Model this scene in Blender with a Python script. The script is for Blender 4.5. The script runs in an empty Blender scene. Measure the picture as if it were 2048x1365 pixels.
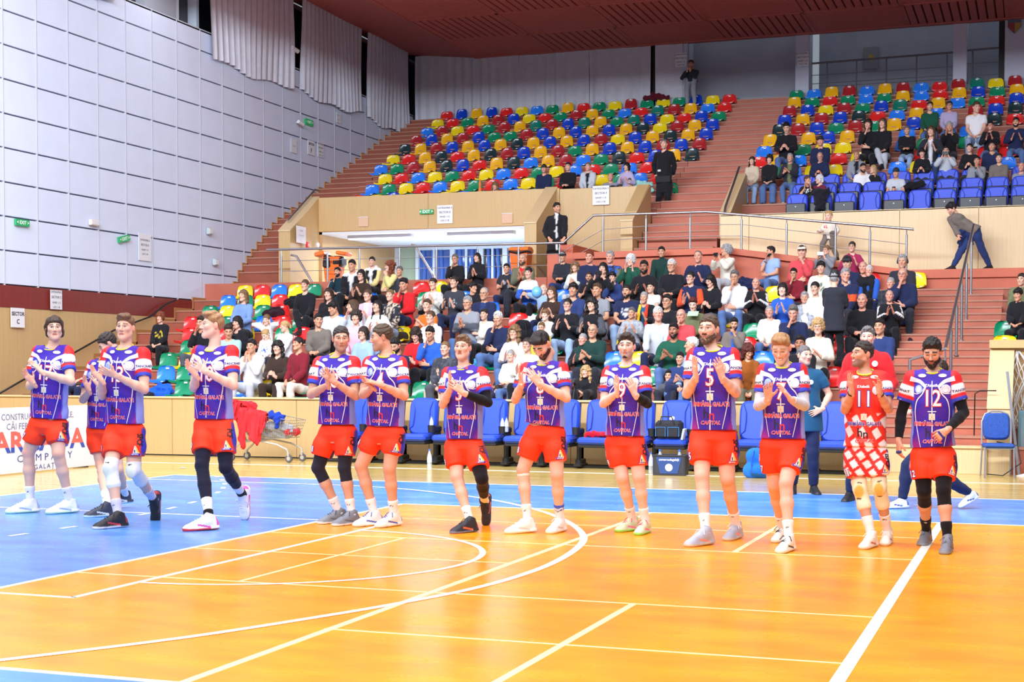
import bpy, bmesh, math, random
import numpy as np
import openvdb as vdb
from mathutils import Vector, Matrix
from mathutils.bvhtree import BVHTree
random.seed(7)
rng = np.random.default_rng(11)
SC = bpy.context.scene
COL = SC.collection
# ---------------------------------------------------------------- camera
EYE_H = 1.55
FPX, CYPX = 2972.9, 843.3
yaw, pitch, roll = 0.341414, -0.034807, 0.002069
cyw, syw = math.cos(yaw), math.sin(yaw)
R0 = np.array([[cyw, syw, 0], [0, 0, -1], [-syw, cyw, 0]])
cp, sp = math.cos(pitch), math.sin(pitch)
Rp = np.array([[1, 0, 0], [0, cp, sp], [0, -sp, cp]])
cr, sr = math.cos(roll), math.sin(roll)
Rr = np.array([[cr, -sr, 0], [sr, cr, 0], [0, 0, 1]])
CM = Rr @ Rp @ R0                       # world -> camera (x right, y down, z forward)
cam_d = bpy.data.cameras.new('camera')
cam = bpy.data.objects.new('camera', cam_d)
COL.objects.link(cam)
mw = Matrix.Identity(4)
for i in range(3):
    mw[i][0], mw[i][1], mw[i][2] = CM[0][i], -CM[1][i], -CM[2][i]
mw[2][3] = EYE_H
cam.matrix_world = mw
cam_d.sensor_width = 36
cam_d.lens = FPX / 2048 * 36
cam_d.shift_y = (CYPX - 682.5) / 2048
cam_d.clip_end = 200
SC.camera = cam

def ray(x, y):
    return CM.T @ np.array([(x - 1024) / FPX, (y - CYPX) / FPX, 1.0])
def atY(x, y, Y):                       # the point of the plane Y=const seen at a pixel of the photograph
    r = ray(x, y); r = r * (Y / r[1]); return Vector((r[0], r[1], r[2] + EYE_H))
def atX(x, y, X):
    r = ray(x, y); r = r * (X / r[0]); return Vector((r[0], r[1], r[2] + EYE_H))
def atZ(x, y, z=0.0):
    r = ray(x, y); r = r * ((z - EYE_H) / r[2]); return Vector((r[0], r[1], z))
# ---------------------------------------------------------------- world, lights, exposure
SC.view_settings.view_transform = 'Standard'
SC.view_settings.look = 'None'
SC.view_settings.exposure = 0.0
SC.view_settings.gamma = 1.0
SC.view_settings.use_curve_mapping = False
W = bpy.data.worlds.new('hall_ambient'); SC.world = W; W.use_nodes = True
W.node_tree.nodes['Background'].inputs[0].default_value = (0.78, 0.88, 1.0, 1)
W.node_tree.nodes['Background'].inputs[1].default_value = 0.31
def area(name, loc, sx, sy, power, col=(1, 1, 1), rot=(0, 0, 0), spread=180):
    l = bpy.data.lights.new(name, 'AREA'); l.shape = 'RECTANGLE'; l.size = sx; l.size_y = sy
    l.energy = power; l.color = col; l.spread = math.radians(spread)
    o = bpy.data.objects.new(name, l); COL.objects.link(o); o.location = loc; o.rotation_euler = rot
    return o
for iy, ly in enumerate((3.0, 9.0, 15.0, 22.0, 29.5)):
    area('floodlight_row', (-7.0, ly, 10.95), 26, 0.8, (1120, 1170, 1000, 580, 340)[iy], (0.97, 0.985, 1.0))
area('added_front_fill', (-5.0, -1.5, 9.0), 22, 1.2, 1250, (1, 0.995, 0.98), rot=(math.radians(32), 0, 0), spread=118)  # fill lamp added to light the players from the front
area('added_strip_light', (-8.0, 12.0, 10.22), 20, 0.05, 5200, (0.82, 0.91, 1.0), rot=(math.radians(84), 0, 0))  # thin strip added to light the stands and the lower curtains
area('entrance_light', (-14.5, 36.0, 4.9), 4.5, 2.0, 420, (0.85, 0.93, 1.0))

# ---------------------------------------------------------------- helpers
MATS = {}
def lin(c):
    return tuple(((v / 255) / 12.92 if v / 255 <= 0.04045 else ((v / 255 + 0.055) / 1.055) ** 2.4) for v in c)
def mat(name, rgb, rough=0.55, metal=0.0, spec=0.5, var=0.0, vscale=8.0, bump=0.0, bscale=60.0, alpha=1.0, coat=0.0, emit=0.0, trans=0.0, stretch=None):
    """plain material with procedural value variation and fine relief; rgb in display values 0..255"""
    if name in MATS: return MATS[name]
    m = bpy.data.materials.new(name); m.use_nodes = True; nt = m.node_tree
    b = nt.nodes['Principled BSDF']; c = lin(rgb)
    b.inputs['Base Color'].default_value = (*c, 1); b.inputs['Roughness'].default_value = rough
    b.inputs['Metallic'].default_value = metal; b.inputs['Specular IOR Level'].default_value = spec
    b.inputs['Coat Weight'].default_value = coat; b.inputs['Transmission Weight'].default_value = trans
    b.inputs['Alpha'].default_value = alpha
    if emit: b.inputs['Emission Color'].default_value = (*c, 1); b.inputs['Emission Strength'].default_value = emit
    if var or bump:
        tc = nt.nodes.new('ShaderNodeTexCoord'); mp = nt.nodes.new('ShaderNodeMapping')
        nt.links.new(tc.outputs['Object'], mp.inputs[0])
        if stretch: mp.inputs['Scale'].default_value = stretch
    if var:
        n = nt.nodes.new('ShaderNodeTexNoise'); n.inputs['Scale'].default_value = vscale; n.inputs['Detail'].default_value = 5
        nt.links.new(mp.outputs[0], n.inputs['Vector'])
        r = nt.nodes.new('ShaderNodeValToRGB'); r.color_ramp.elements[0].position = 0.3; r.color_ramp.elements[1].position = 0.7
        r.color_ramp.elements[0].color = (*[v * (1 - var) for v in c], 1); r.color_ramp.elements[1].color = (*[min(1, v * (1 + var)) for v in c], 1)
        nt.links.new(n.outputs['Fac'], r.inputs[0]); nt.links.new(r.outputs[0], b.inputs['Base Color'])
    if bump:
        n2 = nt.nodes.new('ShaderNodeTexNoise'); n2.inputs['Scale'].default_value = bscale; n2.inputs['Detail'].default_value = 3
        nt.links.new(mp.outputs[0], n2.inputs['Vector'])
        bp = nt.nodes.new('ShaderNodeBump'); bp.inputs['Strength'].default_value = bump; bp.inputs['Distance'].default_value = 0.02
        nt.links.new(n2.outputs['Fac'], bp.inputs['Height']); nt.links.new(bp.outputs[0], b.inputs['Normal'])
    MATS[name] = m
    return m
def colmat(name, rough=0.7, spec=0.3, bump=0.0, bscale=250.0, sss=0.0, sheen=0.0):
    """material whose colour is the print / dye stored per vertex"""
    if name in MATS: return MATS[name]
    m = bpy.data.materials.new(name); m.use_nodes = True; nt = m.node_tree; b = nt.nodes['Principled BSDF']
    a = nt.nodes.new('ShaderNodeAttribute'); a.attribute_name = 'Col'
    nt.links.new(a.outputs['Color'], b.inputs['Base Color'])
    b.inputs['Roughness'].default_value = rough; b.inputs['Specular IOR Level'].default_value = spec
    b.inputs['Sheen Weight'].default_value = sheen
    if sss:
        b.inputs['Subsurface Weight'].default_value = sss; b.inputs['Subsurface Radius'].default_value = (0.012, 0.005, 0.003); b.inputs['Subsurface Scale'].default_value = 1.0
    if bump:
        tc = nt.nodes.new('ShaderNodeTexCoord'); n2 = nt.nodes.new('ShaderNodeTexNoise'); n2.inputs['Scale'].default_value = bscale
        nt.links.new(tc.outputs['Object'], n2.inputs['Vector'])
        bp = nt.nodes.new('ShaderNodeBump'); bp.inputs['Strength'].default_value = bump; bp.inputs['Distance'].default_value = 0.01
        nt.links.new(n2.outputs['Fac'], bp.inputs['Height']); nt.links.new(bp.outputs[0], b.inputs['Normal'])
    MATS[name] = m
    return m

class MB:
    """collects boxes, prisms, tubes and lathes and links them as ONE mesh object"""
    def __init__(s): s.v = []; s.f = []; s.mi = []
    def add(s, vs, fs, mi=0):
        o = len(s.v); s.v += [tuple(v) for v in vs]; s.f += [tuple(i + o for i in f) for f in fs]; s.mi += [mi] * len(fs); return s
    def box(s, x0, x1, y0, y1, z0, z1, mi=0, M=None):
        vs = [(x, y, z) for x in (x0, x1) for y in (y0, y1) for z in (z0, z1)]
        if M is not None: vs = [M @ Vector(v) for v in vs]
        return s.add(vs, [(0, 1, 3, 2), (4, 6, 7, 5), (0, 4, 5, 1), (2, 3, 7, 6), (0, 2, 6, 4), (1, 5, 7, 3)], mi)
    def bbox(s, x0, x1, y0, y1, z0, z1, b=0.01, mi=0, M=None):
        """box with chamfered edges"""
        x0, x1 = min(x0, x1), max(x0, x1); y0, y1 = min(y0, y1), max(y0, y1); z0, z1 = min(z0, z1), max(z0, z1)
        b = min(b, (x1 - x0) * .45, (y1 - y0) * .45, (z1 - z0) * .45)
        def ring(x0, x1, y0, y1, z, c): return [(x0 + c, y0, z), (x1 - c, y0, z), (x1, y0 + c, z), (x1, y1 - c, z), (x1 - c, y1, z), (x0 + c, y1, z), (x0, y1 - c, z), (x0, y0 + c, z)]
        vs = ring(x0 + b, x1 - b, y0 + b, y1 - b, z0, b * .3) + ring(x0, x1, y0, y1, z0 + b, b) + ring(x0, x1, y0, y1, z1 - b, b) + ring(x0 + b, x1 - b, y0 + b, y1 - b, z1, b * .3)
        if M is not None: vs = [M @ Vector(v) for v in vs]
        fs = [tuple(range(7, -1, -1)), tuple(range(24, 32))]
        for k in range(3):
            for i in range(8): j = (i + 1) % 8; fs.append((k * 8 + i, k * 8 + j, k * 8 + 8 + j, k * 8 + 8 + i))
        return s.add(vs, fs, mi)
    def tube(s, pts, r, n=8, mi=0, cap=True, rs=None):
        pts = [Vector(p) for p in pts]; vs = []; m = len(pts); u = None
        for i, p in enumerate(pts):
            t = (pts[min(i + 1, m - 1)] - pts[max(i - 1, 0)]).normalized()
            if u is None: u = t.cross(Vector((0, 0, 1)) if abs(t.z) < .9 else Vector((0, 1, 0))).normalized()
            else: u = (u - t * u.dot(t)).normalized()
            w = t.cross(u); rr = rs[i] if rs else r
            for k in range(n): a = 2 * math.pi * k / n; vs.append(p + u * (math.cos(a) * rr) + w * (math.sin(a) * rr))
        fs = [(i * n + k, i * n + (k + 1) % n, (i + 1) * n + (k + 1) % n, (i + 1) * n + k) for i in range(m - 1) for k in range(n)]
        if cap: fs += [tuple(range(n - 1, -1, -1)), tuple(range((m - 1) * n, m * n))]
        return s.add(vs, fs, mi)
    def lathe(s, prof, n=16, mi=0, M=None):
        """profile of (radius, z) about the z axis"""
        vs = [(r * math.cos(2 * math.pi * k / n), r * math.sin(2 * math.pi * k / n), z) for r, z in prof for k in range(n)]
        if M is not None: vs = [M @ Vector(v) for v in vs]
        m = len(prof)
        fs = [(i * n + k, i * n + (k + 1) % n, (i + 1) * n + (k + 1) % n, (i + 1) * n + k) for i in range(m - 1) for k in range(n)]
        fs += [tuple(range(n - 1, -1, -1)), tuple(range((m - 1) * n, m * n))]
        return s.add(vs, fs, mi)
    def prism(s, poly, h0, h1, axis='z', mi=0, M=None):
        """polygon extruded along an axis; poly in the other two axes"""
        def P(a, b, c): return (a, b, c) if axis == 'z' else ((c, a, b) if axis == 'x' else (a, c, b))
        n = len(poly); vs = [P(a, b, h0) for a, b in poly] + [P(a, b, h1) for a, b in poly]
        if M is not None: vs = [M @ Vector(v) for v in vs]
        fs = [tuple(range(n - 1, -1, -1)), tuple(range(n, 2 * n))] + [(i, (i + 1) % n, n + (i + 1) % n, n + i) for i in range(n)]
        return s.add(vs, fs, mi)
    def mesh(s, name, mats, smooth=False):
        me = bpy.data.meshes.new(name); me.from_pydata(s.v, [], s.f)
        for m in (mats if isinstance(mats, (list, tuple)) else [mats]): me.materials.append(m)
        if any(s.mi): me.polygons.foreach_set('material_index', s.mi)
        bm = bmesh.new(); bm.from_mesh(me); bmesh.ops.recalc_face_normals(bm, faces=bm.faces); bm.to_mesh(me); bm.free()
        if smooth:
            me.polygons.foreach_set('use_smooth', [True] * len(me.polygons))
            if smooth != 2: me.set_sharp_from_angle(angle=math.radians(38))
        me.update(); return me
    def build(s, name, mats, parent=None, smooth=False, **tags):
        return link(name, s.mesh(name, mats, smooth), parent, **tags)
def link(name, me, parent=None, loc=None, rot=None, **tags):
    o = bpy.data.objects.new(name, me); COL.objects.link(o)
    if parent is not None: o.parent = parent
    if loc is not None: o.location = loc
    if rot is not None: o.rotation_euler = rot
    for k, v in tags.items():
        if v: o['category' if k == 'cat' else k] = v
    return o
def thing(name, label, cat, loc=(0, 0, 0), rotz=0.0, group=None):
    return link(name, None, None, loc, (0, 0, rotz), label=label, cat=cat, group=group)
def struct(name, mb, m, parent=None, smooth=False, **t):
    return mb.build(name, m, parent, smooth, kind='structure' if parent is None else None, **t)
FONT_CACHE = {}
def text_geo(txt, size, bold=0.0, ext=0.0, shear=0.0, spacing=1.0, sx=1.0):
    """lettering as a mesh in the XY plane, centred on the origin: (verts array, faces)"""
    key = (txt, size, bold, ext, shear, spacing, sx)
    if key in FONT_CACHE: return FONT_CACHE[key]
    cu = bpy.data.curves.new('lettering', 'FONT'); cu.body = txt; cu.size = size; cu.align_x = 'CENTER'; cu.align_y = 'CENTER'
    cu.offset = bold; cu.extrude = ext; cu.shear = shear; cu.space_character = spacing; cu.resolution_u = 2
    ob = bpy.data.objects.new('lettering', cu); COL.objects.link(ob)
    me = bpy.data.meshes.new_from_object(ob.evaluated_get(bpy.context.evaluated_depsgraph_get()))
    v = np.array([tuple(p.co) for p in me.vertices]) if len(me.vertices) else np.zeros((0, 3))
    f = [tuple(p.vertices) for p in me.polygons]
    bpy.data.objects.remove(ob); bpy.data.meshes.remove(me); bpy.data.curves.remove(cu)
    v = v * [sx, 1, 1]
    FONT_CACHE[key] = (v, f); return v, f
def add_text(mb, txt, size, M, mi=0, **k):
    v, f = text_geo(txt, size, **k)
    mb.add([M @ Vector(p) for p in v], f, mi); return mb
def frame(o, x, y):
    """matrix whose local X,Y run along given vectors and whose Z is their normal"""
    x = Vector(x).normalized(); y = Vector(y); y = (y - x * y.dot(x)).normalized(); z = x.cross(y)
    M = Matrix.Identity(4)
    for i in range(3): M[i][0], M[i][1], M[i][2], M[i][3] = x[i], y[i], z[i], Vector(o)[i]
    return M
# ================================================================ SETTING
def plank_mat(name, c1, c2, plank=(2.2, 0.09), rough=0.18, gap=0.0):
    if name in MATS: return MATS[name]
    m = bpy.data.materials.new(name); m.use_nodes = True; nt = m.node_tree; b = nt.nodes['Principled BSDF']
    tc = nt.nodes.new('ShaderNodeTexCoord'); br = nt.nodes.new('ShaderNodeTexBrick')
    nt.links.new(tc.outputs['Object'], br.inputs['Vector'])
    br.inputs['Color1'].default_value = (*lin(c1), 1); br.inputs['Color2'].default_value = (*lin(c2), 1)
    br.inputs['Mortar'].default_value = (*[v * 0.75 for v in lin(c2)], 1); br.inputs['Mortar Size'].default_value = gap
    br.inputs['Scale'].default_value = 1; br.inputs['Brick Width'].default_value = plank[0]; br.inputs['Row Height'].default_value = plank[1]
    n = nt.nodes.new('ShaderNodeTexNoise'); n.inputs['Scale'].default_value = 6; n.inputs['Detail'].default_value = 6
    mx = nt.nodes.new('ShaderNodeMix'); mx.data_type = 'RGBA'; mx.blend_type = 'SOFT_LIGHT'; mx.inputs['Factor'].default_value = 0.35
    mp = nt.nodes.new('ShaderNodeMapping'); mp.inputs['Scale'].default_value = (1, 9, 1)
    nt.links.new(tc.outputs['Object'], mp.inputs[0]); nt.links.new(mp.outputs[0], n.inputs['Vector'])
    nt.links.new(br.outputs['Color'], mx.inputs['A']); nt.links.new(n.outputs['Fac'], mx.inputs['B'])
    nt.links.new(mx.outputs['Result'], b.inputs['Base Color']); b.inputs['Roughness'].default_value = rough
    MATS[name] = m; return m
def court_mat(name, rgb, worn):
    """sports varnish: even colour, cloudy patches, scuffs, soft gloss"""
    m = bpy.data.materials.new(name); m.use_nodes = True; nt = m.node_tree; b = nt.nodes['Principled BSDF']
    tc = nt.nodes.new('ShaderNodeTexCoord'); c = lin(rgb); w = lin(worn)
    n = nt.nodes.new('ShaderNodeTexNoise'); n.inputs['Scale'].default_value = 1.3; n.inputs['Detail'].default_value = 7
    mp = nt.nodes.new('ShaderNodeMapping'); mp.inputs['Scale'].default_value = (1, 2.2, 1)
    nt.links.new(tc.outputs['Object'], mp.inputs[0]); nt.links.new(mp.outputs[0], n.inputs['Vector'])
    r = nt.nodes.new('ShaderNodeValToRGB'); r.color_ramp.elements[0].position = 0.35; r.color_ramp.elements[1].position = 0.75
    r.color_ramp.elements[0].color = (*c, 1); r.color_ramp.elements[1].color = (*w, 1)
    nt.links.new(n.outputs['Fac'], r.inputs[0])
    v = nt.nodes.new('ShaderNodeTexNoise'); v.inputs['Scale'].default_value = 5; v.inputs['Distortion'].default_value = 3; v.inputs['Detail'].default_value = 2
    mp2 = nt.nodes.new('ShaderNodeMapping'); mp2.inputs['Rotation'].default_value = (0, 0, 0.5); mp2.inputs['Scale'].default_value = (0.35, 3, 1)
    nt.links.new(tc.outputs['Object'], mp2.inputs[0]); nt.links.new(mp2.outputs[0], v.inputs['Vector'])
    r2 = nt.nodes.new('ShaderNodeValToRGB'); r2.color_ramp.elements[0].position = 0.66; r2.color_ramp.elements[1].position = 0.72
    r2.color_ramp.elements[0].color = (0, 0, 0, 1); r2.color_ramp.elements[1].color = (0.28, 0.28, 0.28, 1)
    nt.links.new(v.outputs['Fac'], r2.inputs[0])
    mx = nt.nodes.new('ShaderNodeMix'); mx.data_type = 'RGBA'; mx.inputs['B'].default_value = (*[min(1, q * 1.25 + .03) for q in w], 1)
    nt.links.new(r2.outputs[0], mx.inputs['Factor']); nt.links.new(r.outputs[0], mx.inputs['A']); nt.links.new(mx.outputs['Result'], b.inputs['Base Color'])
    rr = nt.nodes.new('ShaderNodeMapRange'); rr.inputs['To Min'].default_value = 0.18; rr.inputs['To Max'].default_value = 0.34
    nt.links.new(n.outputs['Fac'], rr.inputs['Value']); nt.links.new(rr.outputs[0], b.inputs['Roughness'])
    b.inputs['Specular IOR Level'].default_value = 0.32
    bp = nt.nodes.new('ShaderNodeBump'); bp.inputs['Strength'].default_value = 0.05; bp.inputs['Distance'].default_value = 0.01
    n3 = nt.nodes.new('ShaderNodeTexNoise'); n3.inputs['Scale'].default_value = 14; nt.links.new(tc.outputs['Object'], n3.inputs['Vector'])
    nt.links.new(n3.outputs['Fac'], bp.inputs['Height']); nt.links.new(bp.outputs[0], b.inputs['Normal'])
    return m
M_parquet = plank_mat('beech_parquet', (212, 186, 112), (198, 166, 92))
M_orange = court_mat('orange_court', (250, 146, 4), (253, 168, 14))
M_blue = court_mat('blue_court', (72, 134, 220), (100, 162, 236))
M_white = mat('white_line', (238, 238, 232), 0.35, var=0.08, vscale=3)
M_cream = mat('cream_line', (252, 226, 172), 0.35, var=0.08, vscale=6)
floor = struct('floor', MB().box(-19.3, 9, -4, 47, -0.2, 0), M_parquet)
def zone(name, x0, x1, y0, y1, z, m, par=floor):
    return MB().box(x0, x1, y0, y1, 0.0005, z).build(name, m, par)
zone('blue_court_zone', -11.9, -6.896, -3, 18.77, 0.003, M_blue); zone('blue_court_zone', -6.896, 9, 15.65, 18.77, 0.003, M_blue)
zone('blue_court_zone', -6.896, 9, -3, 6.3, 0.003, M_blue); zone('orange_court_zone', -6.896, 9, 6.3, 15.65, 0.003, M_orange)
def fline(x0, y0, x1, y1, w, m=M_white, z=0.0045):
    d = Vector((x1 - x0, y1 - y0, 0)); n = Vector((-d.y, d.x, 0)).normalized() * w / 2; a = Vector((x0, y0, 0)); b = Vector((x1, y1, 0))
    P = [(a - n), (b - n), (b + n), (a + n)]
    MB().prism([(p.x, p.y) for p in P], 0.001, z).build('court_line', m, floor)
def fpoly(pts, w, m=M_white, z=0.0048, name='court_line'):
    mb = MB(); n = len(pts); L = []; Rr_ = []
    for i in range(n):
        a = Vector(pts[max(i - 1, 0)]); b = Vector(pts[min(i + 1, n - 1)]); d = (b - a).normalized(); q = Vector((-d.y, d.x)) * w / 2; p = Vector(pts[i]); L.append(p + q); Rr_.append(p - q)
    vs = [(p.x, p.y, z) for p in L] + [(p.x, p.y, z) for p in Rr_]
    mb.add(vs, [(i, i + 1, n + i + 1, n + i) for i in range(n - 1)]); mb.build(name, m, floor)
fline(-6.896, 6.3, -6.896, 15.65, .055); fline(-6.92, 15.65, 9, 15.65, .05); fline(-11.9, 6.3, 9, 6.3, .055)
fline(-11.9, 18.77, 9, 18.77, .05); fline(-11.9, -3, -11.9, 18.79, .05)
fline(-.93, 6.3, -.93, 15.63, .075, z=.0052)
fline(-6.142, 8.43, -6.142, 13.7, .055); fline(-11.9, 8.43, -6.12, 8.43, .05); fline(-11.9, 13.68, -6.12, 13.68, .05, z=.0042)
for y, x0, x1 in ((14.14, -6.87, -.97), (12.49, -6.87, -.97), (11.14, -6.87, -4.0), (9.49, -6.87, -.97), (7.93, -4.0, -.97)): fline(x0, y, x1, y, .03, M_cream, .0041)
for x, y0, y1, w in ((-5.48, 9.5, 12.49, .035), (-2.515, 6.3, 9.5, .05), (-2.43, 12.5, 15.6, .05), (-3.965, 6.3, 15.6, .06)): fline(x, y0, x, y1, w, M_cream, .0043)
arc = [(-5.17, 6.47), (-4.62, 7.38), (-4.19, 8.37), (-3.95, 9.03), (-3.77, 9.66), (-3.67, 10.35), (-3.65, 11.2), (-3.75, 12.2), (-3.95, 13.1), (-4.35, 14.07), (-4.9, 15.05), (-5.5, 15.85), (-6.2, 16.58), (-6.9, 17.1), (-7.8, 17.62), (-8.7, 17.86), (-9.6, 17.87), (-11.9, 17.87)]
def smooth_poly(p, k=5):
    p = [Vector(q) for q in p]; out = []
    for i in range(len(p) - 1):
        a, b, c, d = p[max(i - 1, 0)], p[i], p[i + 1], p[min(i + 2, len(p) - 1)]
        for j in range(k):
            t = j / k; out.append(((2 * b) + (c - a) * t + (2 * a - 5 * b + 4 * c - d) * t * t + (3 * b - a - 3 * c + d) * t ** 3) * .5)
    return out + [p[-1]]
fpoly(smooth_poly(arc), .07, z=.0058); fpoly(smooth_poly([(-5.17, 6.47), (-6.3, 5.05), (-7.6, 4.4), (-11.9, 4.2)]), .07, z=.0058)
fpoly([(-6.14 + 1.84 * math.sin(t), 11.05 + 1.86 * -math.cos(t)) for t in np.linspace(0, math.pi, 40)], .055, z=.0055)
for k in range(17):                                                   # broken nine-metre line of the handball court
    a = math.radians(-14 + k * 3.6 * 1.12); r = 10.0; cx_, cy_ = -18.9, 12.37
    fpoly([(cx_ + r * math.cos(a + t), cy_ + r * math.sin(a + t)) for t in (0, .012, .024)], .06)
fline(-11.95, 21.3, 9, 21.6, .05); fline(-14.4, 21.1, -11.95, 21.3, .05)
for x, y, a, l in ((-9.3, 10.4, .1, .35), (-9.65, 10.2, -.15, .25), (-8.9, 9.2, .3, .12), (-1.35, 17.6, 0, .2), (-1.2, 17.45, 0, .18), (-1.3, 17.3, 0, .15)):  # scraps of marking tape
    fpoly([(x, y), (x + l * math.cos(a), y + l * math.sin(a))], .04, z=.0044, name='tape_mark')

# ---- stands
def brick_paint(name, rgb):
    return mat(name, rgb, 0.6, var=0.10, vscale=1.6, bump=0.15, bscale=25)
M_step = brick_paint('terracotta_paint', (158, 84, 64)); M_step2 = brick_paint('worn_terracotta_paint', (180, 100, 78)); M_orpaint = brick_paint('orange_paint', (196, 102, 76)); M_tread = brick_paint('dusty_tread_paint', (172, 120, 100))
def wood_mat(name, c, k=0.06, rough=0.42):
    return mat(name, c, rough, var=k, vscale=3.0, stretch=(14, 14, .5))
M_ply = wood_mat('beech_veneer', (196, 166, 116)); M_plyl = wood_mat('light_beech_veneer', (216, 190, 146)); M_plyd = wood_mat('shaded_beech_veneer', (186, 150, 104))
stand = struct('floor_stand', MB().box(-19.3, 9, 32.6, 33.2, 0, .2), M_step)
def step(x0, x1, y0, y1, z0, z1, m=M_step, par=stand, worn=True):
    mb = MB(); mb.box(x0, x1, y0 + .02, y1, z0, z1 - .035); mb.box(x0, x1, y0, y1, z1 - .035, z1, 1)
    return mb.build('step', [m, M_tread], par)
ROW_D, ROW_R = .8, .28
for j in range(0, 11):                                                 # lower tier rows
    z = .41 + .28 * j; y = 23.3 + .8 * j
    step(-19.3, -2.45, y, y + .8, z - .6 if j else 0, z)
    step(-.72, 9, y, y + .8, z - .6 if j else 0, z)
for k in range(0, 21):                                                 # stair between the lower blocks
    z = .41 + .14 * k; y = 23.3 + .4 * k
    step(-2.45, -.72, y, y + .4, z - .35 if k else 0, z, M_step2)
# cross aisle behind the lower tier, its kerb, and the ramp up to the landing of the upper stair
WALK_Z = 3.61
KY = 31.85; KX = 1.016
step(-19.3, -11.2, 32.05, 34.8, 2.9, WALK_Z); step(-11.2, 9, 32.05, 34.8, 2.9, WALK_Z, M_orpaint)
mb = MB(); mb.box(-2.64, 9, KY, 32.1, 3.0, WALK_Z); mb.box(-2.64, 9, KY - .06, 32.12, 3.45, WALK_Z + .02)
mb.build('kerb', M_orpaint, stand)
MB().box(-19.3, -10.5, KY, 32.1, 3.0, WALK_Z + .02).build('kerb', M_step2, stand)
rp = [(-10.5, 3.0), (-2.64, 3.0), (-2.64, WALK_Z + .01), (-6.4, 4.17), (-10.5, 4.14)]
MB().prism(rp, KY + .04, 34.8, 'y').build('ramp', M_orpaint, stand)
MB().prism([(-9.85, 4.02), (-6.4, 4.06), (-2.64, WALK_Z - .1), (-2.64, WALK_Z + .03), (-6.4, 4.19), (-9.85, 4.16)], KY - .06, KY + .2, 'y').build('ramp_kerb', M_orpaint, stand)
MB().box(-10.5, -10.05, 32.4, 34.8, 3.5, 4.4).build('ramp_kerb', M_orpaint, stand)
# front barrier of the lower tier
bar = thing('stand_barrier', 'beech veneer barrier along the foot of the lower stand', 'barrier', (0, 0, 0)); bar['kind'] = 'structure'; del bar['label'], bar['category']
xs = [-19.3, -17.2, -14.7, -12.2, -9.7, -7.2, -4.7, -2.5]
for a, b in zip(xs, xs[1:]): MB().bbox(a + .004, b - .004, 23.12, 23.16, .0, 1.02, .004).build('veneer_panel', M_ply, bar)
MB().bbox(-19.3, -2.48, 23.09, 23.24, 1.02, 1.055, .008).build('top_rail', M_plyl, bar)
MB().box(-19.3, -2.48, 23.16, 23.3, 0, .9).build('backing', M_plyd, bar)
MB().bbox(-2.48, -.74, 23.2, 23.29, 0, .4, .004).build('stair_front_panel', M_plyl, bar)
MB().bbox(-2.48, -.74, 23.17, 23.6, .385, .415, .004).build('stair_front_panel', M_plyl, bar)
# upper tier
UD, UR, UZ0, UY0 = .85, .392, 6.27, 37.0
def urow(i): return UY0 + UD * i, UZ0 + UR * i
for i in range(-2, 9):
    y, z = urow(i)
    step(-18.0, -8.85, y, y + UD, max(z - .8, 5.13), z); step(-7.0, 9, y, y + UD, z - .8, z)
    if i > -2: step(-18.0, -8.85, y - UD / 2, y, max(z - .8, 5.13), z - UR / 2); 
    if i > 0: step(-7.0, 9, y - UD / 2, y, z - .8, z - UR / 2)
ys, zs = [33.2], [WALK_Z + .1]
prof = [(33.19, 3.72), (33.43, 4.02), (33.65, 4.22), (33.88, 4.42), (34.13, 4.61), (34.40, 4.82), (34.68, 5.01), (34.95, 5.21), (35.21, 5.40), (35.52, 5.565), (35.9, 5.74), (36.3, 5.92), (36.7, 6.09), (37.15, 6.28), (37.5, 6.47), (37.93, 6.65), (38.3, 6.84), (38.7, 7.03), (39.1, 7.22), (39.5, 7.41), (39.9, 7.6), (40.33, 7.8), (40.75, 8.0), (41.18, 8.2), (41.6, 8.4), (42.03, 8.59), (42.45, 8.79), (42.88, 8.98), (43.3, 9.17), (43.73, 9.36), (44.15, 9.55)]
M_stepd = brick_paint('dark_terracotta_paint', (148, 78, 58))
for (y, z), nx in zip(prof, prof[1:] + [(44.6, 0)]): step(-19.3, -17.98, y, nx[0], z - .55, z, M_stepd)
for k in range(9): step(-8.84, -7.0, 33.2 + (37.0 - 33.2) * k / 9, 37.05, 3.6, 4.13 + (UZ0 - 4.13) * (k + .5) / 9.5 + .1, M_step2)
for i in range(0, 9):
    y, z = urow(i); step(-8.84, -7.0, y, y + UD / 2, z - .6, z, M_step2); step(-8.84, -7.0, y + UD / 2, y + UD, z - .6, z + UR / 2, M_step2)
# parapets, vomitory box and stair cheek walls
par = struct('wall_parapet', MB().bbox(-17.68, -11.13, 34.78, 34.86, 5.1, 5.98, .01), M_ply)
for a, b in ((-17.68, -14.6), (-14.6, -11.13)): MB().bbox(a + .004, b - .004, 34.74, 34.78, 5.11, 5.985, .003).build('veneer_panel', M_ply, par)
MB().box(-17.68, -11.5, 34.8, 36.2, 5.04, 5.1).build('soffit_panel', mat('white_soffit', (214, 224, 232), .5), par)
for a, b in ((-11.13, -10.0), (-10.0, -8.87)): MB().bbox(a + .003, b - .003, 34.76, 34.82, 4.0, 5.96, .003).build('veneer_panel', M_ply, par)
def cheek(x0, x1, name='cheek_wall'):
    pr = [(33.2, WALK_Z), (34.9, WALK_Z), (34.9, 6.0), (34.78, 6.0), (33.2, 5.02)]
    o = MB().prism(pr, x0, x1, 'x').build(name, M_ply, par)
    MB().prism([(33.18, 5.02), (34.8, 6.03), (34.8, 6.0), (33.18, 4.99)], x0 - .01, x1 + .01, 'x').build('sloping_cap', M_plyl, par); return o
cheek(-18.0, -17.68); cheek(-11.5, -11.2); 
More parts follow.
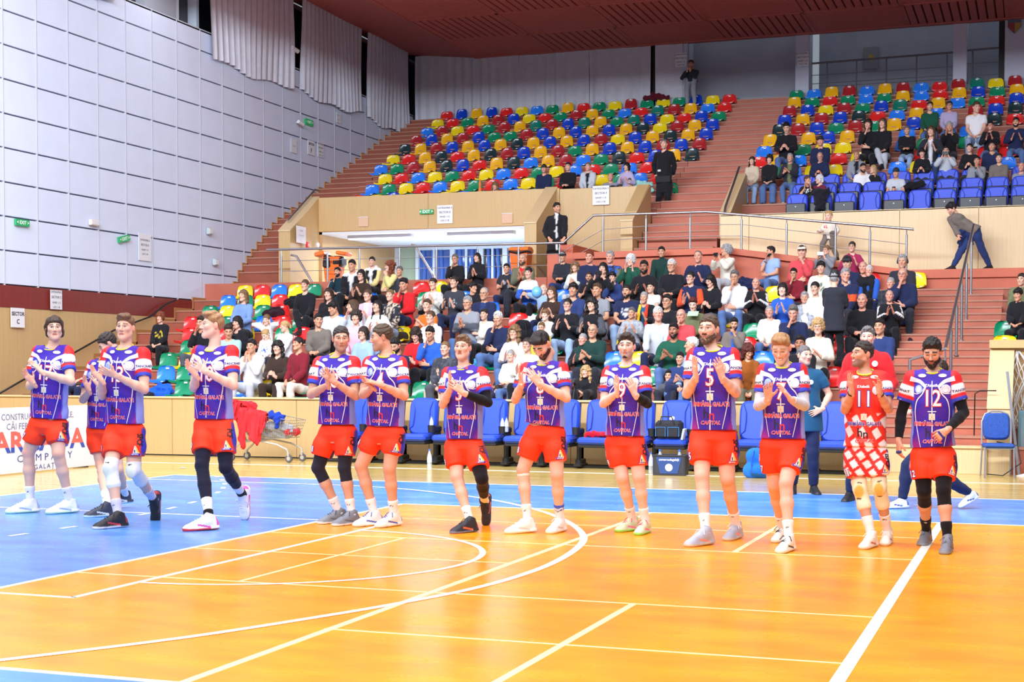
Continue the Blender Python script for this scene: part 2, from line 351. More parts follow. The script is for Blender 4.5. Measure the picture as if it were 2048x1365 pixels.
MB().prism([(33.2, 4.0), (34.9, 4.0), (34.9, 5.98), (34.7, 5.98), (33.2, 5.0)], -9.15, -8.87, 'x').build('cheek_wall', M_ply, par)
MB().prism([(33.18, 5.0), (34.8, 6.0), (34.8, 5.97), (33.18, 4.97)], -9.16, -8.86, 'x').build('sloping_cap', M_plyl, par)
rpar = struct('wall_parapet_right', MB().box(-6.92, 9, 33.66, 33.72, 3.6, 5.05), M_plyl)
xs = [-6.92, -6.26, -4.6, -2.95, -1.3, .35, 2.0]
for a, b in zip(xs, xs[1:]): MB().bbox(a + .004, b - .004, 33.6, 33.66, 3.62, 5.07, .003).build('veneer_panel', M_plyl, rpar)
MB().box(-6.92, 9, 33.6, 33.8, 5.05, 5.08).build('top_rail', M_plyl, rpar)
MB().prism([(33.8, 4.6), (35.9, 4.6), (35.9, 6.25), (35.7, 6.25), (33.8, 5.1)], -6.98, -6.74, 'x').build('cheek_wall', M_ply, rpar)
MB().prism([(33.8, 5.1), (35.7, 6.25), (35.7, 6.28), (33.8, 5.13)], -6.99, -6.73, 'x').build('sloping_cap', M_plyl, rpar)
M_black = mat('black_rubber', (22, 22, 26), .6); M_dark = mat('dark_grey_plastic', (52, 54, 62), .45)
for k in range(3): MB().box(-6.74, 9, 33.9 + .8 * k, 34.75 + .8 * k, 4.3, 4.72 + .32 * k).build('seat_platform', M_black, stand)
# vomitory: side walls, back wall, doors and daylight
M_seam0 = mat('lamp_housing', (190, 198, 208), .5)
vom = struct('wall_entrance', MB().box(-17.7, -11.3, 39.4, 39.5, 3.3, 5.2), mat('entrance_white', (222, 230, 240), .7, var=.03, vscale=3))
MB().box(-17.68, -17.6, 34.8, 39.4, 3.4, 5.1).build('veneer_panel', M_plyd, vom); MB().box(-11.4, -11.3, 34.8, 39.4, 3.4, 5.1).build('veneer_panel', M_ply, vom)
MB().box(-17.6, -11.4, 34.8, 39.4, 3.38, 3.5).build('entrance_floor', mat('entrance_tiles', (176, 178, 186), .4), vom); MB().box(-17.6, -11.4, 36.2, 39.4, 5.04, 5.12).build('entrance_ceiling', mat('white_soffit', (214, 224, 232)), vom)
for x_ in (-16.2, -13.4):
    t_ = MB().bbox(x_ - .9, x_ + .9, 35.25, 35.45, 4.96, 5.04, .01).box(x_ - .88, x_ + .88, 35.27, 35.43, 4.935, 4.96, 1).build('tube_lamp', [M_seam0, mat('lamp_diffuser', (225, 238, 255), .4, emit=6)], vom)
def wallpoly(pts, m): MB().prism([(atY(x, y, 39.36).x, atY(x, y, 39.36).z) for x, y in pts], 39.34, 39.4, 'y').build('painted_shape', m, vom)
wallpoly([(735, 495), (770, 495), (700, 575), (655, 575)], mat('grey_mural', (150, 152, 160), .7)); wallpoly([(700, 540), (722, 515), (735, 575), (700, 575)], mat('maroon_mural', (120, 70, 78), .7))
wallpoly([(800, 495), (832, 495), (832, 575), (806, 575)], mat('pale_green_mural', (168, 190, 170), .7))
M_alu = mat('white_frame', (208, 224, 238), .4); M_glassb = mat('blue_dusk_glass', (40, 84, 160), .08, spec=.8, var=.5, vscale=1.2)
for n_, (a, b) in enumerate(((833, 905), (905, 962), (962, 1010), (1010, 1062))):
    X0, X1 = atY(a, 500, 39.3).x, atY(b, 500, 39.3).x
    w = struct('window_%d' % (n_ + 1), MB().box(X0, X1, 39.33, 39.36, 3.5, 5.05), M_glassb if n_ != 2 else mat('dark_glass', (34, 38, 66), .1))
    MB().box(X0, X0 + .09, 39.22, 39.33, 3.5, 5.05).box(X1 - .05, X1, 39.22, 39.33, 3.5, 5.05).box(X0 + .09, X1 - .05, 39.22, 39.33, 4.0, 4.07).box(X0 + .09, X1 - .05, 39.22, 39.33, 4.95, 5.05).box((X0 + X1) / 2 - .03, (X0 + X1) / 2 + .03, 39.24, 39.33, 3.5, 4.95).build('window_frame', M_alu, w)
    for q in range(3):
        cx_ = X0 + .2 + (X1 - X0 - .3) * q / 3; MB().tube([(cx_, 39.3, 3.5), (cx_ + .05, 39.3, 4.3), (cx_ + .02, 39.3, 4.95)], .05, 6).build('blue_drape', mat('blue_drape', (70, 110, 190), .8), w)
# ---- side wall of white panels
M_panel = mat('white_wall_panel', (214, 224, 246), .55, var=.025, vscale=2.0); M_groove = mat('dark_groove', (112, 112, 124), .8); M_seam = mat('seam_strip', (190, 194, 206), .5)
wl = struct('wall_left', MB().box(-19.6, -19.36, -4, 44.9, 0, 9.8), M_groove)
bands = [3.2, 3.874, 4.548, 5.222, 5.896, 6.57, 7.244, 7.918, 8.592, 9.266, 9.78]
def step_top(y):
    if y < 31.3: return .41 + .28 * math.floor((y - 23.3) / .8) if y > 23.3 else 0
    t = 3.58
    for a, b in prof:
        if y >= a: t = b
    return t
for k in range(-3, 20):
    y0 = 24.38 + 1.043 * k
    for i in range(10):
        if bands[i + 1] < step_top(y0) - .1: continue
        MB().bbox(-19.36, -19.3, y0 + .012, y0 + 1.031, bands[i] + .028, bands[i + 1] - .004, .004).build('wall_panel', M_panel, wl)
    MB().box(-19.36, -19.292, y0 - .012, y0 + .012, 3.2, 9.78).build('seam_strip', M_seam, wl)
M_red = wood_mat('dark_red_veneer', (124, 40, 36), .12)
for k in range(-2, 8): MB().bbox(-19.36, -19.29, 20.5 + 1.55 * k + .003, 22.05 + 1.55 * k - .003, 2.76, 3.2, .003).build('red_panel', M_red, wl)
for k in range(-2, 8): MB().bbox(-19.36, -19.3, 20.5 + 1.55 * k + .003, 22.05 + 1.55 * k - .003, 0, 2.76, .003).build('veneer_panel', M_ply, wl)
for y, z in prof: MB().box(-19.32, -19.27, y - .02, y + .02, z - .2, z - .01).box(-19.32, -19.27, y - .02, y + .42, z - .01, z + .05).build('skirting', mat('yellowed_skirting', (170, 120, 70), .6), wl)
for j in range(11):
    z = .41 + .28 * j; y = 23.3 + .8 * j; MB().box(-19.32, -19.27, y - .05, y + .8, z + .001, z + .07).box(-19.32, -19.27, y - .05, y, z - .28, z).build('skirting', mat('yellowed_skirting', (170, 120, 70), .6), wl)
# ---- high windows of the side wall and their curtains
win = struct('window_5', MB().box(-19.9, -19.86, -4, 44.9, 9.8, 11.8), mat('night_glass', (26, 30, 40), .1, spec=.7))
MB().box(-19.9, -19.3, -4, 44.9, 9.74, 9.8).build('window_sill', M_seam, win)
for y in (20.5, 25.2, 31.2, 32.1, 36.4, 40.9, 44.3): MB().box(-19.86, -19.62, y - .06, y + .06, 9.8, 11.8).build('window_frame', M_alu, win)
MB().box(-19.86, -19.6, 29.8, 31.1, 9.8, 11.8).build('pale_reveal_panel', mat('pale_panel', (170, 176, 188), .7), win)
def curtain(name, p0, p1, z0, z1, label, nf, amp=.06, m=None, hang=0.0, depth=.1):
    """pleated cloth between two plan points"""
    a, b = Vector(p0), Vector(p1); d = (b - a); L = d.length; u = d.normalized(); n = Vector((-u.y, u.x)); r = random.Random(name + label)
    nx, nz = nf * 8, 16; vs = []; ph = r.random() * 6
    for iz in range(nz + 1):
        t = iz / nz
        for ix in range(nx + 1):
            s = ix / nx; w = s * nf * 2 * math.pi
            am = amp * (.35 + .65 * (1 - t)) * (0.7 + .4 * math.sin(s * 9 + ph)); off = am * math.sin(w + .8 * math.sin(3 * s + ph) * (1 - t)) + .03 * math.sin(s * 5 + t * 3 + ph)
            p = a + u * (s * L + .02 * math.sin(w * 2)) + n * off
            z = z0 + (z1 - z0) * t + (1 - t) ** 3 * (.05 * math.sin(s * 13 + ph) - hang * math.sin(math.pi * s)) 
            vs.append((p.x, p.y, z))
    W_ = nx + 1; fs = [(iz * W_ + ix, iz * W_ + ix + 1, (iz + 1) * W_ + ix + 1, (iz + 1) * W_ + ix) for iz in range(nz) for ix in range(nx)]
    me = bpy.data.meshes.new(name); me.from_pydata(vs, [], fs); me.materials.append(m or M_curtain); me.polygons.foreach_set('use_smooth', [True] * len(fs))
    return link(name, me, label=label, cat='curtain', group='white curtains')
M_curtain = mat('white_curtain', (204, 206, 218), .9, spec=.1, var=.05, vscale=5)
CUR = [((-19.2, 20.8), (-19.2, 28.0), 9.6, 11.85, 'white curtain bunched at the left end of the high windows', 12), ((-19.2, 32.0), (-19.2, 36.3), 9.2, 11.8, 'long white curtain right of the uncovered window gap', 15),
       ((-19.2, 36.75), (-19.2, 40.6), 9.2, 11.75, 'pleated white curtain between two dark gaps on the side wall', 15), ((-19.2, 41.0), (-19.2, 44.1), 9.15, 11.7, 'white curtain nearest the corner, its hem swept sideways', 12),
       ((-19.15, 44.5), (-15.6, 44.5), 9.5, 11.65, 'white curtain at the left end of the back wall', 12), ((-15.6, 44.5), (-13.3, 44.5), 9.5, 11.6, 'white curtain over the middle left of the back wall', 7),
       ((-13.3, 44.5), (-11.35, 44.5), 9.5, 11.55, 'white curtain on the back wall ending at a dark gap', 5)]
for p0, p1, z0, z1, lb, nf in CUR: curtain('curtain', p0, p1, z0, z1, lb, nf, hang=.12 if p0[0] == p1[0] else 0)
curtain('curtain', (-11.2, 44.5), (-10.35, 44.5), 9.5, 11.5, 'narrow flat white curtain right of the dark gap', 2, .01)
# ---- back wall, pillars, recess with railing
M_plast = mat('grey_plaster', (150, 152, 164), .85, var=.08, vscale=1.2); M_pil = mat('pale_plaster', (196, 200, 218), .8, var=.03)
wb = struct('wall_back', MB().box(-19.6, -10.25, 44.65, 44.9, 8.6, 12.2), mat('night_glass', (26, 30, 40)))
MB().box(-11.15, -10.2, 44.55, 44.65, 9.6, 11.6).build('plaster_panel', M_pil, wb)
MB().box(-10.2, -6.95, 45.3, 45.4, 9.4, 12).build('plaster_panel', M_plast, wb); MB().box(-10.2, 9, 44.6, 47.2, 9.0, 9.72).build('gallery_floor', M_plast, wb)
MB().box(-10.25, -10.2, 44.6, 45.3, 9.4, 12).build('plaster_panel', M_pil, wb)
MB().box(-6.55, 9, 46.6, 46.7, 9.5, 12).build('plaster_panel', M_plast, wb)
for a, b, l in ((-6.96, -6.56, 'pillar'), (-2.48, -2.1, 'pillar'), (-1.08, 2, 'pillar')): MB().bbox(a, b, 44.55, 45.3, 9.6, 11.6, .01).build('pillar', M_pil, wb)
MB().box(-1.24, -1.08, 44.6, 44.66, 9.6, 11.5).build('dark_post', M_black, wb)
M_steel = mat('brushed_steel', (176, 178, 184), .28, metal=.9); M_steeld = mat('dull_steel', (120, 120, 128), .4, metal=.7)
gr = thing('gallery_railing', 'steel railing of the gallery between the two pale pillars under the ceiling', 'railing', (-6.5, 44.7, 9.72))
MB().tube([(.0, 0, .9), (4.05, 0, .95)], .03).build('handrail', M_steeld, gr)
for k in range(5): MB().tube([(.45 + .85 * k, 0, 0), (.45 + .85 * k, 0, .9)], .022).build('post', M_steeld, gr)
for h in (.3, .55): MB().tube([(0, 0, h), (4.05, 0, h)], .01).build('rail', M_steeld, gr)
g2 = thing('gallery_railing', 'short steel gallery railing right of the second pale pillar', 'railing', (-2.1, 44.7, 9.72))
MB().tube([(0, 0, .98), (.95, 0, 1.0)], .03).build('handrail', M_steeld, g2); MB().tube([(.15, 0, 0), (.15, 0, .95)], .022).build('post', M_steeld, g2); MB().tube([(0, 0, .6), (.95, 0, .6)], .01).build('rail', M_steeld, g2)
MB().bbox(-19, 5, 11.9, 13.5, 10.25, 10.29, .005).box(-19, 5, 13.45, 13.5, 10.215, 10.25).build('added_light_cutoff', M_dark, wl)  # unseen plate and lip, added to cut the strip's light partway up the curtains
# ---- ceiling of slatted red panels
M_slat = mat('red_slat', (206, 108, 96), .6, var=.06, vscale=4); M_slatd = mat('slat_shadow_gap', (110, 44, 40), .8); M_soff = mat('red_soffit', (190, 100, 92), .6, var=.05, vscale=3)
ce = struct('ceiling', MB().box(-17.1, 9, 20, 44.6, 11.52, 11.7), M_slatd)
MB().prism([(-17.1, 11.47), (-19.7, 11.75), (-19.7, 11.95), (-17.1, 11.7)], -4, 44.6, 'y').build('soffit_panel', M_soff, ce)
PW = 2.68
for iy in range(8):
    for ix in range(-1, 9):
        x1 = -17.1 + (ix + 1) * PW; x0 = x1 - PW
        x0 = max(x0, -17.08); x1 = min(x1, 7)
        y1 = 44.6 - iy * PW; y0 = y1 - PW
        if x1 <= x0 + .1: continue
        if ix < 0: continue
        deep = (ix + iy) % 2 == 1
        p = MB().box(x0, x0 + .05, y0, y1, 11.46, 11.52).box(x1 - .05, x1, y0, y1, 11.46, 11.52).box(x0, x1, y0, y0 + .05, 11.46, 11.52).box(x0, x1, y1 - .05, y1, 11.46, 11.52).build('slatted_panel', M_slat, ce)
        mb = MB()
        n = 11 if deep else 20
        for s in range(n):
            if deep: w = (x1 - x0 - .1) / n; a = x0 + .05 + s * w; mb.box(a + .025, a + w - .03, y0 + .05, y1 - .05, 11.47, 11.52)
            else: w = (PW - .1) / n; a = y0 + .05 + s * w; mb.box(x0 + .05, x1 - .05, a + .006, a + w - .018, 11.475, 11.52)
        o = mb.build('slats', M_slat, p); o['kind'] = 'stuff'
MB().box(-17.1, 9, 44.4, 44.6, 11.44, 11.5).build('edge_board', M_soff, ce)
MB().box(-19.7, 9, -4, 20, 11.6, 11.75).build('slatted_panel', M_slat, ce)
# ================================================================ SEATS
def bucket_mesh(name, m, tall):
    if tall: prof = [(-.235, .03, .175), (-.24, .06, .18), (-.12, .05, .185), (.06, .045, .19), (.13, .085, .19), (.165, .17, .19), (.185, .28, .18), (.195, .36, .165), (.198, .40, .13), (.198, .415, .06)]
    else: prof = [(-.235, .03, .19), (-.24, .06, .195), (-.12, .05, .20), (.04, .045, .205), (.11, .08, .21), (.15, .15, .21), (.175, .23, .205), (.19, .31, .185), (.196, .352, .14), (.197, .366, .065)]
    nt = 8; vs = []; n = len(prof)
    for layer in (0, 1):
        for i, (y, z, w) in enumerate(prof):
            back = max(0, (z - .06) / .3) if y > 0 else 0
            for k in range(nt + 1):
                t = -1 + 2 * k / nt; e = abs(t) ** 3
                px, py, pz = t * w, y - .05 * e * min(1, back * 2), z + (.035 * e if back == 0 else .02 * e * (1 - back))
                if layer: py += .012 * min(1, back * 3); pz -= .014 * (1 - min(1, back * 2))
                vs.append((px, py, pz))
    W_ = nt + 1; N = n * W_; fs = []
    for i in range(n - 1):
        for k in range(nt):
            a = i * W_ + k; fs.append((a, a + 1, a + W_ + 1, a + W_)); fs.append((N + a, N + a + W_, N + a + W_ + 1, N + a + 1))
    rim = [k for k in range(W_)] + [i * W_ + nt for i in range(1, n)] + [(n - 1) * W_ + k for k in range(nt - 1, -1, -1)] + [i * W_ for i in range(n - 2, 0, -1)]
    for a, b in zip(rim, rim[1:] + rim[:1]): fs.append((a, N + a, N + b, b))
    mb = MB(); mb.add(vs, fs); mb.box(-.12, .12, -.12, .08, 0, .04, 1)
    return mb.mesh(name, [m, M_dark], True)
SEATC = {'b': ('bright blue', (38, 128, 240)), 'y': ('lemon yellow', (240, 214, 24)), 'r': ('bright red', (224, 40, 40)), 'g': ('green', (12, 138, 96)),
         'B': ('deep blue', (8, 66, 196)), 'Y': ('amber yellow', (240, 180, 22)), 'R': ('dark red', (172, 36, 44)), 'K': ('blackish green', (22, 54, 58)), 'T': ('teal green', (10, 122, 104))}
SEATM = {}
for k, (nm, c) in SEATC.items():
    SEATM[k] = bucket_mesh('seat_shell', mat('seat_plastic_' + nm.replace(' ', '_'), c, .22, coat=.15, var=.04, vscale=9), k in 'BYRKT')
PLATE = {True: MB().box(-.035, .035, .172, .186, .352, .385).mesh('number_plate', mat('seat_number_plate', (232, 232, 236))), False: MB().box(-.035, .035, .166, .182, .298, .328).mesh('number_plate', mat('seat_number_plate', (232, 232, 236)))}
TAG = MB().box(.10, .15, -.246, -.238, .04, .056).mesh('row_tag', mat('seat_number_plate', (232, 232, 236)))
ORD = 'first second third fourth fifth sixth seventh eighth ninth tenth eleventh twelfth thirteenth fourteenth fifteenth sixteenth seventeenth eighteenth nineteenth twentieth'.split()
def bucket(k, x, y, z, label, group):
    o = link('bucket_seat', SEATM[k], None, (x, y, z), (0, 0, random.uniform(-.03, .03)), label=label, cat='seat', group=group)
    link('number_plate', PLATE[k in 'BYRKT'], o); link('row_tag', TAG, o); return o
ROWS_L = ['ryBgrybgrbgr.yb..g.', 'bgyrbygrbygr.ygbr.g.', 'yrbygrybrgybrgbr..y', 'bgRYKBrYKbYRbgKrBYK', 'yrYKrYKRBYRgYBYBRBR', 'KYRBYBYKYBYBRyBYKYB', 'RBYRBggRBYBYBYKyRYX', 'bRyrgRYTRBTYgTByrBg', 'yrgYRByrgRYgbrTRYbr', 'rBYBrybgYrgyRgygByr']
ROWS_L[6] = 'RBYRBggRBYBYBYKyRYB'[:19]
def seat_mount(i): y, z = urow(i); return y + .26, z
for ri, row in enumerate(ROWS_L):
    i = ri - 1; y, z = seat_mount(i); x0 = -17.37 if ri < 3 else (-17.89 if ri < 9 else -18.02 + .1); pitch = .504
    cnt = 0; last = {'k': 0}
    for c, k in enumerate(row):
        x = x0 + pitch * c
        if k in '.X' or x > -8.9 + (.35 if ri > 6 else 0.1): continue
        if ri == 0 and x > -11.3 and x < -9.6: continue
        cnt += 1
        rn = 'front row, half hidden by the parapet' if ri == 0 else ('top row' if ri == 9 else ORD[ri] + ' row up')
        bucket(k, x, y, z, '%s bucket seat, %s from left in the %s, upper left block' % (SEATC[k][0], ORD[cnt - 1], rn) if ri else '%s bucket seat, %s from left, half hidden by the wooden parapet' % (SEATC[k][0], ORD[cnt - 1]), 'bucket seats of the upper left block')
ROWS_R = {8: 'gbYRbYRbrRTyR', 7: 'YgrgbgYbrYBgY', 6: 'RByRgBTrYbgrB', 5: 'BYRBKrbYb.RBK', 4: 'KRBgRgYB..YKr', 3: 'Y.YBY..bY.b..', 2: 'bRgyy..bgbg.r', 1: 'rYbrryb.rb.rr', 0: '.gbyy..by..rb'}
for i, row in ROWS_R.items():
    y, z = seat_mount(i); cnt = 0
    for c, k in enumerate(row):
        if k == '.': continue
        cnt += 1; x = (-6.86 if i == 8 else -6.79) + .506 * c - (.1 if i < 4 else 0)
        rn = {8: 'top row', 0: 'lowest bucket row'}.get(i, ORD[8 - i] + ' row down')
        bucket(k, x, y, z, '%s bucket seat, %s from left in the %s, upper right block' % (SEATC[k][0], ORD[cnt - 1], rn), 'bucket seats of the upper right block')
# lower block: every empty seat the photograph shows, by pixel of its top edge
def lrow(j): return 23.3 + .8 * j, .41 + .28 * j                       # riser of seat row j (2..10)
LOW = """b 515 765;y 565 765;g 612 766;b 330 733;g 372 734;y 379 707;g 332 708;r 382 657;g 366 683;r 374 634;g 410 611;y 448 611;b 443 588;y 479 568;r 517 568;b 559 567;y 594 567;g 634 566;
y 524 588;r 563 587;g 530 610;g 475 588;r 566 612;g 458 634;b 535 632;r 579 632;g 613 632;y 502 657;g 558 657;r 595 655;y 483 766;g 366 765;g 822 765;g 845 766;y 850 734;b 1001 604;y 1046 600;r 1024 627;g 1065 627;b 1114 578;b 882 627;y 820 653;r 836 562;g 838 585;
y 1298 706;g 1313 738;g 1115 680;b 1232 712;y 1237 680;y 1546 571;y 1462 622;g 1492 649;g 980 712;b 935 582;y 1210 708;r 1656 650;r 1702 677;r 1660 739;b 1532 707;y 1558 655;g 2030 645;y 2034 674;y 726 732;g 795 735;r 440 660;y 881 562;b 760 628;r 1492 678;g 1486 733;b 690 640;y 1818 553;b 732 588;r 1758 547;r 160 764;y 175 790;b 800 610""".replace('\n', '').split(';')
seen = {}
for s in LOW:
    k, px, py = s.split(); px, py = float(px), float(py)
    tall = k in 'BYRKT'; best = None
    for j in range(2, 11):
        y, z = lrow(j); p = atY(px, py, y + .42)
        e = abs(p.z - (z + .35))
        if best is None or e < best[0]: best = (e, j, p.x)
    j = best[1]; x = round((best[2] + 19) / .46) * .46 - 19
    if (j, x) in seen: x = x + .46
    if (j, x) in seen: continue
    seen[(j, x)] = k
for (j, x), k in sorted(seen.items()):
    y, z = lrow(j); same = sorted(a for (jj, a) in seen if jj == j); n = same.index(x)
    bucket(k, x, y + .24, z, '%s bucket seat, %s empty one from left, %s, floor stand' % (SEATC[k][0], ORD[n], {2: 'front row', 10: 'rearmost row'}.get(j, ORD[j - 2] + ' row')), 'empty bucket seats of the floor stand')
# upholstered seats
M_bl = mat('blue_leatherette', (40, 76, 196), .38, var=.05, vscale=6, bump=.05); M_bl2 = mat('blue_leatherette_seam', (26, 52, 156), .45); M_blu = mat('royal_blue_fabric', (58, 84, 214), .55, var=.04, vscale=12); M_blus = mat('blue_fabric_seam', (36, 58, 166), .6)
def cushion(w, h, d, b, bulge=.02, mi=0, M=None, mb=None, top_round=.08):
    """padded slab in the XZ plane, thickness along Y, rounded upper corners"""
    mb = mb or MB(); N = 24; out = []
    for k in range(N):
        a = 2 * math.pi * k / N; e = 4.5
        ca, sa = math.cos(a), math.sin(a)
        out.append((w / 2 * math.copysign(abs(ca) ** (2 / e), ca), h / 2 + h / 2 * math.copysign(abs(sa) ** (2 / e), sa)))
    rings = [(.86, -d / 2 - bulge), (1 - b / w, -d / 2), (1, -d / 2 + b), (1, d / 2 - b), (1 - b / w, d / 2)]
    vs = []
    for sc, y in rings:
        for (x, z) in out: vs.append((x * sc, y, h / 2 + (z - h / 2) * sc))
    if M is not None: vs = [M @ Vector(v) for v in vs]
    fs = [tuple(range(N - 1, -1, -1)), tuple(range(4 * N, 5 * N))] + [(i * N + k, i * N + (k + 1) % N, (i + 1) * N + (k + 1) % N, (i + 1) * N + k) for i in range(4) for k in range(N)]
    mb.add(vs, fs, mi); return mb
RX = lambda a: Matrix.Rotation(a, 4, 'X')
T = lambda x, y, z: Matrix.Translation((x, y, z))
def wing_seams(w, h, M, mb, y=-.07):
    for s in (-1, 1): mb.tube([M @ Vector((s * w * .44, y, h * .16)), M @ Vector((s * w * .30, y - .012, h * .26)), M @ Vector((s * w * .27, y - .016, h * .5)), M @ Vector((s * w * .27, y - .012, h * .7)), M @ Vector((s * w * .36, y, h * .9))], .008, 6)
    return mb
TM = {}
Mb = T(0, .12, .40) @ RX(-.12)
TM['back'] = cushion(.49, .50, .10, .03, M=Mb).mesh('backrest', M_blu, True)
TM['seams'] = wing_seams(.49, .50, Mb, MB()).mesh('seams', M_blus, True)
TM['pan_up'] = MB().bbox(-.225, .225, -.13, -.03, .22, .66, .02).lathe([(.014, 0), (.014, .01)], 8, 1, T(0, -.13, .58) @ RX(math.pi / 2)).mesh('seat', [M_dark, mat('white_number_disc', (235, 235, 240))], True)
TM['pan_dn'] = cushion(.45, .44, .10, .03, M=T(0, .06, .40) @ RX(-math.pi / 2 + .08) @ T(0, 0, 0) @ Matrix.Rotation(math.pi, 4, 'Z') @ T(0, 0, 0)).mesh('seat', M_blu, True)
TM['arm'] = MB().bbox(.245, .30, -.12, .14, .0, .40, .012).bbox(.235, .31, -.30, .12, .40, .46, .015).mesh('armrest', M_dark, True)
down = {(0, 3), (0, 5)}
ROWX0 = -5.237 * 1.0207
for r_ in range(3):
    y, z = 34.55 + .8 * r_, 4.72 + .32 * r_; cnt = 0
    for c in range(12):
        x = ROWX0 + .547 * c + (.0 if r_ < 2 else -.03)
        if r_ == 1 and c == 0 or r_ == 2 and c in (3, ): pass
        cnt += 1
        t = thing('tip_up_seat', 'blue padded tip-up seat, %s from the left in the %s row behind the right parapet' % (ORD[cnt - 1], ('front', 'second', 'third')[r_]), 'seat', (x, y, z), 0, 'blue tip-up seats of the upper right block')
        link('backrest', TM['back'], t); link('seams', TM['seams'], t); link('armrest', TM['arm'], t)
        link('seat', TM['pan_dn'] if (r_, c) in down else TM['pan_up'], t)
# team bench seats
BM = {}
Mb = T(0, .10, .42) @ RX(-.16)
BM['back'] = cushion(.50, .64, .11, .035, M=Mb).mesh('backrest', M_bl, True); BM['seams'] = wing_seams(.50, .64, Mb, MB(), -.075).mesh('seams', M_bl2, True)
BM['shell'] = MB().bbox(-.24, .24, .05, .07, 0, .6, .01, M=Mb).mesh('back_shell', M_black)
BM['pan'] = MB().bbox(-.25, .25, -.42, .06, .36, .47, .035).mesh('seat', M_bl, True)
BM['under'] = MB().bbox(-.235, .235, -.38, .06, .31, .36, .01).mesh('seat_base', M_black)
BM['arm'] = MB().bbox(.265, .335, -.20, .12, .50, .60, .02).bbox(.27, .33, -.12, .1, .06, .52, .02).mesh('armrest', M_black, True)
BM['cup'] = MB().lathe([(.055, .5), (.062, .62), (.055, .62), (.048, .51)], 14, M=T(.30, -.25, 0)).mesh('cup_holder', M_black, True)
BM['foot'] = MB().bbox(.25, .35, -.12, .16, .0, .12, .02).bbox(.27, .33, -.05, .1, .1, .42, .02).bbox(.24, .36, -.20, .22, .0, .04, .01).mesh('pedestal', M_black, True)
BXC, BY = -5.30, 22.45
bench_x = [BXC + .61 * k for k in range(-9, 5)]
for n_, x in enumerate(bench_x):
    t = thing('team_bench_seat', 'blue padded bench seat, %s from the left in the row along the barrier' % ORD[n_], 'seat', (x, BY, 0.03), 0, 'blue bench seats along the barrier')
    for k_, nm in (('back', 'backrest'), ('seams', 'seams'), ('shell', 'back_shell'), ('pan', 'seat'), ('under', 'seat_base'), ('arm', 'armrest'), ('cup', 'cup_holder'), ('foot', 'pedestal')): link(nm, BM[k_], t)
br_ = MB().bbox(bench_x[0] - .5, bench_x[-1] + .55, BY - .02, BY + .10, 0.0, .035, .005).bbox(bench_x[0] - .5, bench_x[-1] + .55, BY + .35, BY + .42, .0, .035, .005).build('bench_runner', M_black, label='long black floor rail carrying the row of blue bench seats', cat='rail')
# ---- stainless railings
def rail_thing(label, top, posts, mids, r=.028):
    t = thing('railing', label, 'railing')
    MB().tube([Vector(p) for p in top], r, 10).build('handrail', M_steel, t, True)
    for a, b in posts:
        a, b = Vector(a), Vector(b); MB().tube([a, a + (b - a) * .86], .024, 10).tube([a + (b - a) * .84, b], .012, 8).lathe([(.045, 0), (.045, .02)], 12, M=T(*a)).build('post', M_steel, t, True)
    for m_ in mids: MB().tube([Vector(p) for p in m_], .008, 6).build('wire_rail', M_steel, t, True)
    return t
def zt(x):                                                             # rail height along the cross aisle
    return 4.46
RY = 31.9
px = [563, 655, 719, 799, 873, 955, 1037, 1119]
P_ = [atY(p, 540, RY).x for p in px]
top = [atY(533, 500, RY), atY(830, 493, RY), atY(1127, 486, RY), atY(1187, 431, RY), atY(1413, 424, RY), atY(1620, 441.5, RY), atY(1828, 459, RY)]
def top_z(x):
    for a, b in zip(top, top[1:]):
        if a.x <= x <= b.x: return a.z + (b.z - a.z) * (x - a.x) / (b.x - a.x)
    return 4.4
def gz(x):
    return WALK_Z if x < -9.85 else (4.16 if x < -6.4 else max(WALK_Z, 4.18 - (x + 6.4) * .149))
posts = [((x, RY, WALK_Z), (x, RY, top_z(x))) for x in P_] + [((x, RY, gz(x)), (x, RY, top_z(x))) for x in [atY(p, 480, RY).x for p in (1206, 1292, 1380, 1483, 1573, 1671, 1740, 1813)]]
mids = []
for h in (.30, .55):
    mids.append([(P_[0], RY, 3.6 + h), (P_[-1], RY, 3.6 + h), (posts[8][0][0] + .0, RY, 4.12 + h)] + [(a[0], RY, a[2] + h) for a, b in posts[9:]])
rail_thing('long stainless railing with wire rails along the aisle behind the spectators', top, posts, mids)
# stair rail between the lower blocks
p0 = atY(1978, 458, 31.4); q = []
def sz(y): return .41 + .14 * max(0, math.floor((y - 23.3) / .4))
SXR = -1.32
pts = []
for y in (24.9, 26.1, 27.3, 28.5, 29.7, 31.0): pts.append((y, sz(y)))
xx = lambda y: -1.45 + (y - 24.9) * .02
rail_thing('sloping stair handrail with a dark top bar in the right hand stair', [(xx(24.9), 24.9, 1.9), (xx(31.6), 31.6, 4.5)], [((xx(y), y, z), (xx(y), y, 1.9 + (y - 24.9) * .388)) for y, z in pts], [])
rail_thing('short grey railing crossing the foot of the stair behind player twelve', [(-2.0, 24.9, .95), (-2.0, 24.9, 1.72), (xx(24.9), 24.9, 1.9)], [], [[(-2.0, 24.9, 1.35), (xx(24.9), 24.9, 1.55)], [(-2.0, 24.9, 1.1), (xx(24.9), 24.9, 1.25)]])
def cap_rail(lbl, pts): return rail_thing(lbl, pts, [], [])
cap_rail('thin handrail fixed on the sloping cheek wall at the far left stair', [(-17.85, 33.4, 5.28), (-17.85, 34.9, 6.22), (-17.85, 35.1, 6.22)])
cap_rail('dark handrail fixed on the sloping cheek wall right of the upper stair', [(-6.86, 33.7, 5.02), (-6.86, 33.9, 5.3), (-6.86, 35.5, 6.4), (-6.86, 35.8, 6.42)])
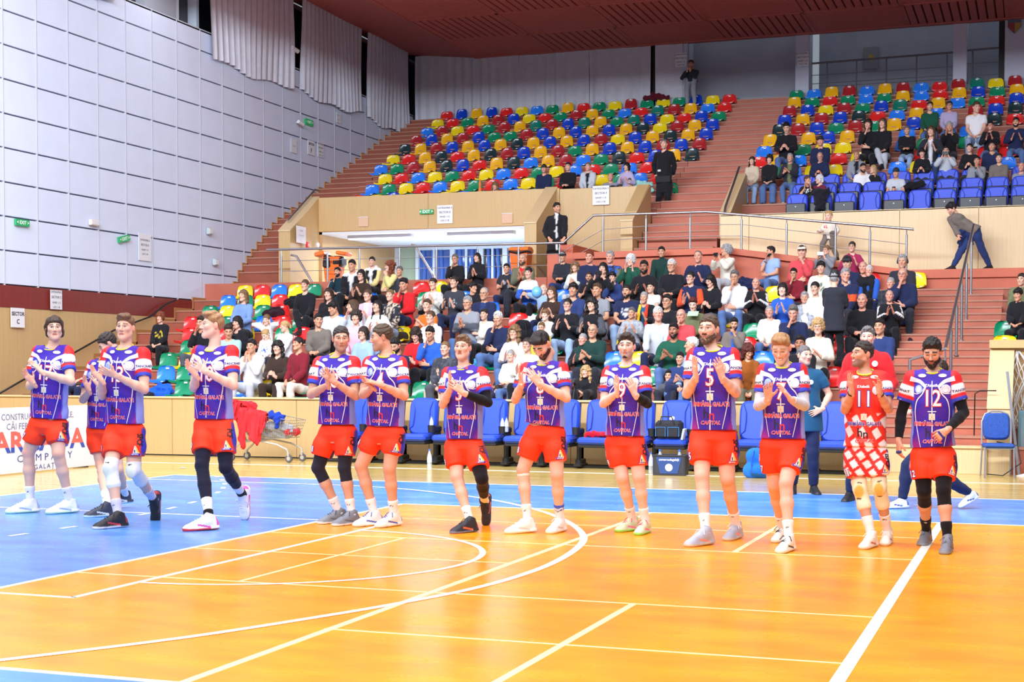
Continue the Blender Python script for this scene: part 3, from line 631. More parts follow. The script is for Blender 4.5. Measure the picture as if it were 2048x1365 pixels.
cap_rail('leaning grey tube by the left entrance wall', [(-16.9, 33.0, 3.6), (-17.4, 33.0, 4.35), (-17.55, 33.0, 4.38)])
cap_rail('leaning grey tube in front of the pale entrance wall', [(-14.0, 33.8, 3.75), (-14.55, 33.8, 4.6), (-14.65, 33.8, 4.62)])
# ================================================================ OBJECTS
M_paper = mat('white_paper', (228, 230, 236), .7, var=.02); M_ink = mat('grey_ink', (96, 98, 108), .7); M_inkd = mat('black_ink', (40, 42, 50), .7)
def sign(label, o, ux, w, h, lines, m=M_paper, ink=M_ink, cat='sign', th=.012, bold=.001):
    """flat sheet; o centre, ux text direction; lines = (text,size,dy)"""
    ux = Vector(ux); uz = Vector((0, 0, 1)); M = frame(o, ux, uz)
    t = MB().bbox(-w / 2, w / 2, -h / 2, h / 2, 0, th, .002, M=M).build('paper_notice' if m is M_paper else 'sign_plate', m, label=label, cat=cat)
    if lines:
        mb = MB()
        for tx, sz_, dy in lines: add_text(mb, tx, sz_, M @ T(0, dy, th + .003), bold=bold)
        mb.build('lettering', ink, t)
    return t
def notice(lbl, o, ux, sect='E', w=.42, h=.46):
    return sign(lbl, o, ux, w, h, [('CATEGORIA 3', .062, .16), ('SECTOR ' + sect, .07, .05), ('RAND 1-12', .055, -.06), ('LOC 1-18', .055, -.155)])
def wl_at(x, y): p = atX(x, y, -19.28); return p
notice('white notice on the white wall above the green exit plate', wl_at(289, 495), (0, 1, 0), 'D', .5, .62)
sign('faint white notice on the upper right part of the side wall', wl_at(677, 236), (0, 1, 0), .3, .3, [('REZERVAT', .05, .06), ('SECTOR F', .05, -.06)], ink=mat('faint_ink', (180, 180, 196)))
sign('SECTOR F notice near the stepped edge of the white wall', wl_at(622, 296), (0, 1, 0), .42, .40, [('SECTOR', .085, .1), ('F', .16, -.08)], ink=M_inkd, bold=.003)
notice('white notice right beside the SECTOR F sheet', wl_at(641, 300), (0, 1, 0), 'F', .36, .42)
sign('small faint notice left of the SECTOR F sheet', wl_at(587, 292), (0, 1, 0), .34, .38, [('C.S.M.', .07, 0)], ink=mat('faint_ink', (180, 180, 196)))
notice('white notice on the dark red strip above the SECTOR C sheet', atX(112, 600, -19.25), (0, 1, 0), 'C', .38, .4)
sign('SECTOR C notice on the wooden wall at the far left', atX(35, 636, -19.25), (0, 1, 0), .42, .39, [('SECTOR', .105, .075), ('C', .13, -.08)], ink=M_inkd, bold=.003)
M_green = mat('exit_green', (30, 150, 90), .4, emit=.25); M_whit = mat('white_plastic', (226, 226, 230), .4)
def exit_sign(lbl, o, ux, w=.42, h=.13): return sign(lbl, o, ux, w, h, [('< EXIT >', .10, 0)], M_green, mat('white_ink', (235, 245, 240), emit=.2), 'exit sign', .05, .002)
exit_sign('green exit plate low on the left of the white wall', wl_at(42, 446), (0, 1, 0)); e2 = exit_sign('green exit plate hanging askew above the white wall notice', wl_at(246, 478), (0, 1, .22))
exit_sign('green exit plate high on the white wall beside the camera', wl_at(616, 245), (0, 1, 0), .46, .16)
exit_sign('green exit plate on the wooden parapet over the entrance', atY(854, 424, 34.72), (1, 0, 0), .36, .11)
notice('white notice on the parapet right of the green exit plate', atY(890, 429, 34.72), (1, 0, 0), 'E'); notice('white notice on the parapet below the row of seated spectators', atY(1202, 391, 34.72), (1, 0, 0), 'F')
for lb, p in (('small pale access flap on the left half of the wooden parapet', (727, 444)), ('small pale access flap on the right half of the wooden parapet', (1015, 437))):
    o = atY(*p, 34.73); MB().bbox(o.x - .14, o.x + .14, o.y - .02, o.y, o.z - .12, o.z + .12, .004).box(o.x - .14, o.x + .14, o.y - .035, o.y - .02, o.z + .11, o.z + .125, 1).build('access_flap', [mat('pinkish_flap', (214, 178, 150), .6), M_whit], label=lb, cat='flap')
sign('framed white plan on the cheek wall left of the entrance', atX(602, 470, -17.58), (0, 1, 0), .5, .42, [('PLAN', .07, .1), ('EVACUARE', .05, -.02)], ink=mat('faint_ink', (180, 180, 196)))
notice('faded white notice on the pale wall beside the standing photographer', atY(1362, 120, 44.5), (1, 0, 0), 'G', .36, .42); notice('faded white notice on the first pale pillar', atY(1606, 118, 44.5), (1, 0, 0), 'H', .34, .42)
o = atX(613, 490, -17.6); MB().bbox(o.x, o.x + .06, o.y - .06, o.y + .06, o.z - .07, o.z + .07, .01).lathe([(.02, 0), (.02, .01)], 10, 1, T(o.x + .06, o.y, o.z) @ Matrix.Rotation(math.pi / 2, 4, 'Y')).build('fire_alarm_button', [mat('alarm_red', (214, 40, 44), .4), M_whit], label='red fire alarm button beside the framed plan', cat='alarm button')
o = atX(635, 490, -17.6); MB().lathe([(.07, 0), (.07, .02), (.05, .04)], 14, M=T(o.x, o.y, o.z) @ Matrix.Rotation(math.pi / 2, 4, 'Y')).build('wall_siren', M_whit, label='round white siren right of the red alarm button', cat='siren')
o = wl_at(185, 446); MB().bbox(o.x, o.x + .08, o.y - .15, o.y + .15, o.z - .06, o.z + .06, .01).box(o.x + .08, o.x + .085, o.y - .12, o.y + .12, o.z - .04, o.z + .04, 1).build('emergency_lamp', [mat('ivory_plastic', (220, 214, 196), .5), M_whit], label='ivory emergency lamp box on the lower white wall', cat='lamp box')
for lb, p in (('white junction box on the white wall near the floor stand', (428, 525)), ('small white wall bracket below the middle of the white wall', (416, 463))):
    o = wl_at(*p); MB().bbox(o.x, o.x + .09, o.y - .09, o.y + .09, o.z - .08, o.z + .08, .015).bbox(o.x + .09, o.x + .1, o.y - .07, o.y + .07, o.z - .06, o.z + .06, .003, 1).build('junction_box', [mat('box_grey', (186, 198, 200), .5), M_whit], label=lb, cat='box')
for lb, p, s in (('white security camera left of the high exit plate', (593, 245), 1), ('white security camera at the curtain bottom by the dark gap', (581, 98), 1.3)):
    o = wl_at(*p); MB().tube([o, o + Vector((.14 * s, 0, -.02))], .02).tube([o + Vector((.12, -.12 * s, 0)), o + Vector((.15, .10 * s, -.05))], .05 * s, 10).lathe([(.035, 0), (.03, .02)], 10, 1, T(*(o + Vector((.16, .1 * s, -.055)))) @ RX(-math.pi / 2)).build('security_camera', [M_whit, M_black], label=lb, cat='camera', smooth=True)
# crest on the last pillar, poster with yellow figure in the recess
o = atY(2029, 50, 44.5); cr_ = MB().prism([(-.18, .2), (.18, .2), (.18, -.05), (0, -.25), (-.18, -.05)], 0, .01, 'z', M=frame(o, (1, 0, 0), (0, 0, 1))).build('wall_crest', mat('crest_blue', (90, 96, 120)), label='small shield crest painted on the right pale pillar under the ceiling', cat='crest')
MB().prism([(-.17, .06), (0, .06), (0, -.23), (-.17, -.05)], .011, .014, 'z', M=frame(o, (1, 0, 0), (0, 0, 1))).build('red_field', mat('crest_red', (150, 60, 60)), cr_); MB().prism([(0.01, .06), (.17, .06), (.17, -.05), (0.01, -.23)], .011, .014, 'z', M=frame(o, (1, 0, 0), (0, 0, 1))).build('yellow_field', mat('crest_yellow', (170, 140, 60)), cr_)
o = atY(1742, 116, 46.55); po = MB().bbox(-.22, .22, -.33, .33, 0, .01, .002, M=frame(o, (1, 0, 0), (0, 0, 1))).build('poster', mat('grey_poster', (128, 126, 134), .7), label='grey poster with a small yellow figure on the recessed wall behind the railing', cat='poster')
MB().prism([(.08 * math.cos(a), .11 * math.sin(a)) for a in np.linspace(0, 6, 12)], .011, .015, 'z', M=frame(o, (1, 0, 0), (0, 0, 1))).build('yellow_motif', mat('poster_yellow', (170, 140, 50)), po)
# orange wheeled bins
def bin_(lbl, o, rz, lid_open):
    t = thing('wheeled_bin', lbl, 'bin', o, rz); t.scale = (.74, .74, .74); MO = mat('bin_orange', (242, 112, 28), .4)
    MB().add([(-.22, -.24, .08), (.22, -.24, .08), (.22, .24, .08), (-.22, .24, .08), (-.29, -.31, .92), (.29, -.31, .92), (.29, .31, .92), (-.29, .31, .92)], [(3, 2, 1, 0), (4, 5, 6, 7), (0, 1, 5, 4), (1, 2, 6, 5), (2, 3, 7, 6), (3, 0, 4, 7)]).bbox(-.31, .31, -.33, .33, .88, .93, .01).build('bin_body', MO, t)
    MB().prism([(-.34, .93), (-.30, 1.0), (-.1, 1.05), (.2, 1.04), (.33, .97), (.36, .93)], -.31, .31, 'x').build('lid', MO, t, True) if not lid_open else MB().bbox(-.36, -.02, -.34, .33, 1.02, 1.16, .03, M=Matrix.Rotation(-.2, 4, 'Y')).bbox(.02, .36, -.34, .33, 1.02, 1.14, .03, M=Matrix.Rotation(.15, 4, 'Y')).build('lid', MO, t, True)
    if lid_open: MB().bbox(-.30, .0, -.33, .3, .55, .98, .06).bbox(.0, .36, -.30, .3, .6, .96, .08).build('bin_liner', mat('black_bin_liner', (30, 30, 36), .3), t, True)
    else: MB().tube([(-.3, -.32, .9), (0, -.35, .84), (.3, -.33, .9), (.42, -.3, .86)], .035, 6).build('bin_liner', mat('black_bin_liner', (30, 30, 36), .3), t, True)
    for s in (-1, 1): MB().lathe([(.09, -.02), (.09, .02)], 14, M=T(s * .24, .25, .09) @ Matrix.Rotation(math.pi / 2, 4, 'Y')).build('wheel', M_black, t)
bin_('orange wheeled bin with black liner left of the entrance windows', (atY(668, 540, 33.0).x, 33.0, WALK_Z), .1, True)
bin_('orange wheeled bin with closed lid beside the man in the black coat', (atY(1042, 520, 32.6).x, 32.6, WALK_Z), .05, False)
# advertising board at the left
adb = thing('advertising_board', 'long white advertising board with red and blue lettering at the left edge', 'board', (-14.1, 0, 0)); AY0, AY1, AH = 14.5, 20.25, .98
MB().bbox(-.03, .0, AY0, AY1, .02, AH, .004).build('board_face', mat('board_white', (232, 232, 244), .35), adb)
M_bb = mat('board_blue', (52, 84, 186), .4); M_br = mat('board_red', (240, 104, 96), .4); M_bn = mat('board_navy', (58, 78, 150), .4)
def bt(txt, size, y, z, m, clip=None, **k):
    M = frame((.004, y, z), (0, 1, 0), (0, 0, 1)); mb = MB(); v, f = text_geo(txt, size, **k)
    mb.add([M @ Vector(p) for p in v], f); return mb.build('lettering', m, adb)
bt('CONSTRUCȚII INDUSTRIALE,', .13, 18.55, .84, mat('board_grey', (120, 124, 150)), sx=1.0); bt('CĂI FERATE ȘI PODURI', .13, 18.55, .70, mat('board_grey', (120, 124, 150)), sx=1.1)
v, f = text_geo('ARCADA', .42, .012, sx=1.25)
M = frame((.004, 18.6, .46), (0, 1, 0), (0, 0, 1)); bm = bmesh.new()
for half in (0, 1):
    me = bpy.data.meshes.new('lettering'); me.from_pydata([tuple(p) for p in v], [], f); bm = bmesh.new(); bm.from_mesh(me)
    bmesh.ops.bisect_plane(bm, geom=bm.verts[:] + bm.edges[:] + bm.faces[:], plane_co=(0, -.06, 0), plane_no=(0, 1, 0), clear_outer=half == 1, clear_inner=half == 0)
    bmesh.ops.transform(bm, matrix=M, verts=bm.verts); bm.to_mesh(me); bm.free(); me.materials.append(M_br if half == 0 else M_bb); link('lettering', me, adb)
bt('C O M P A N Y', .15, 18.7, .22, M_bn, sx=1.35); bt('- GALAȚI -', .10, 18.7, .08, M_bn, sx=1.3, spacing=1.3)
pic = MB().box(.0, .004, AY0, 17.35, .03, AH - .02)
def pic_mat():
    m = bpy.data.materials.new('board_picture'); m.use_nodes = True; nt = m.node_tree; b = nt.nodes['Principled BSDF']; tc = nt.nodes.new('ShaderNodeTexCoord'); s = nt.nodes.new('ShaderNodeSeparateXYZ')
    nt.links.new(tc.outputs['Object'], s.inputs[0]); r = nt.nodes.new('ShaderNodeValToRGB'); e = r.color_ramp.elements
    e[0].position = 0; e[0].color = (*lin((206, 130, 170)), 1); e[1].position = 1; e[1].color = (*lin((214, 196, 236)), 1); q = e.new(.28); q.color = (*lin((240, 176, 196)), 1); q = e.new(.5); q.color = (*lin((186, 156, 216)), 1)
    nt.links.new(s.outputs['Z'], r.inputs[0]); nt.links.new(r.outputs[0], b.inputs['Base Color']); return m
pic.build('picture_panel', pic_mat(), adb)
M_bridge = mat('bridge_print', (70, 66, 96), .5)
MB().prism([(16.0, .50), (16.9, .36), (17.28, .10), (17.28, .04), (17.2, .10), (16.8, .28), (16.0, .40)], .004, .007, 'x').box(.004, .007, 17.0, 17.02, .1, .5).box(.004, .007, 17.12, 17.14, .1, .52).box(.004, .007, 17.0, 17.14, .36, .38).box(.004, .007, 15, 17.3, .07, .1).build('bridge_motif', M_bridge, adb)
MB().bbox(-.05, .01, AY0, AY1 - 2.9, AH - .01, AH + .02, .004).build('top_edge', M_bb, adb)
for y in (15.5, 17.5, 19.8): MB().bbox(-.3, -.03, y - .02, y + .02, 0, .03, .003).box(-.1, -.03, y - .02, y + .02, .03, .8).build('foot', M_dark, adb)
MB().tube([(-14.02, 14.5, 1.02), (-14.06, 16.0, 1.045), (-14.1, 17.2, 1.03), (-14.12, 17.35, 1.0)], .045, 8).build('rolled_banner', mat('banner_blue', (34, 70, 190), .6), label='blue rolled banner lying along the top of the advertising board', cat='banner', smooth=True)
# shopping trolley
def trolley():
    t = thing('shopping_trolley', 'wire shopping trolley loaded with clothes in front of the barrier', 'trolley', (-12.2, 22.15, 0), math.radians(-6))
    Mw = mat('trolley_wire', (176, 178, 184), .3, metal=.8); Mg = mat('trolley_frame', (196, 192, 184), .35, metal=.4)
    x0, x1, w = -.42, .52, .27
    def wl_(zb, zt_): pass
    mb = MB()
    def P(s, side, h):                                                 # s 0..1 along, h 0 bottom..1 rim
        zb = .36 + .05 * s; ztp = .86 - .16 * s; x = x0 + (x1 - x0) * s + (.10 * (1 - s) * 0 + .10 * s - .06 * (1 - s)) * (h - .5); ww = w * (.86 + .14 * h) * (1 - .12 * s)
        return Vector((x, side * ww, zb + (ztp - zb) * h))
    for side in (-1, 1):
        for s in np.linspace(0, 1, 26): mb.tube([P(s, side, 0), P(s, side, 1)], .0028, 4)
        for h in (0, .2, .45, .7, 1): mb.tube([P(0, side, h), P(1, side, h)], .006 if h in (0, 1) else .0035, 5)
    for h in np.linspace(0, 1, 7): mb.tube([P(1, -1, h), P(1, 1, h)], .0035, 4)
    for q in np.linspace(-1, 1, 9): mb.tube([P(1, q, 0), P(1, q, 1)], .0028, 4); mb.tube([P(0, q, 0), P(1, q, 0)], .0028, 4); mb.tube([P(0, q, 0), P(0, q, 1)], .0028, 4)
    mb.build('basket', Mw, t)
    for side in (-1, 1): MB().tube([(-.62, side * .22, .16), (-.42, side * .22, .32), (-.1, side * .23, .36), (.3, side * .22, .30), (.5, side * .21, .22), (.52, side * .2, .14)], .016, 8).tube([(-.3, side * .23, .34), (-.48, side * .23, .86), (-.56, side * .24, .98)], .013, 8).build('chassis_rail', Mg, t, True)
    MB().tube([(-.56, -.27, .98), (-.56, .27, .98)], .022, 10).build('handle', mat('handle_blue', (44, 60, 150), .4), t, True)
    for x, y in ((-.62, -.22), (-.62, .22), (.52, -.2), (.52, .2)): MB().bbox(x - .02, x + .02, y - .03, y + .03, .10, .17, .01).lathe([(.065, -.016), (.07, 0), (.065, .016)], 16, 1, T(x + .01, y, .07) @ RX(math.pi / 2)).lathe([(.035, -.02), (.035, .02)], 12, 0, T(x + .01, y, .07) @ RX(math.pi / 2)).build('castor', [Mg, mat('grey_rubber', (86, 84, 84), .6)], t, True)
trolley()
# ================================================================ PEOPLE: implicit bodies, meshed once per person
f32 = np.float32
def A(v): return np.array([v[0], v[1], v[2]], dtype=np.float64)
def nrm(v): v = A(v); return v / (np.linalg.norm(v) + 1e-9)
class Fld:
    """a body described by a signed distance field: union of soft shapes, cuts, folds"""
    def __init__(s, vox): s.vox = vox; s.pr = []; s.post = []
    def rc(s, a, b, ra, rb, k=.02, flat=None, cuts=(), sub=False):
        s.pr.append(('rc', A(a), A(b), ra, rb, k, flat, cuts, sub)); return s
    def el(s, c, r, k=.02, R=None, cuts=(), sub=False):
        s.pr.append(('el', A(c), np.array(r, float), R, None, k, None, cuts, sub)); return s
    def tp(s, c, up, rt, prof, k=.03, cuts=()):
        """elliptic tube: prof rows (w, half width, half depth, forward offset)"""
        up = nrm(up); rt = A(rt); rt = nrm(rt - up * rt.dot(up)); fw = np.cross(rt, up)
        s.pr.append(('tp', A(c), up, rt, fw, k, np.array(prof, float), cuts, False)); return s
    def bounds(s, p):
        if p[0] == 'rc': m = max(p[3], p[4]); lo = np.minimum(p[1] - p[3], p[2] - p[4]); hi = np.maximum(p[1] + p[3], p[2] + p[4])
        elif p[0] == 'el': m = p[2].max(); lo = p[1] - m; hi = p[1] + m
        else:
            pr = p[6]; m = max(pr[:, 1].max(), pr[:, 2].max()) + abs(pr[:, 3]).max(); e0 = p[1] + p[2] * pr[0, 0]; e1 = p[1] + p[2] * pr[-1, 0]
            lo = np.minimum(e0, e1) - m; hi = np.maximum(e0, e1) + m
        return lo, hi
    def run(s, adapt=0.0, noise=None):
        v = s.vox; los = []; his = []
        for p in s.pr:
            if not p[8]: lo, hi = s.bounds(p); los.append(lo); his.append(hi)
        LO = np.min(los, 0) - 4 * v; HI = np.max(his, 0) + 4 * v
        n = np.ceil((HI - LO) / v).astype(int) + 1
        D = np.full(n, .5, f32)
        ax = [(LO[i] + v * np.arange(n[i])).astype(f32) for i in range(3)]
        for p in s.pr:
            lo, hi = s.bounds(p); pad = p[5] + 3 * v
            i0 = np.maximum(((lo - pad - LO) / v).astype(int), 0); i1 = np.minimum(((hi + pad - LO) / v).astype(int) + 2, n)
            if (i1 <= i0).any(): continue
            X = ax[0][i0[0]:i1[0], None, None]; Y = ax[1][None, i0[1]:i1[1], None]; Z = ax[2][None, None, i0[2]:i1[2]]
            if p[0] == 'rc':
                a, b = p[1], p[2]; x, y, z = X - f32(a[0]), Y - f32(a[1]), Z - f32(a[2]); d = b - a; L2 = d.dot(d) + 1e-12
                t = np.clip((x * f32(d[0]) + y * f32(d[1]) + z * f32(d[2])) / f32(L2), 0, 1)
                x = x - t * f32(d[0]); y = y - t * f32(d[1]); z = z - t * f32(d[2])
                if p[6] is not None:
                    nn, f = nrm(p[6][0]), p[6][1]; q = (x * f32(nn[0]) + y * f32(nn[1]) + z * f32(nn[2])) * f32(1 / f - 1)
                    x = x + q * f32(nn[0]); y = y + q * f32(nn[1]); z = z + q * f32(nn[2])
                g = np.sqrt(x * x + y * y + z * z) - (f32(p[3]) + f32(p[4] - p[3]) * t)
                if p[6] is not None: g = g * f32(min(1, p[6][1] * 1.15))
            elif p[0] == 'el':
                x, y, z = X - f32(p[1][0]), Y - f32(p[1][1]), Z - f32(p[1][2]); r = p[2]; R = p[3]
                if R is not None:
                    R = R.astype(f32); x, y, z = x * R[0, 0] + y * R[1, 0] + z * R[2, 0], x * R[0, 1] + y * R[1, 1] + z * R[2, 1], x * R[0, 2] + y * R[1, 2] + z * R[2, 2]
                k0 = np.sqrt((x / f32(r[0])) ** 2 + (y / f32(r[1])) ** 2 + (z / f32(r[2])) ** 2); k1 = np.sqrt((x / f32(r[0] ** 2)) ** 2 + (y / f32(r[1] ** 2)) ** 2 + (z / f32(r[2] ** 2)) ** 2) + 1e-6
                g = k0 * (k0 - 1) / k1
            else:
                c, up, rt, fw, pr = p[1], p[2], p[3], p[4], p[6]; x, y, z = X - f32(c[0]), Y - f32(c[1]), Z - f32(c[2])
                dt = lambda q: x * f32(q[0]) + y * f32(q[1]) + z * f32(q[2])
                w = dt(up); u = dt(rt); q = dt(fw)
                ha = np.interp(w, pr[:, 0], pr[:, 1]).astype(f32); hb = np.interp(w, pr[:, 0], pr[:, 2]).astype(f32); ho = np.interp(w, pr[:, 0], pr[:, 3]).astype(f32)
                q = q - ho; rr = np.sqrt((u / ha) ** 2 + (q / hb) ** 2) + 1e-6
                g = np.maximum((rr - 1) * np.minimum(ha, hb) * f32(.92), np.maximum(f32(pr[0, 0]) - w, w - f32(pr[-1, 0])))
            for (cp_, cn) in p[7]: cp_, cn = A(cp_), nrm(cn); g = np.maximum(g, (X - f32(cp_[0])) * f32(cn[0]) + (Y - f32(cp_[1])) * f32(cn[1]) + (Z - f32(cp_[2])) * f32(cn[2]))
            sl = (slice(i0[0], i1[0]), slice(i0[1], i1[1]), slice(i0[2], i1[2])); C = D[sl]; k = p[5]
            g = np.broadcast_to(g, C.shape).astype(f32)
            if p[8]:
                if k > 0: h = np.maximum(f32(k) - np.abs(C + g), 0) / f32(k); D[sl] = np.maximum(C, -g) + h * h * f32(k * .25)
                else: D[sl] = np.maximum(C, -g)
            else:
                if k > 0: h = np.maximum(f32(k) - np.abs(C - g), 0) / f32(k); D[sl] = np.minimum(C, g) - h * h * f32(k * .25)
                else: D[sl] = np.minimum(C, g)
        G = None
        if noise or s.post: G = (ax[0][:, None, None], ax[1][None, :, None], ax[2][None, None, :])
        if noise:
            am, fr, sd = noise; r = np.random.default_rng(sd)
            for _ in range(4):
                q = r.normal(size=3); q = q / np.linalg.norm(q) * fr * r.uniform(.6, 1.6); ph = r.uniform(0, 6.28)
                D += f32(am * .5) * np.sin(G[0] * f32(q[0]) + G[1] * f32(q[1]) + G[2] * f32(q[2]) + f32(ph) + f32(1.2) * np.sin(G[2] * f32(fr * .45) + f32(ph)))
        for fn in s.post: D = fn(D, *G).astype(f32)
        D = np.clip(D, -.5, .5); D[0] = D[-1] = .5; D[:, 0] = D[:, -1] = .5; D[:, :, 0] = D[:, :, -1] = .5
        g = vdb.FloatGrid(.5); g.copyFromArray(np.ascontiguousarray(D))
        P, Tt, Q = g.convertToPolygons(0.0, adapt)
        return P * v + LO, Tt, Q
def cut_plane(pt, n):
    pt, n = A(pt), nrm(n)
    return lambda D, X, Y, Z: np.maximum(D, (X - pt[0]) * n[0] + (Y - pt[1]) * n[1] + (Z - pt[2]) * n[2])
def np_mesh(name, parts, m):
    """parts: list of (verts, tris, quads, colours 0..255)"""
    o = 0; VV = []; TT = []; QQ = []; CC = []
    for V, Tt, Q, C in parts:
        VV.append(V); TT.append(np.asarray(Tt, int).reshape(-1, 3) + o); QQ.append(np.asarray(Q, int).reshape(-1, 4) + o); CC.append(np.broadcast_to(C, (len(V), 3))); o += len(V)
    V = np.concatenate(VV); Tt = np.concatenate(TT); Q = np.concatenate(QQ); C = np.concatenate(CC)
    me = bpy.data.meshes.new(name); me.vertices.add(len(V)); me.vertices.foreach_set('co', V.astype(f32).ravel())
    nt, nq = len(Tt), len(Q); me.loops.add(nt * 3 + nq * 4); me.loops.foreach_set('vertex_index', np.concatenate([Tt[:, ::-1].ravel(), Q[:, ::-1].ravel()]).astype(np.int32))
    me.polygons.add(nt + nq); me.polygons.foreach_set('loop_start', np.concatenate([np.arange(nt) * 3, nt * 3 + np.arange(nq) * 4]).astype(np.int32))
    me.polygons.foreach_set('use_smooth', np.ones(nt + nq, bool)); me.update(calc_edges=True); me.validate()
    if m is not None: me.materials.append(m)
    c = C / 255.0; c = np.where(c <= .04045, c / 12.92, ((c + .055) / 1.055) ** 2.4)
    ca = me.color_attributes.new('Col', 'FLOAT_COLOR', 'POINT'); buf = np.ones((len(V), 4), f32); buf[:, :3] = c; ca.data.foreach_set('color', buf.ravel())
    return me
def sstep(x, a, b): t = np.clip((x - a) / (b - a), 0, 1); return t * t * (3 - 2 * t)
def mixc(C, w, c): w = np.clip(w, 0, 1)[:, None]; return C * (1 - w) + np.array(c, float) * w
M_skin = colmat('skin', .55, .35, bump=.05, bscale=300, sss=.0); M_cloth = colmat('cloth', .85, .15, bump=.12, bscale=350, sheen=.1); M_jersey = colmat('jersey_knit', .6, .3, bump=.06, bscale=500)
M_hairc = {}
def hair_mat(c): 
    k = 'hair_%d_%d_%d' % tuple(c); return mat(k, c, .5, spec=.35, var=.28, vscale=60, bump=.5, bscale=120, stretch=(1, 1, .35))
# ---------------- head in its own frame: face towards -Y, eyes at z=0.01
def head_field(vox, kind='man', jaw=1.0):
    F = Fld(vox); w = {'man': 1.0, 'woman': .93, 'child': .93}[kind]
    F.el((0, .016, .034), (.074, .094, .082), 0); F.el((0, -.024, -.032), (.058 * w, .066, .082), .035)
    jw = .050 * w * jaw
    for s in (-1, 1):
        F.rc((s * jw, .0, -.052), (s * .016, -.064, -.094), .020, .019, .03); F.el((s * .040, -.062, -.012), (.024, .022, .022), .025)
        F.rc((s * .042, -.070, .031), (s * .014, -.084, .027), .010, .010, .018)
        F.el((s * .0775, .014, .0), (.010, .019, .031), .006, R=np.array([[.96, .28 * s, 0], [-.28 * s, .96, 0], [0, 0, 1.]]))
    F.rc((0, -.068, -.088), (0, -.072, -.098), .022, .020, .025)
    F.rc((0, -.084, .020), (0, -.108, -.020), .0075, .0105, .014); F.el((0, -.112, -.024), (.0095, .009, .008), .008)
    for s in (-1, 1): F.el((s * .012, -.100, -.028), (.0085, .010, .007), .007)
    F.rc((-.018, -.087, -.054), (.018, -.087, -.054), .0065, .0065, .006, flat=((0, 0, 1), .7)); F.rc((-.014, -.088, -.064), (.014, -.088, -.064), .0075, .0075, .006, flat=((0, 0, 1), .7))
    for s in (-1, 1):
        F.el((s * .031, -.098, .010), (.019, .014, .013), .014, sub=True)
        F.rc((s * .017, -.0815, .0135), (s * .031, -.0835, .0185), .0040, .0042, .004); F.rc((s * .031, -.0835, .0185), (s * .046, -.0745, .0125), .0042, .0038, .004); F.rc((s * .018, -.0800, .0045), (s * .044, -.0745, .0045), .0034, .0034, .004)
    F.rc((0, .022, -.06), (0, .038, -.15), .050 * w + .002, .052 * w, .03)
    return F
HEADS = {}
def head_mesh(kind, vox, jaw=1.0):
    k = (kind, vox, jaw)
    if k not in HEADS: HEADS[k] = head_field(vox, kind, jaw).run(.0)
    return HEADS[k]
def head_paint(V, skin, hair=None, brow=None, stubble=0.0, buzz=0.0, lips=None, smile=False, eyes=True, gaze=0.0, closed=False, makeup=0.0):
    x, y, z = V[:, 0], V[:, 1], V[:, 2]; skin = np.array(skin, float); C = np.tile(skin, (len(V), 1))
    C = mixc(C, .2 * np.exp(-(((np.abs(x) - .042) / .018) ** 2 + ((z + .022) / .016) ** 2)) * (y < -.04), skin * [1.0, .72, .68])
    C = mixc(C, .4 * np.exp(-((x / .012) ** 2 + ((z + .022) / .012) ** 2)) * (y < -.09), skin * [1.0, .74, .70])
    C = mixc(C, .5 * (np.abs(x) > .070), skin * [1.0, .78, .74])
    hc = np.array(hair if hair is not None else (60, 45, 35), float); bc = np.array(brow if brow is not None else hc, float)
    if stubble:
        m = sstep(-z - .25 * np.maximum(0, y + .06), .036, .056) * sstep(-y, -.01, .02) * (np.clip(1 - np.exp(-((x / .020) ** 2 + ((z + .058) / .011) ** 2) * 1.2), 0, 1)) * sstep(z, -.14, -.11)
        C = mixc(C, m * stubble, hc * .8 + skin * .1)
    if buzz: C = mixc(C, buzz * sstep(z - np.interp(y, [-.09, -.03, .02, .1], [.072, .045, -.01, -.05]), -.006, .008), hc)
    C = mixc(C, .85 * sstep(.0075 - np.abs(z - .036 + .12 * (np.abs(x) - .03)), -.001, .004) * (np.abs(x) > .012) * (np.abs(x) < .052) * (y < -.05), bc)
    lp = np.array(lips if lips is not None else skin * [.92, .60, .58])
    zz = z + .059 - (.18 * np.maximum(np.abs(x) - .005, 0) if smile else 0)
    C = mixc(C, .8 * (np.abs(x) < (.028 if smile else .021)) * sstep(.011 - np.abs(zz), -.001, .004) * (y < -.07), lp)
    if smile: C = mixc(C, (np.abs(x) < .021) * sstep(.0055 - np.abs(zz), -.001, .002) * (y < -.07), (236, 230, 222))
    else: C = mixc(C, .6 * (np.abs(x) < .02) * sstep(.0025 - np.abs(zz), -.002, .001) * (y < -.07), lp * .55)
    if eyes:
        for s in (-1, 1):
            ex = x - s * .031; ez = z - .010
            C = mixc(C, .45 * np.exp(-((ex / .020) ** 2 + (ez / .012) ** 2)) * (y < -.05), skin * [.72, .60, .58])
            if closed: C = mixc(C, (np.abs(ex) < .014) * (np.abs(ez + .003) < .003) * (y < -.05), (50, 34, 30)); continue
            C = mixc(C, ((ex / .0145) ** 2 + (ez / .0075) ** 2 < 1) * (y < -.05), (214, 206, 200))
            C = mixc(C, ((ex - gaze) ** 2 + (ez - .0005) ** 2 < .0068 ** 2) * (y < -.05), (48, 34, 28))
            C = mixc(C, (.6 + .3 * makeup) * (np.abs(ex) < .015) * (np.abs(ez - .0075 + .3 * np.abs(ex)) < .0028) * (y < -.05), (40, 28, 26))
    return C
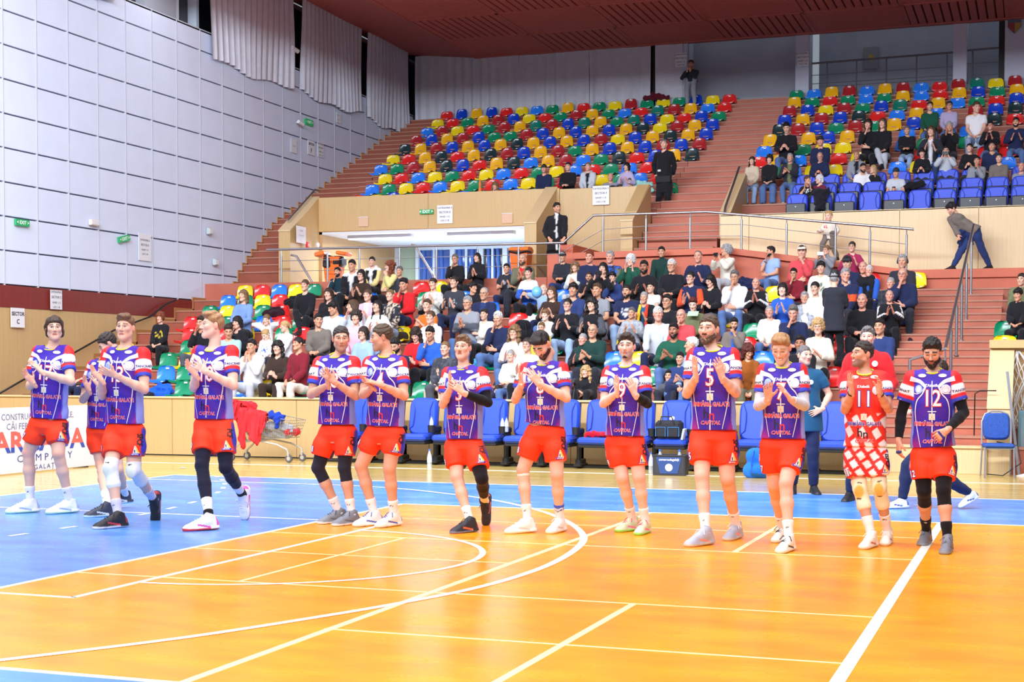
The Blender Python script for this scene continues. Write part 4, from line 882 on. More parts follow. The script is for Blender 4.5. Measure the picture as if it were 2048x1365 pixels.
# ---------------- hair shells in the head frame
def hair_field(style, vox):
    F = Fld(vox); k = .015
    HL = {'crop': [(-.12, .088), (-.085, .078), (-.06, .052), (-.035, .040), (-.022, .0), (-.005, .0), (.004, .034), (.03, .030), (.045, -.03), (.07, -.06), (.13, -.075)],
          'thin': [(-.12, .12), (-.06, .105), (-.03, .060), (-.015, .0), (.0, .0), (.008, .034), (.03, .030), (.045, -.03), (.07, -.06), (.13, -.075)],
          'full': [(-.12, .066), (-.085, .056), (-.06, .030), (-.03, .0), (-.01, -.03), (.05, -.05), (.13, -.085)]}
    def sculpt(hl):
        ys = [a for a, b in hl]; zs_ = [b for a, b in hl]
        def cutter(D, X, Y, Z):
            q = Z - np.interp(Y, ys, zs_) - .16 * np.abs(X) * (Y < -.05) - .0025 * np.sin(X * 260 + Y * 190); return np.maximum(D + .34 * np.maximum(0, .017 - q), -q * .8)
        F.post.append(cutter)
    def curtain_(x0, x1, zl, yb=.03, r=.028):
        for s in (-1, 1): F.rc((s * x0, yb - .02, .03), (s * x1, yb - .035, zl), r, r * .8, .03, flat=((1, 0, 0), .6))
        F.rc((0, .085, .03), (0, .095, zl), .05, .05, .04, flat=((0, 1, 0), .5)); F.rc((-.045, .07, .02), (-.055, .07, zl), .04, .035, .04); F.rc((.045, .07, .02), (.055, .07, zl), .04, .035, .04)
    base = lambda t, top=0.0, back=0.0: F.el((0, .018 + back * .5, .038 + top * .5), (.076 + t, .096 + t + back * .5, .084 + t + top), k)
    if style == 'buzz': base(.0035); sculpt(HL['crop'])
    elif style == 'crop': base(.0048, .007); sculpt(HL['crop'])
    elif style == 'short': base(.0055, .010); F.el((0, -.040, .100), (.055, .046, .026), .02); sculpt(HL['crop'])
    elif style == 'quiff': base(.006, .010); F.el((.008, -.052, .104), (.056, .046, .034), .02); F.el((-.02, -.03, .108), (.05, .05, .03), .02); sculpt(HL['crop'])
    elif style == 'fringe': base(.013, .008); F.el((0, -.05, .080), (.068, .050, .036), .02); sculpt([(-.12, .046), (-.085, .042), (-.06, .03), (-.03, .012), (-.018, -.02), (.0, -.01), (.02, .02), (.045, -.03), (.07, -.06), (.13, -.08)])
    elif style == 'curlytop': base(.016, .014); sculpt(HL['crop'])
    elif style == 'thin': base(.004); sculpt(HL['thin'])
    elif style == 'swept': base(.010, .004, .02); curtain_(.070, .070, -.055, .045, .022); sculpt([(-.12, .07), (-.085, .062), (-.06, .040), (-.03, .012), (0, -.05), (.05, -.075), (.15, -.10)])
    elif style == 'bob': base(.016, .008, .01); curtain_(.076, .080, -.075); sculpt([(-.12, .052), (-.085, .046), (-.062, .02), (-.045, -.03), (-.03, -.15), (.13, -.2)])
    elif style == 'long': base(.013, .006, .01); curtain_(.076, .092, -.24, .035, .030); sculpt([(-.12, .066), (-.085, .058), (-.06, .03), (-.045, -.05), (-.035, -.4), (.13, -.4)])
    elif style == 'longcurly': base(.024, .012, .02); curtain_(.086, .110, -.20, .03, .040); sculpt([(-.12, .06), (-.085, .052), (-.06, .02), (-.045, -.05), (-.035, -.4), (.15, -.4)])
    elif style == 'curly': base(.026, .014, .015); F.el((0, .03, .0), (.10, .09, .09), .03); sculpt([(-.12, .05), (-.085, .048), (-.06, .02), (-.03, -.04), (0, -.06), (.13, -.10)])
    elif style == 'tied': base(.006, .002); F.el((0, .118, .045), (.034, .034, .034), .02); sculpt(HL['full'])
    elif style == 'bun': base(.006, .002); F.el((0, .065, .118), (.038, .036, .030), .015); sculpt(HL['full'])
    elif style == 'ponytail': base(.007, .003); F.rc((0, .11, .04), (0, .135, -.02), .03, .028, .02); F.rc((0, .135, -.02), (.02, .12, -.14), .028, .016, .02); sculpt(HL['full'])
    elif style == 'beard':
        F.el((0, -.024, -.036), (.0600, .0675, .084), 0); 
        for s in (-1, 1): F.rc((s * .050, .0, -.052), (s * .016, -.064, -.096), .0225, .0215, .03); 
        F.rc((0, -.069, -.090), (0, -.073, -.101), .0235, .022, .02); F.rc((-.018, -.090, -.044), (.018, -.090, -.044), .0045, .0045, .006)
        F.post.append(lambda D, X, Y, Z: np.maximum(np.maximum(D, Z + .022 + .45 * np.maximum(0, -Y - .01) * (np.abs(X) > .024)), Y - .012))
        F.el((0, -.11, -.060), (.017, .03, .0075), .006, sub=True)
    elif style == 'goatee':
        F.el((0, -.076, -.098), (.026, .024, .020), .01); F.rc((-.016, -.091, -.047), (.016, -.091, -.047), .0032, .0032, .006)
        F.el((0, -.11, -.060), (.016, .03, .0075), .005, sub=True)
    elif style == 'moustache': F.rc((-.021, -.089, -.049), (0, -.096, -.044), .0035, .005, .004); F.rc((.021, -.089, -.049), (0, -.096, -.044), .0035, .005, .004)
    elif style == 'cap':
        base(.012, .012); F.rc((-.04, -.085, .058), (.04, -.085, .058), .05, .05, .01, flat=((0, 0, 1), .14)); F.rc((-.035, -.115, .052), (.035, -.115, .052), .045, .045, .01, flat=((0, 0, 1), .14))
        F.post.append(lambda D, X, Y, Z: np.maximum(D, (.044 + .12 * np.minimum(0, Y + .05) - Z) * .95))
    elif style == 'hat':
        F.rc((0, .01, .075), (0, .012, .125), .088, .076, .01); F.el((0, .01, .062), (.125, .145, .010), .008)
        F.post.append(cut_plane((0, 0, .175), (0, -.1, 1)))
    elif style == 'phones': 
        for s in (-1, 1): F.el((s * .088, .01, .0), (.018, .034, .036), .01)
        for i in range(12):
            a0, a1 = math.pi * i / 12, math.pi * (i + 1) / 12; F.rc((.094 * math.cos(a0), .01, .01 + .118 * math.sin(a0)), (.094 * math.cos(a1), .01, .01 + .118 * math.sin(a1)), .009, .009, .004)
    return F
HAIRS = {}
def hair_mesh(style, vox, m):
    k = (style, vox, m.name)
    if k not in HAIRS:
        kk = (style, vox)
        if kk not in HAIRS:
            nz = {'curly': (.014, 130, 3), 'longcurly': (.014, 100, 4), 'curlytop': (.010, 150, 5), 'quiff': (.0045, 75, 6), 'short': (.005, 150, 7), 'crop': (.0032, 190, 8), 'beard': (.003, 200, 1), 'goatee': (.002, 220, 1), 'long': (.005, 60, 8), 'bob': (.005, 70, 9), 'fringe': (.006, 120, 2), 'swept': (.005, 80, 2)}.get(style)
            HAIRS[kk] = hair_field(style, vox).run(.1 if vox > .006 else 0, nz)
        V, Tt, Q = HAIRS[kk]; HAIRS[k] = np_mesh('hair', [(V, Tt, Q, (128, 128, 128))], m)
    return HAIRS[k]
# ---------------- hand: wrist at origin, fingers +X, palm faces -Z, thumb towards +Y
def hand_field(vox, curl, thumb, splay):
    F = Fld(vox)
    for y0, y1 in ((.016, .027), (.006, .009), (-.006, -.010), (-.014, -.027)): F.rc((.0, y0 * .8, 0), (.085, y1, 0), .0135, .0115, .012, flat=((0, 0, 1), .95))
    F.rc((.015, .018, -.006), (.055, .030, -.008), .014, .012, .012)
    for n_, (y, L, r) in enumerate(((.029, .070, .0088), (.0095, .080, .0092), (-.0105, .074, .0088), (-.029, .058, .0078))):
        sp = (.10, .03, -.04, -.11)[n_] * splay; p = np.array([.084, y, 0.0]); a = curl * (.9 + .12 * n_)
        for j, fr in enumerate((.45, .32, .25)):
            ang = a * (j + .6); d = np.array([math.cos(ang), sp * math.cos(ang), -math.sin(ang)]); q = p + d * L * fr; F.rc(p, q, r * (1 - .08 * j), r * (1 - .08 * (j + 1)), .0025); p = q
    t0 = np.array([.030, .028, -.004]); t1 = t0 + np.array([.030, .026 * thumb + .008, -.008 - .01 * curl]); t2 = t1 + np.array([.026, .008 * thumb, -.012 - .012 * curl])
    F.rc(t0, t1, .0125, .0105, .008); F.rc(t1, t2, .0105, .0088, .003)
    F.rc((-.03, 0, 0), (.012, 0, 0), .024, .024, .015, flat=((0, 0, 1), .72))
    return F
HANDS = {}
HTYPES = {'open': (.16, 1.0, 1.3), 'flat': (.06, 1.0, .7), 'relax': (.42, .5, .4), 'hold': (.75, .7, .3), 'fist': (1.15, .3, .2)}
def hand_mesh(t, vox):
    if (t, vox) not in HANDS: HANDS[(t, vox)] = hand_field(vox, *HTYPES[t]).run(.0)
    return HANDS[(t, vox)]
def hand_part(t, vox, wr, fdir, pn, left, scale, col):
    """wr wrist point, fdir finger direction, pn palm normal (the way the palm faces)"""
    V, Tt, Q = hand_mesh(t, vox); x = nrm(fdir); z = -A(pn); z = nrm(z - x * z.dot(x)); y = np.cross(z, x)
    V = V * scale; V2 = V.copy()
    if left: V2[:, 1] *= -1; Tt = np.asarray(Tt)[:, ::-1] if len(Tt) else Tt; Q = np.asarray(Q)[:, ::-1]
    W_ = A(wr) + np.outer(V2[:, 0], x) + np.outer(V2[:, 1], y) + np.outer(V2[:, 2], z)
    C = np.tile(np.array(col, float), (len(V), 1)); C = mixc(C, .35 * sstep(V[:, 0], .11, .16), np.array(col) * [1, .78, .74]); C = mixc(C, .25 * (V[:, 2] < -.006), np.array(col) * [1.0, .80, .76])
    return W_, Tt, Q, C
# ---------------- shoe: ankle joint at origin, toe +X, sole at z=-.09
def shoe_field(vox, high=0.0, boot=False):
    F = Fld(vox)
    F.rc((-.045, 0, -.070), (.165, .004, -.072), .043, .045, .0, flat=((0, 0, 1), .42)); F.el((.195, .004, -.066), (.036, .040, .022), .012)
    F.rc((-.04, 0, -.045), (.06, 0, -.035), .036, .038, .02, flat=((0, 1, 0), .92)); F.rc((.02, 0, -.012), (.13, .004, -.038), .040, .034, .03); F.el((.165, .004, -.052), (.050, .038, .028), .025)
    F.rc((-.035, 0, -.03), (-.010, 0, .020 + high), .036, .043, .03, flat=((0, 1, 0), .92)); F.rc((-.0, 0, .02 + high), (.055, 0, -.005), .030, .026, .02)
    F.post.append(cut_plane((0, 0, -.088), (-.05, 0, -1))); F.post.append(cut_plane((-.03, 0, .032 + high), (-.45, 0, 1)))
    return F
SHOES = {}
def shoe_mesh(vox, up, sole, acc, high=0.0):
    k = (vox, up, sole, acc, high)
    if k not in SHOES:
        if (vox, high) not in SHOES: SHOES[(vox, high)] = shoe_field(vox, high).run(.0)
        V, Tt, Q = SHOES[(vox, high)]; x, y, z = V.T; C = np.tile(np.array(up, float), (len(V), 1))
        C = mixc(C, sstep(-z - .010 * (x < 0) + .10 * np.maximum(x - .14, 0), .062, .066), sole)
        if acc is not None:
            C = mixc(C, (np.abs(z + .045 - .25 * (x - .06)) < .007) * (x > .0) * (x < .11) * (np.abs(y) > .022), acc); C = mixc(C, (x < -.05) * (z > -.05) * .8, acc)
            C = mixc(C, (z < -.078) * (x > .12), acc)
        C = mixc(C, ((z > .018 + high) & (np.hypot(x + .01, y) < .034)) * 1.0, np.array(up) * .45)
        SHOES[k] = np_mesh('shoe', [(V, Tt, Q, C)], colmat('shoe_leather', .5, .4))
    return SHOES[k]
LACE = MB()
for i in range(5): LACE.tube([(.035 + .02 * i, -.027 + .001 * i, .016 - .006 * i), (.038 + .02 * i, 0, .030 - .006 * i), (.035 + .02 * i, .027 - .001 * i, .016 - .006 * i)], .0042, 5)
LACE.tube([(.035, 0, .034), (.05, .03, .032), (.07, .05, .0)], .0034, 5).tube([(.035, 0, .034), (.05, -.03, .032), (.065, -.05, .005)], .0034, 5)
# ---------------- limbs
def limb_pts(a, b, c): return A(a), A(b), A(c)
def at_t(P, t): return P[0] + (P[1] - P[0]) * t if t <= 1 else P[1] + (P[2] - P[1]) * (t - 1)
ARM_R = [(0, .052), (.3, .050), (.7, .043), (1, .038), (1.3, .042), (1.6, .034), (2, .0275)]
LEG_R = [(0, .088), (.35, .082), (.8, .060), (1, .055), (1.15, .050), (1.35, .055), (1.7, .040), (1.88, .031), (2, .034)]
def rad(tab, t): return float(np.interp(t, [a for a, b in tab], [b for a, b in tab]))
def limb(F, P, tab, s, t0=0, t1=2, off=0.0, k=.015, flare=0.0, cut=True, step_=.33):
    ts = sorted(set([t0, t1] + [t for t, _ in tab if t0 < t < t1])); d0 = at_t(P, t0 + .05) - at_t(P, t0); d1 = at_t(P, t1) - at_t(P, t1 - .05)
    for a, b in zip(ts, ts[1:]):
        cuts = []
        if cut and a == t0 and t0 > 0: cuts.append((at_t(P, t0), -d0))
        if cut and b == t1: cuts.append((at_t(P, t1), d1))
        F.rc(at_t(P, a), at_t(P, b), rad(tab, a) * s + off + flare * (a - t0), rad(tab, b) * s + off + flare * (b - t0), k if a > t0 else (0 if cut and t0 > 0 else k), cuts=cuts)
    return F
def ik(a, b, l1, l2, pole):
    a, b = A(a), A(b); d = b - a; L = np.linalg.norm(d); L = max(L, 1e-4); u = d / L; Lc = min(L, (l1 + l2) * .998)
    x = (l1 * l1 - l2 * l2 + Lc * Lc) / (2 * Lc); h = math.sqrt(max(l1 * l1 - x * x, 0)); p = A(pole); p = nrm(p - u * p.dot(u))
    return a + u * x + p * h, a + u * Lc
# ---------------- clothes and the whole figure from joints
def frame_of(J):
    up = nrm(A(J['neck']) - A(J['pel'])); rt = A(J['shb']) - A(J['sha']); rt = nrm(rt - up * rt.dot(up)); return up, rt, np.cross(rt, up)
def head_matrix(J, hs):
    up, rt, fw = frame_of(J); hd = J['hdir']; f = nrm(hd); z = np.array([0, 0, 1.]) if 'hup' not in J else nrm(J['hup']); x = nrm(np.cross(z, -f)) * 1.0; x = nrm(np.cross(-f, z)) ; 
    y = -f; z = np.cross(x, y); 
    if z[2] < 0: x = -x; z = np.cross(x, y)
    M = Matrix.Identity(4)
    for i in range(3): M[i][0], M[i][1], M[i][2], M[i][3] = x[i] * hs, y[i] * hs, z[i] * hs, J['head'][i]
    return M
def xf(M, V): R_ = np.array([[M[i][j] for j in range(3)] for i in range(3)]); return V @ R_.T + np.array([M[i][3] for i in range(3)])
def body_mesh(J, s, skin, hk, hv, bv, kind='man', hands=('open', 'open'), paint={}, jaw=1.0, hs=1.0, slim=1.0, adapt=.0, feet=True):
    up, rt, fw = frame_of(J); pel = A(J['pel']); nk = A(J['neck']); L = np.linalg.norm(nk - pel); F = Fld(bv); g = s * slim
    F.tp(pel, up, rt, [(-.10 * s, .12 * g, .09 * s, 0), (0, .155 * g, .105 * s, 0), (.35 * L, .135 * g, .095 * s, .0), (.62 * L, .155 * g, .110 * s, .005), (.82 * L, .16 * g, .105 * s, 0), (.95 * L, .10 * g, .075 * s, -.01), (L, .06 * g, .055 * s, -.01)], .04)
    M = head_matrix(J, hs * s / 1.05 if False else hs); hb = xf(M, np.array([[0, .034, -.12]]))[0]
    F.rc(nk - up * .05 * s, hb, .062 * g, .053 * hs, .03)
    for q in 'ab':
        P = limb_pts(J['sh' + q], J['el' + q], J['wr' + q]); F.rc(nk - up * .05 * s, P[0] - up * .012, .055 * g, .052 * g, .04); limb(F, P, ARM_R, g, cut=False, k=.02)
        P = limb_pts(J['hip' + q], J['kn' + q], J['an' + q]); limb(F, P, LEG_R, g, cut=False, k=.025); kd = nrm(P[0] + P[2] - 2 * P[1]) if np.linalg.norm(P[0] + P[2] - 2 * P[1]) > .02 else -fw
        F.el(P[1] + fw * .018 * s, (.042 * s, .04 * s, .046 * s), .03); F.rc(P[2], P[2] + nrm(J['toe' + q]) * .08 * s - nrm(A(J.get('fup' + q, (0, 0, 1)))) * .045, .034 * s, .026 * s, .02)
    V, Tt, Q = F.run(adapt); C = np.tile(np.array(skin, float), (len(V), 1))
    for q in 'ab':
        kn = A(J['kn' + q]); d = np.linalg.norm(V - kn - fw * .05, axis=1); C = mixc(C, .35 * np.exp(-(d / .05) ** 2), np.array(skin) * [1.0, .74, .68]); d = np.linalg.norm(V - A(J['el' + q]), axis=1); C = mixc(C, .25 * np.exp(-(d / .045) ** 2), np.array(skin) * [1.0, .76, .72])
    parts = [(V, Tt, Q, C)]
    HV, HT, HQ = head_mesh(kind, hv, jaw); parts.append((xf(M, HV), HT, HQ, head_paint(HV, skin, hk, **paint)))
    for n_, q in enumerate('ab'):
        if hands[n_]: parts.append(hand_part(hands[n_], min(hv * 1.05, .007), J['wr' + q], J['hd' + q], J['pn' + q], q == 'b', s * 1.02 if s > .8 else s, np.array(skin) * [1, .97, .96]))
    return parts, M
def torso_field(J, s, vox, hem, fat=1.0, off=.022, sleeve=2.0, armoff=.014, neckr=.066, flare=.0, hood=False, slope=0.0, soff=0.0, coat=0.0):
    up, rt, fw = frame_of(J); pel = A(J['pel']); nk = A(J['neck']); L = np.linalg.norm(nk - pel); F = Fld(vox); o = off; g = s * fat; h = hem
    F.tp(pel, up, rt, [(h, (.168 + flare) * g + o, (.118 + flare * .7) * g + o, .0), (0, (.164 + flare * .8) * g + o, .118 * g + o, 0), (.35 * L, (.152 + flare * .6) * g + o, .112 * g + o, .004), (.62 * L, .165 * g + o, .118 * s + o, .006), (.82 * L, .168 * s + o, .110 * s + o, 0), (.93 * L, .125 * s + o, .085 * s + o, -.008), (1.02 * L, .062 * s + o, .058 * s + o, -.012)], .03)
    for q in 'ab':
        P = limb_pts(J['sh' + q], J['el' + q], J['wr' + q]); F.rc(nk - up * .045 * s, P[0] - rt * (0), .052 * s + o * .8, .050 * s + o * .8, .04); limb(F, P, ARM_R, s, 0, sleeve, armoff + soff, .02, flare=.012 if sleeve < 1 else 0.004)
        if sleeve > 1: F.rc(at_t(P, .1), at_t(P, .7), .056 * s + o * .7, .047 * s + armoff, .02)
    if hood: F.rc(nk + up * .02 - fw * .07 - rt * .06, nk + up * .02 - fw * .07 + rt * .06, .045, .045, .03); F.rc(nk + up * .0 - rt * .075, nk - up * .03 + fw * .055 - rt * .03, .03, .022, .02); F.rc(nk + up * .0 + rt * .075, nk - up * .03 + fw * .055 + rt * .03, .03, .022, .02)
    F.rc(nk + up * .0 + fw * .012 - up * .01, nk + up * .25 + fw * .03, neckr * s, neckr * s * 1.1, .008, sub=True)
    return F
def legs_field(J, s, vox, t1=1.93, off=.016, fat=1.0, flare=0.0, waist=.10, seat=True, skirt=0):
    up, rt, fw = frame_of(J); pel = A(J['pel']); F = Fld(vox)
    F.tp(pel, up, rt, [(-.09 * s, .13 * s * fat, .10 * s, 0), (-.02, .158 * s * fat + off * .5, .116 * s + off * .6, 0), (waist * s, .140 * s * fat + off * .3, .104 * s + off * .3, 0)], .04)
    for q in 'ab': P = limb_pts(J['hip' + q], J['kn' + q], J['an' + q]); limb(F, P, LEG_R, s, 0, t1, off, .03, flare=flare)
    return F
def sleeve_obj(name, par, P, tab, s, t0, t1, off, col, vox=.006, bump=None, m=None, adapt=0.02, fn=None, kfw=np.array([0, -1., 0]), foot=None, **t):
    F = Fld(vox); limb(F, P, tab, s, t0, t1, off, .01)
    if foot is not None: F.rc(P[2], P[2] + foot, .041 * s, .038 * s, .02)
    if tab is LEG_R and t0 < .95 < t1: F.el(P[1] + kfw * .018 * s, np.array((.042 * s, .04 * s, .046 * s)) + off, .03)
    if bump is not None: F.el(bump[0], bump[1], .02)
    V, Tt, Q = F.run(adapt); C = fn(V) if fn else col
    o = link(name, np_mesh(name, [(V, Tt, Q, C)], m or M_cloth), par); 
    for k_, v_ in t.items(): o[k_] = v_
    return o
def put_shoe(par, J, q, s, vox, up_c, sole, acc, high=0.0, lace=None):
    an = A(J['an' + q]); x = nrm(J['toe' + q]); z = A(J.get('fup' + q, (0, 0, 1))); z = nrm(z - x * z.dot(x)); y = np.cross(z, x); M = Matrix.Identity(4); sc = s * 1.02
    for i in range(3): M[i][0], M[i][1], M[i][2], M[i][3] = x[i] * sc, y[i] * sc, z[i] * sc, an[i]
    o = link('shoe', shoe_mesh(vox, up_c, sole, acc, high), par); o.matrix_local = M
    if lace is not None:
        k = 'lace_%s' % (lace,)
        if k not in MATS: MATS[k] = LACE.mesh('laces', mat('lace_%d_%d_%d' % lace, lace, .7))
        link('laces', MATS[k], o)
    return o
GLASSES = MB()
for s_ in (-1, 1):
    GLASSES.tube([(s_ * .031 + .019 * math.cos(a), -.104, .008 + .014 * math.sin(a)) for a in np.linspace(0, 2 * math.pi, 11)], .0018, 5, cap=False).tube([(s_ * .050, -.102, .012), (s_ * .074, -.05, .014), (s_ * .079, .01, .012)], .0018, 5)
GLASSES.tube([(-.012, -.106, .010), (.012, -.106, .010)], .0018, 5)
GL_M = GLASSES.mesh('glasses', mat('glasses_frame', (40, 36, 40), .3))
def add_head_things(par, M, hair, vox, glasses=False, hatc=None):
    for st, c in hair:
        if st in (None, 'bald'): continue
        nm = {'beard': 'beard', 'goatee': 'beard', 'moustache': 'moustache', 'cap': 'cap', 'hat': 'hat', 'phones': 'headphones'}.get(st, 'hair')
        m = hair_mat(c) if nm in ('hair', 'beard', 'moustache') else mat('headwear_%d_%d_%d' % tuple(c), c, .7)
        o = link(nm, hair_mesh(st, vox, m), par); o.matrix_local = M
    if glasses: o = link('glasses', GL_M, par); o.matrix_local = M
# ================================================================ PLAYERS
NAVY = (30, 30, 70)
def stroke(C, x, w, pts, wd, col, L):
    d = np.full(len(x), 9.0)
    for (x0, w0), (x1, w1) in zip(pts, pts[1:]):
        ax_, ay_ = x0, w0 * L; bx_, by_ = x1 - x0, (w1 - w0) * L; t = np.clip(((x - ax_) * bx_ + (w * L - ay_) * by_) / (bx_ * bx_ + by_ * by_), 0, 1)
        d = np.minimum(d, np.hypot(x - ax_ - t * bx_, w * L - ay_ - t * by_))
    return mixc(C, sstep(wd / 2 + .003 - d, 0, .005), col)
def jersey_paint(V, J, s, red=False):
    up, rt, fw = frame_of(J); pel = A(J['pel']); nk = A(J['neck']); L0 = np.linalg.norm(nk - pel); d = (V - pel) / s; L = L0 / s
    u = d @ rt; w = (d @ up) / L; v = d @ fw; x = np.abs(u)
    if not red:
        C = np.tile(np.array((54, 36, 168), float), (len(V), 1))
        C = mixc(C, .5 * (.5 + .5 * np.sin(u * 34 + 5 * w)) * sstep(w, .1, .9), (86, 40, 168))
        C = mixc(C, .55 * (np.sin((x * .8 + w * .18) * 520) > .2) * sstep(.95 - w, 0, .3) * (np.sin(w * 23 + x * 30) > -.3), (116, 34, 122))
        C = mixc(C, .85 * sstep(x - .5 * np.maximum(w, 0) - .045 + .03 * np.sin(u * 40), -.03, .07) * sstep(.42 - w, 0, .3), (172, 40, 134)); C = mixc(C, .5 * (w < .03), (186, 40, 120))
        C = mixc(C, sstep(x, .150, .166) * (w < .66) * (v < .07), (138, 150, 222))
    else:
        C = np.tile(np.array((228, 44, 34), float), (len(V), 1)); C = mixc(C, .35 * (np.sin((u * .9 + w * .35) * 60) > .3), (238, 86, 60))
        q1 = (u * 8.5 + w * 3.1) % 1; q2 = (u * 5.3 - w * 4.7 + .3 * np.floor(u * 8.5 + w * 3.1)) % 1; C = mixc(C, sstep(.52 - w, 0, .03) * sstep(np.minimum(q1 - .42, q2 - .30), 0, .05), (240, 234, 236))
    for q, sg in (('a', -1), ('b', 1)):
        a, b = A(J['sh' + q]), A(J['el' + q]); e = b - a; Le = np.linalg.norm(e); e = e / Le; t = ((V - a) @ e) / Le; rr = np.linalg.norm((V - a) - np.outer((V - a) @ e, e), axis=1); sel = sstep(u * sg, .145, .165) * (t > -.3) * (rr < .14 * s) * sstep(w, .5, .6)
        Cs = np.tile(np.array((226, 40, 44), float), (len(V), 1)); Cs = mixc(Cs, sstep(t, .185, .215) * sstep(-t, -.475, -.445), (240, 240, 246)); Cs = mixc(Cs, sstep(t, .545, .575), (52, 66, 190))
        C = mixc(C, sel * 1.0, (0, 0, 0)) * 0 + C * (1 - sel[:, None]) + Cs * sel[:, None]
    return C
def make_proj(me):
    bm = bmesh.new(); bm.from_mesh(me); b = BVHTree.FromBMesh(bm); bm.free(); return b
def print_on(par, bvh, txt, size, o, rt, up, fw, m, off=.004, name='lettering', geo=None, **k):
    """lettering or a flat badge laid onto the cloth along -fw"""
    v, f = geo if geo else text_geo(txt, size, **k)
    if len(v) == 0: return
    me = bpy.data.meshes.new(name); me.from_pydata([tuple(p) for p in v], [], f); bm = bmesh.new(); bm.from_mesh(me)
    for _ in range(2):
        es = [e for e in bm.edges if e.calc_length() > .022]
        if es: bmesh.ops.subdivide_edges(bm, edges=es, cuts=1)
    bmesh.ops.triangulate(bm, faces=bm.faces)
    o, rt, up, fw = Vector(o), Vector(rt), Vector(up), Vector(fw); bad = []
    for q in bm.verts:
        p = o + rt * q.co.x + up * q.co.y; h = bvh.ray_cast(p + fw * .35, -fw, .6)
        if h[0] is None: bad.append(q); q.co = p
        else: q.co = h[0] + fw * off
    if bad: bmesh.ops.delete(bm, geom=bad, context='VERTS')
    bm.to_mesh(me); bm.free(); me.materials.append(m); return link(name, me, par)
M_lw = mat('print_white', (242, 242, 248), .5); M_lr = mat('print_red', (226, 44, 52), .5); M_lb = mat('print_black', (24, 22, 34), .5); M_lbl = mat('print_blue', (48, 52, 170), .5); M_lgold = mat('print_beige', (226, 220, 206), .5); M_ly = mat('print_yellow', (244, 212, 90), .5); M_lil = mat('print_lilac_white', (220, 222, 244), .5); M_lpk = mat('print_pale_pink', (236, 232, 244), .5); M_lsh = mat('print_pale_blue', (150, 176, 232), .5); M_lnv = mat('print_navy', (40, 44, 120), .5)
def quad(w, h): return (np.array([(-w / 2, -h / 2, 0), (w / 2, -h / 2, 0), (w / 2, h / 2, 0), (-w / 2, h / 2, 0)]), [(0, 1, 2, 3)])
def tri_(w, h, dy=0): return (np.array([(-w / 2, -h / 2 + dy, 0), (w / 2, -h / 2 + dy, 0), (w * .10, h / 2 + dy, 0), (-w * .10, h / 2 + dy, 0)]), [(0, 1, 2, 3)])
BONE = {}
def px3(p, Y): return A(atY(p[0], p[1], Y))
FAIR, TAN, BROWN, PALE = (222, 180, 158), (210, 160, 134), (188, 130, 100), (228, 192, 174)
TOES = {1: ((20, 1026), (100, 1027)), 2: ((176, 1034), None), 3: ((195, 1057), None), 4: ((375, 1061), None), 5: ((643, 1047), (672, 1051)), 6: ((714, 1052), (758, 1054)), 7: ((908, 1066), None), 8: ((1018, 1066), (1100, 1066)), 9: ((1238, 1063), (1276, 1069)), 10: ((1378, 1092), (1455, 1080)), 11: ((1551, 1084), (1560, 1105)), 12: ((1726, 1097), (1768, 1090)), 13: ((1843, 1090), (1888, 1107))}
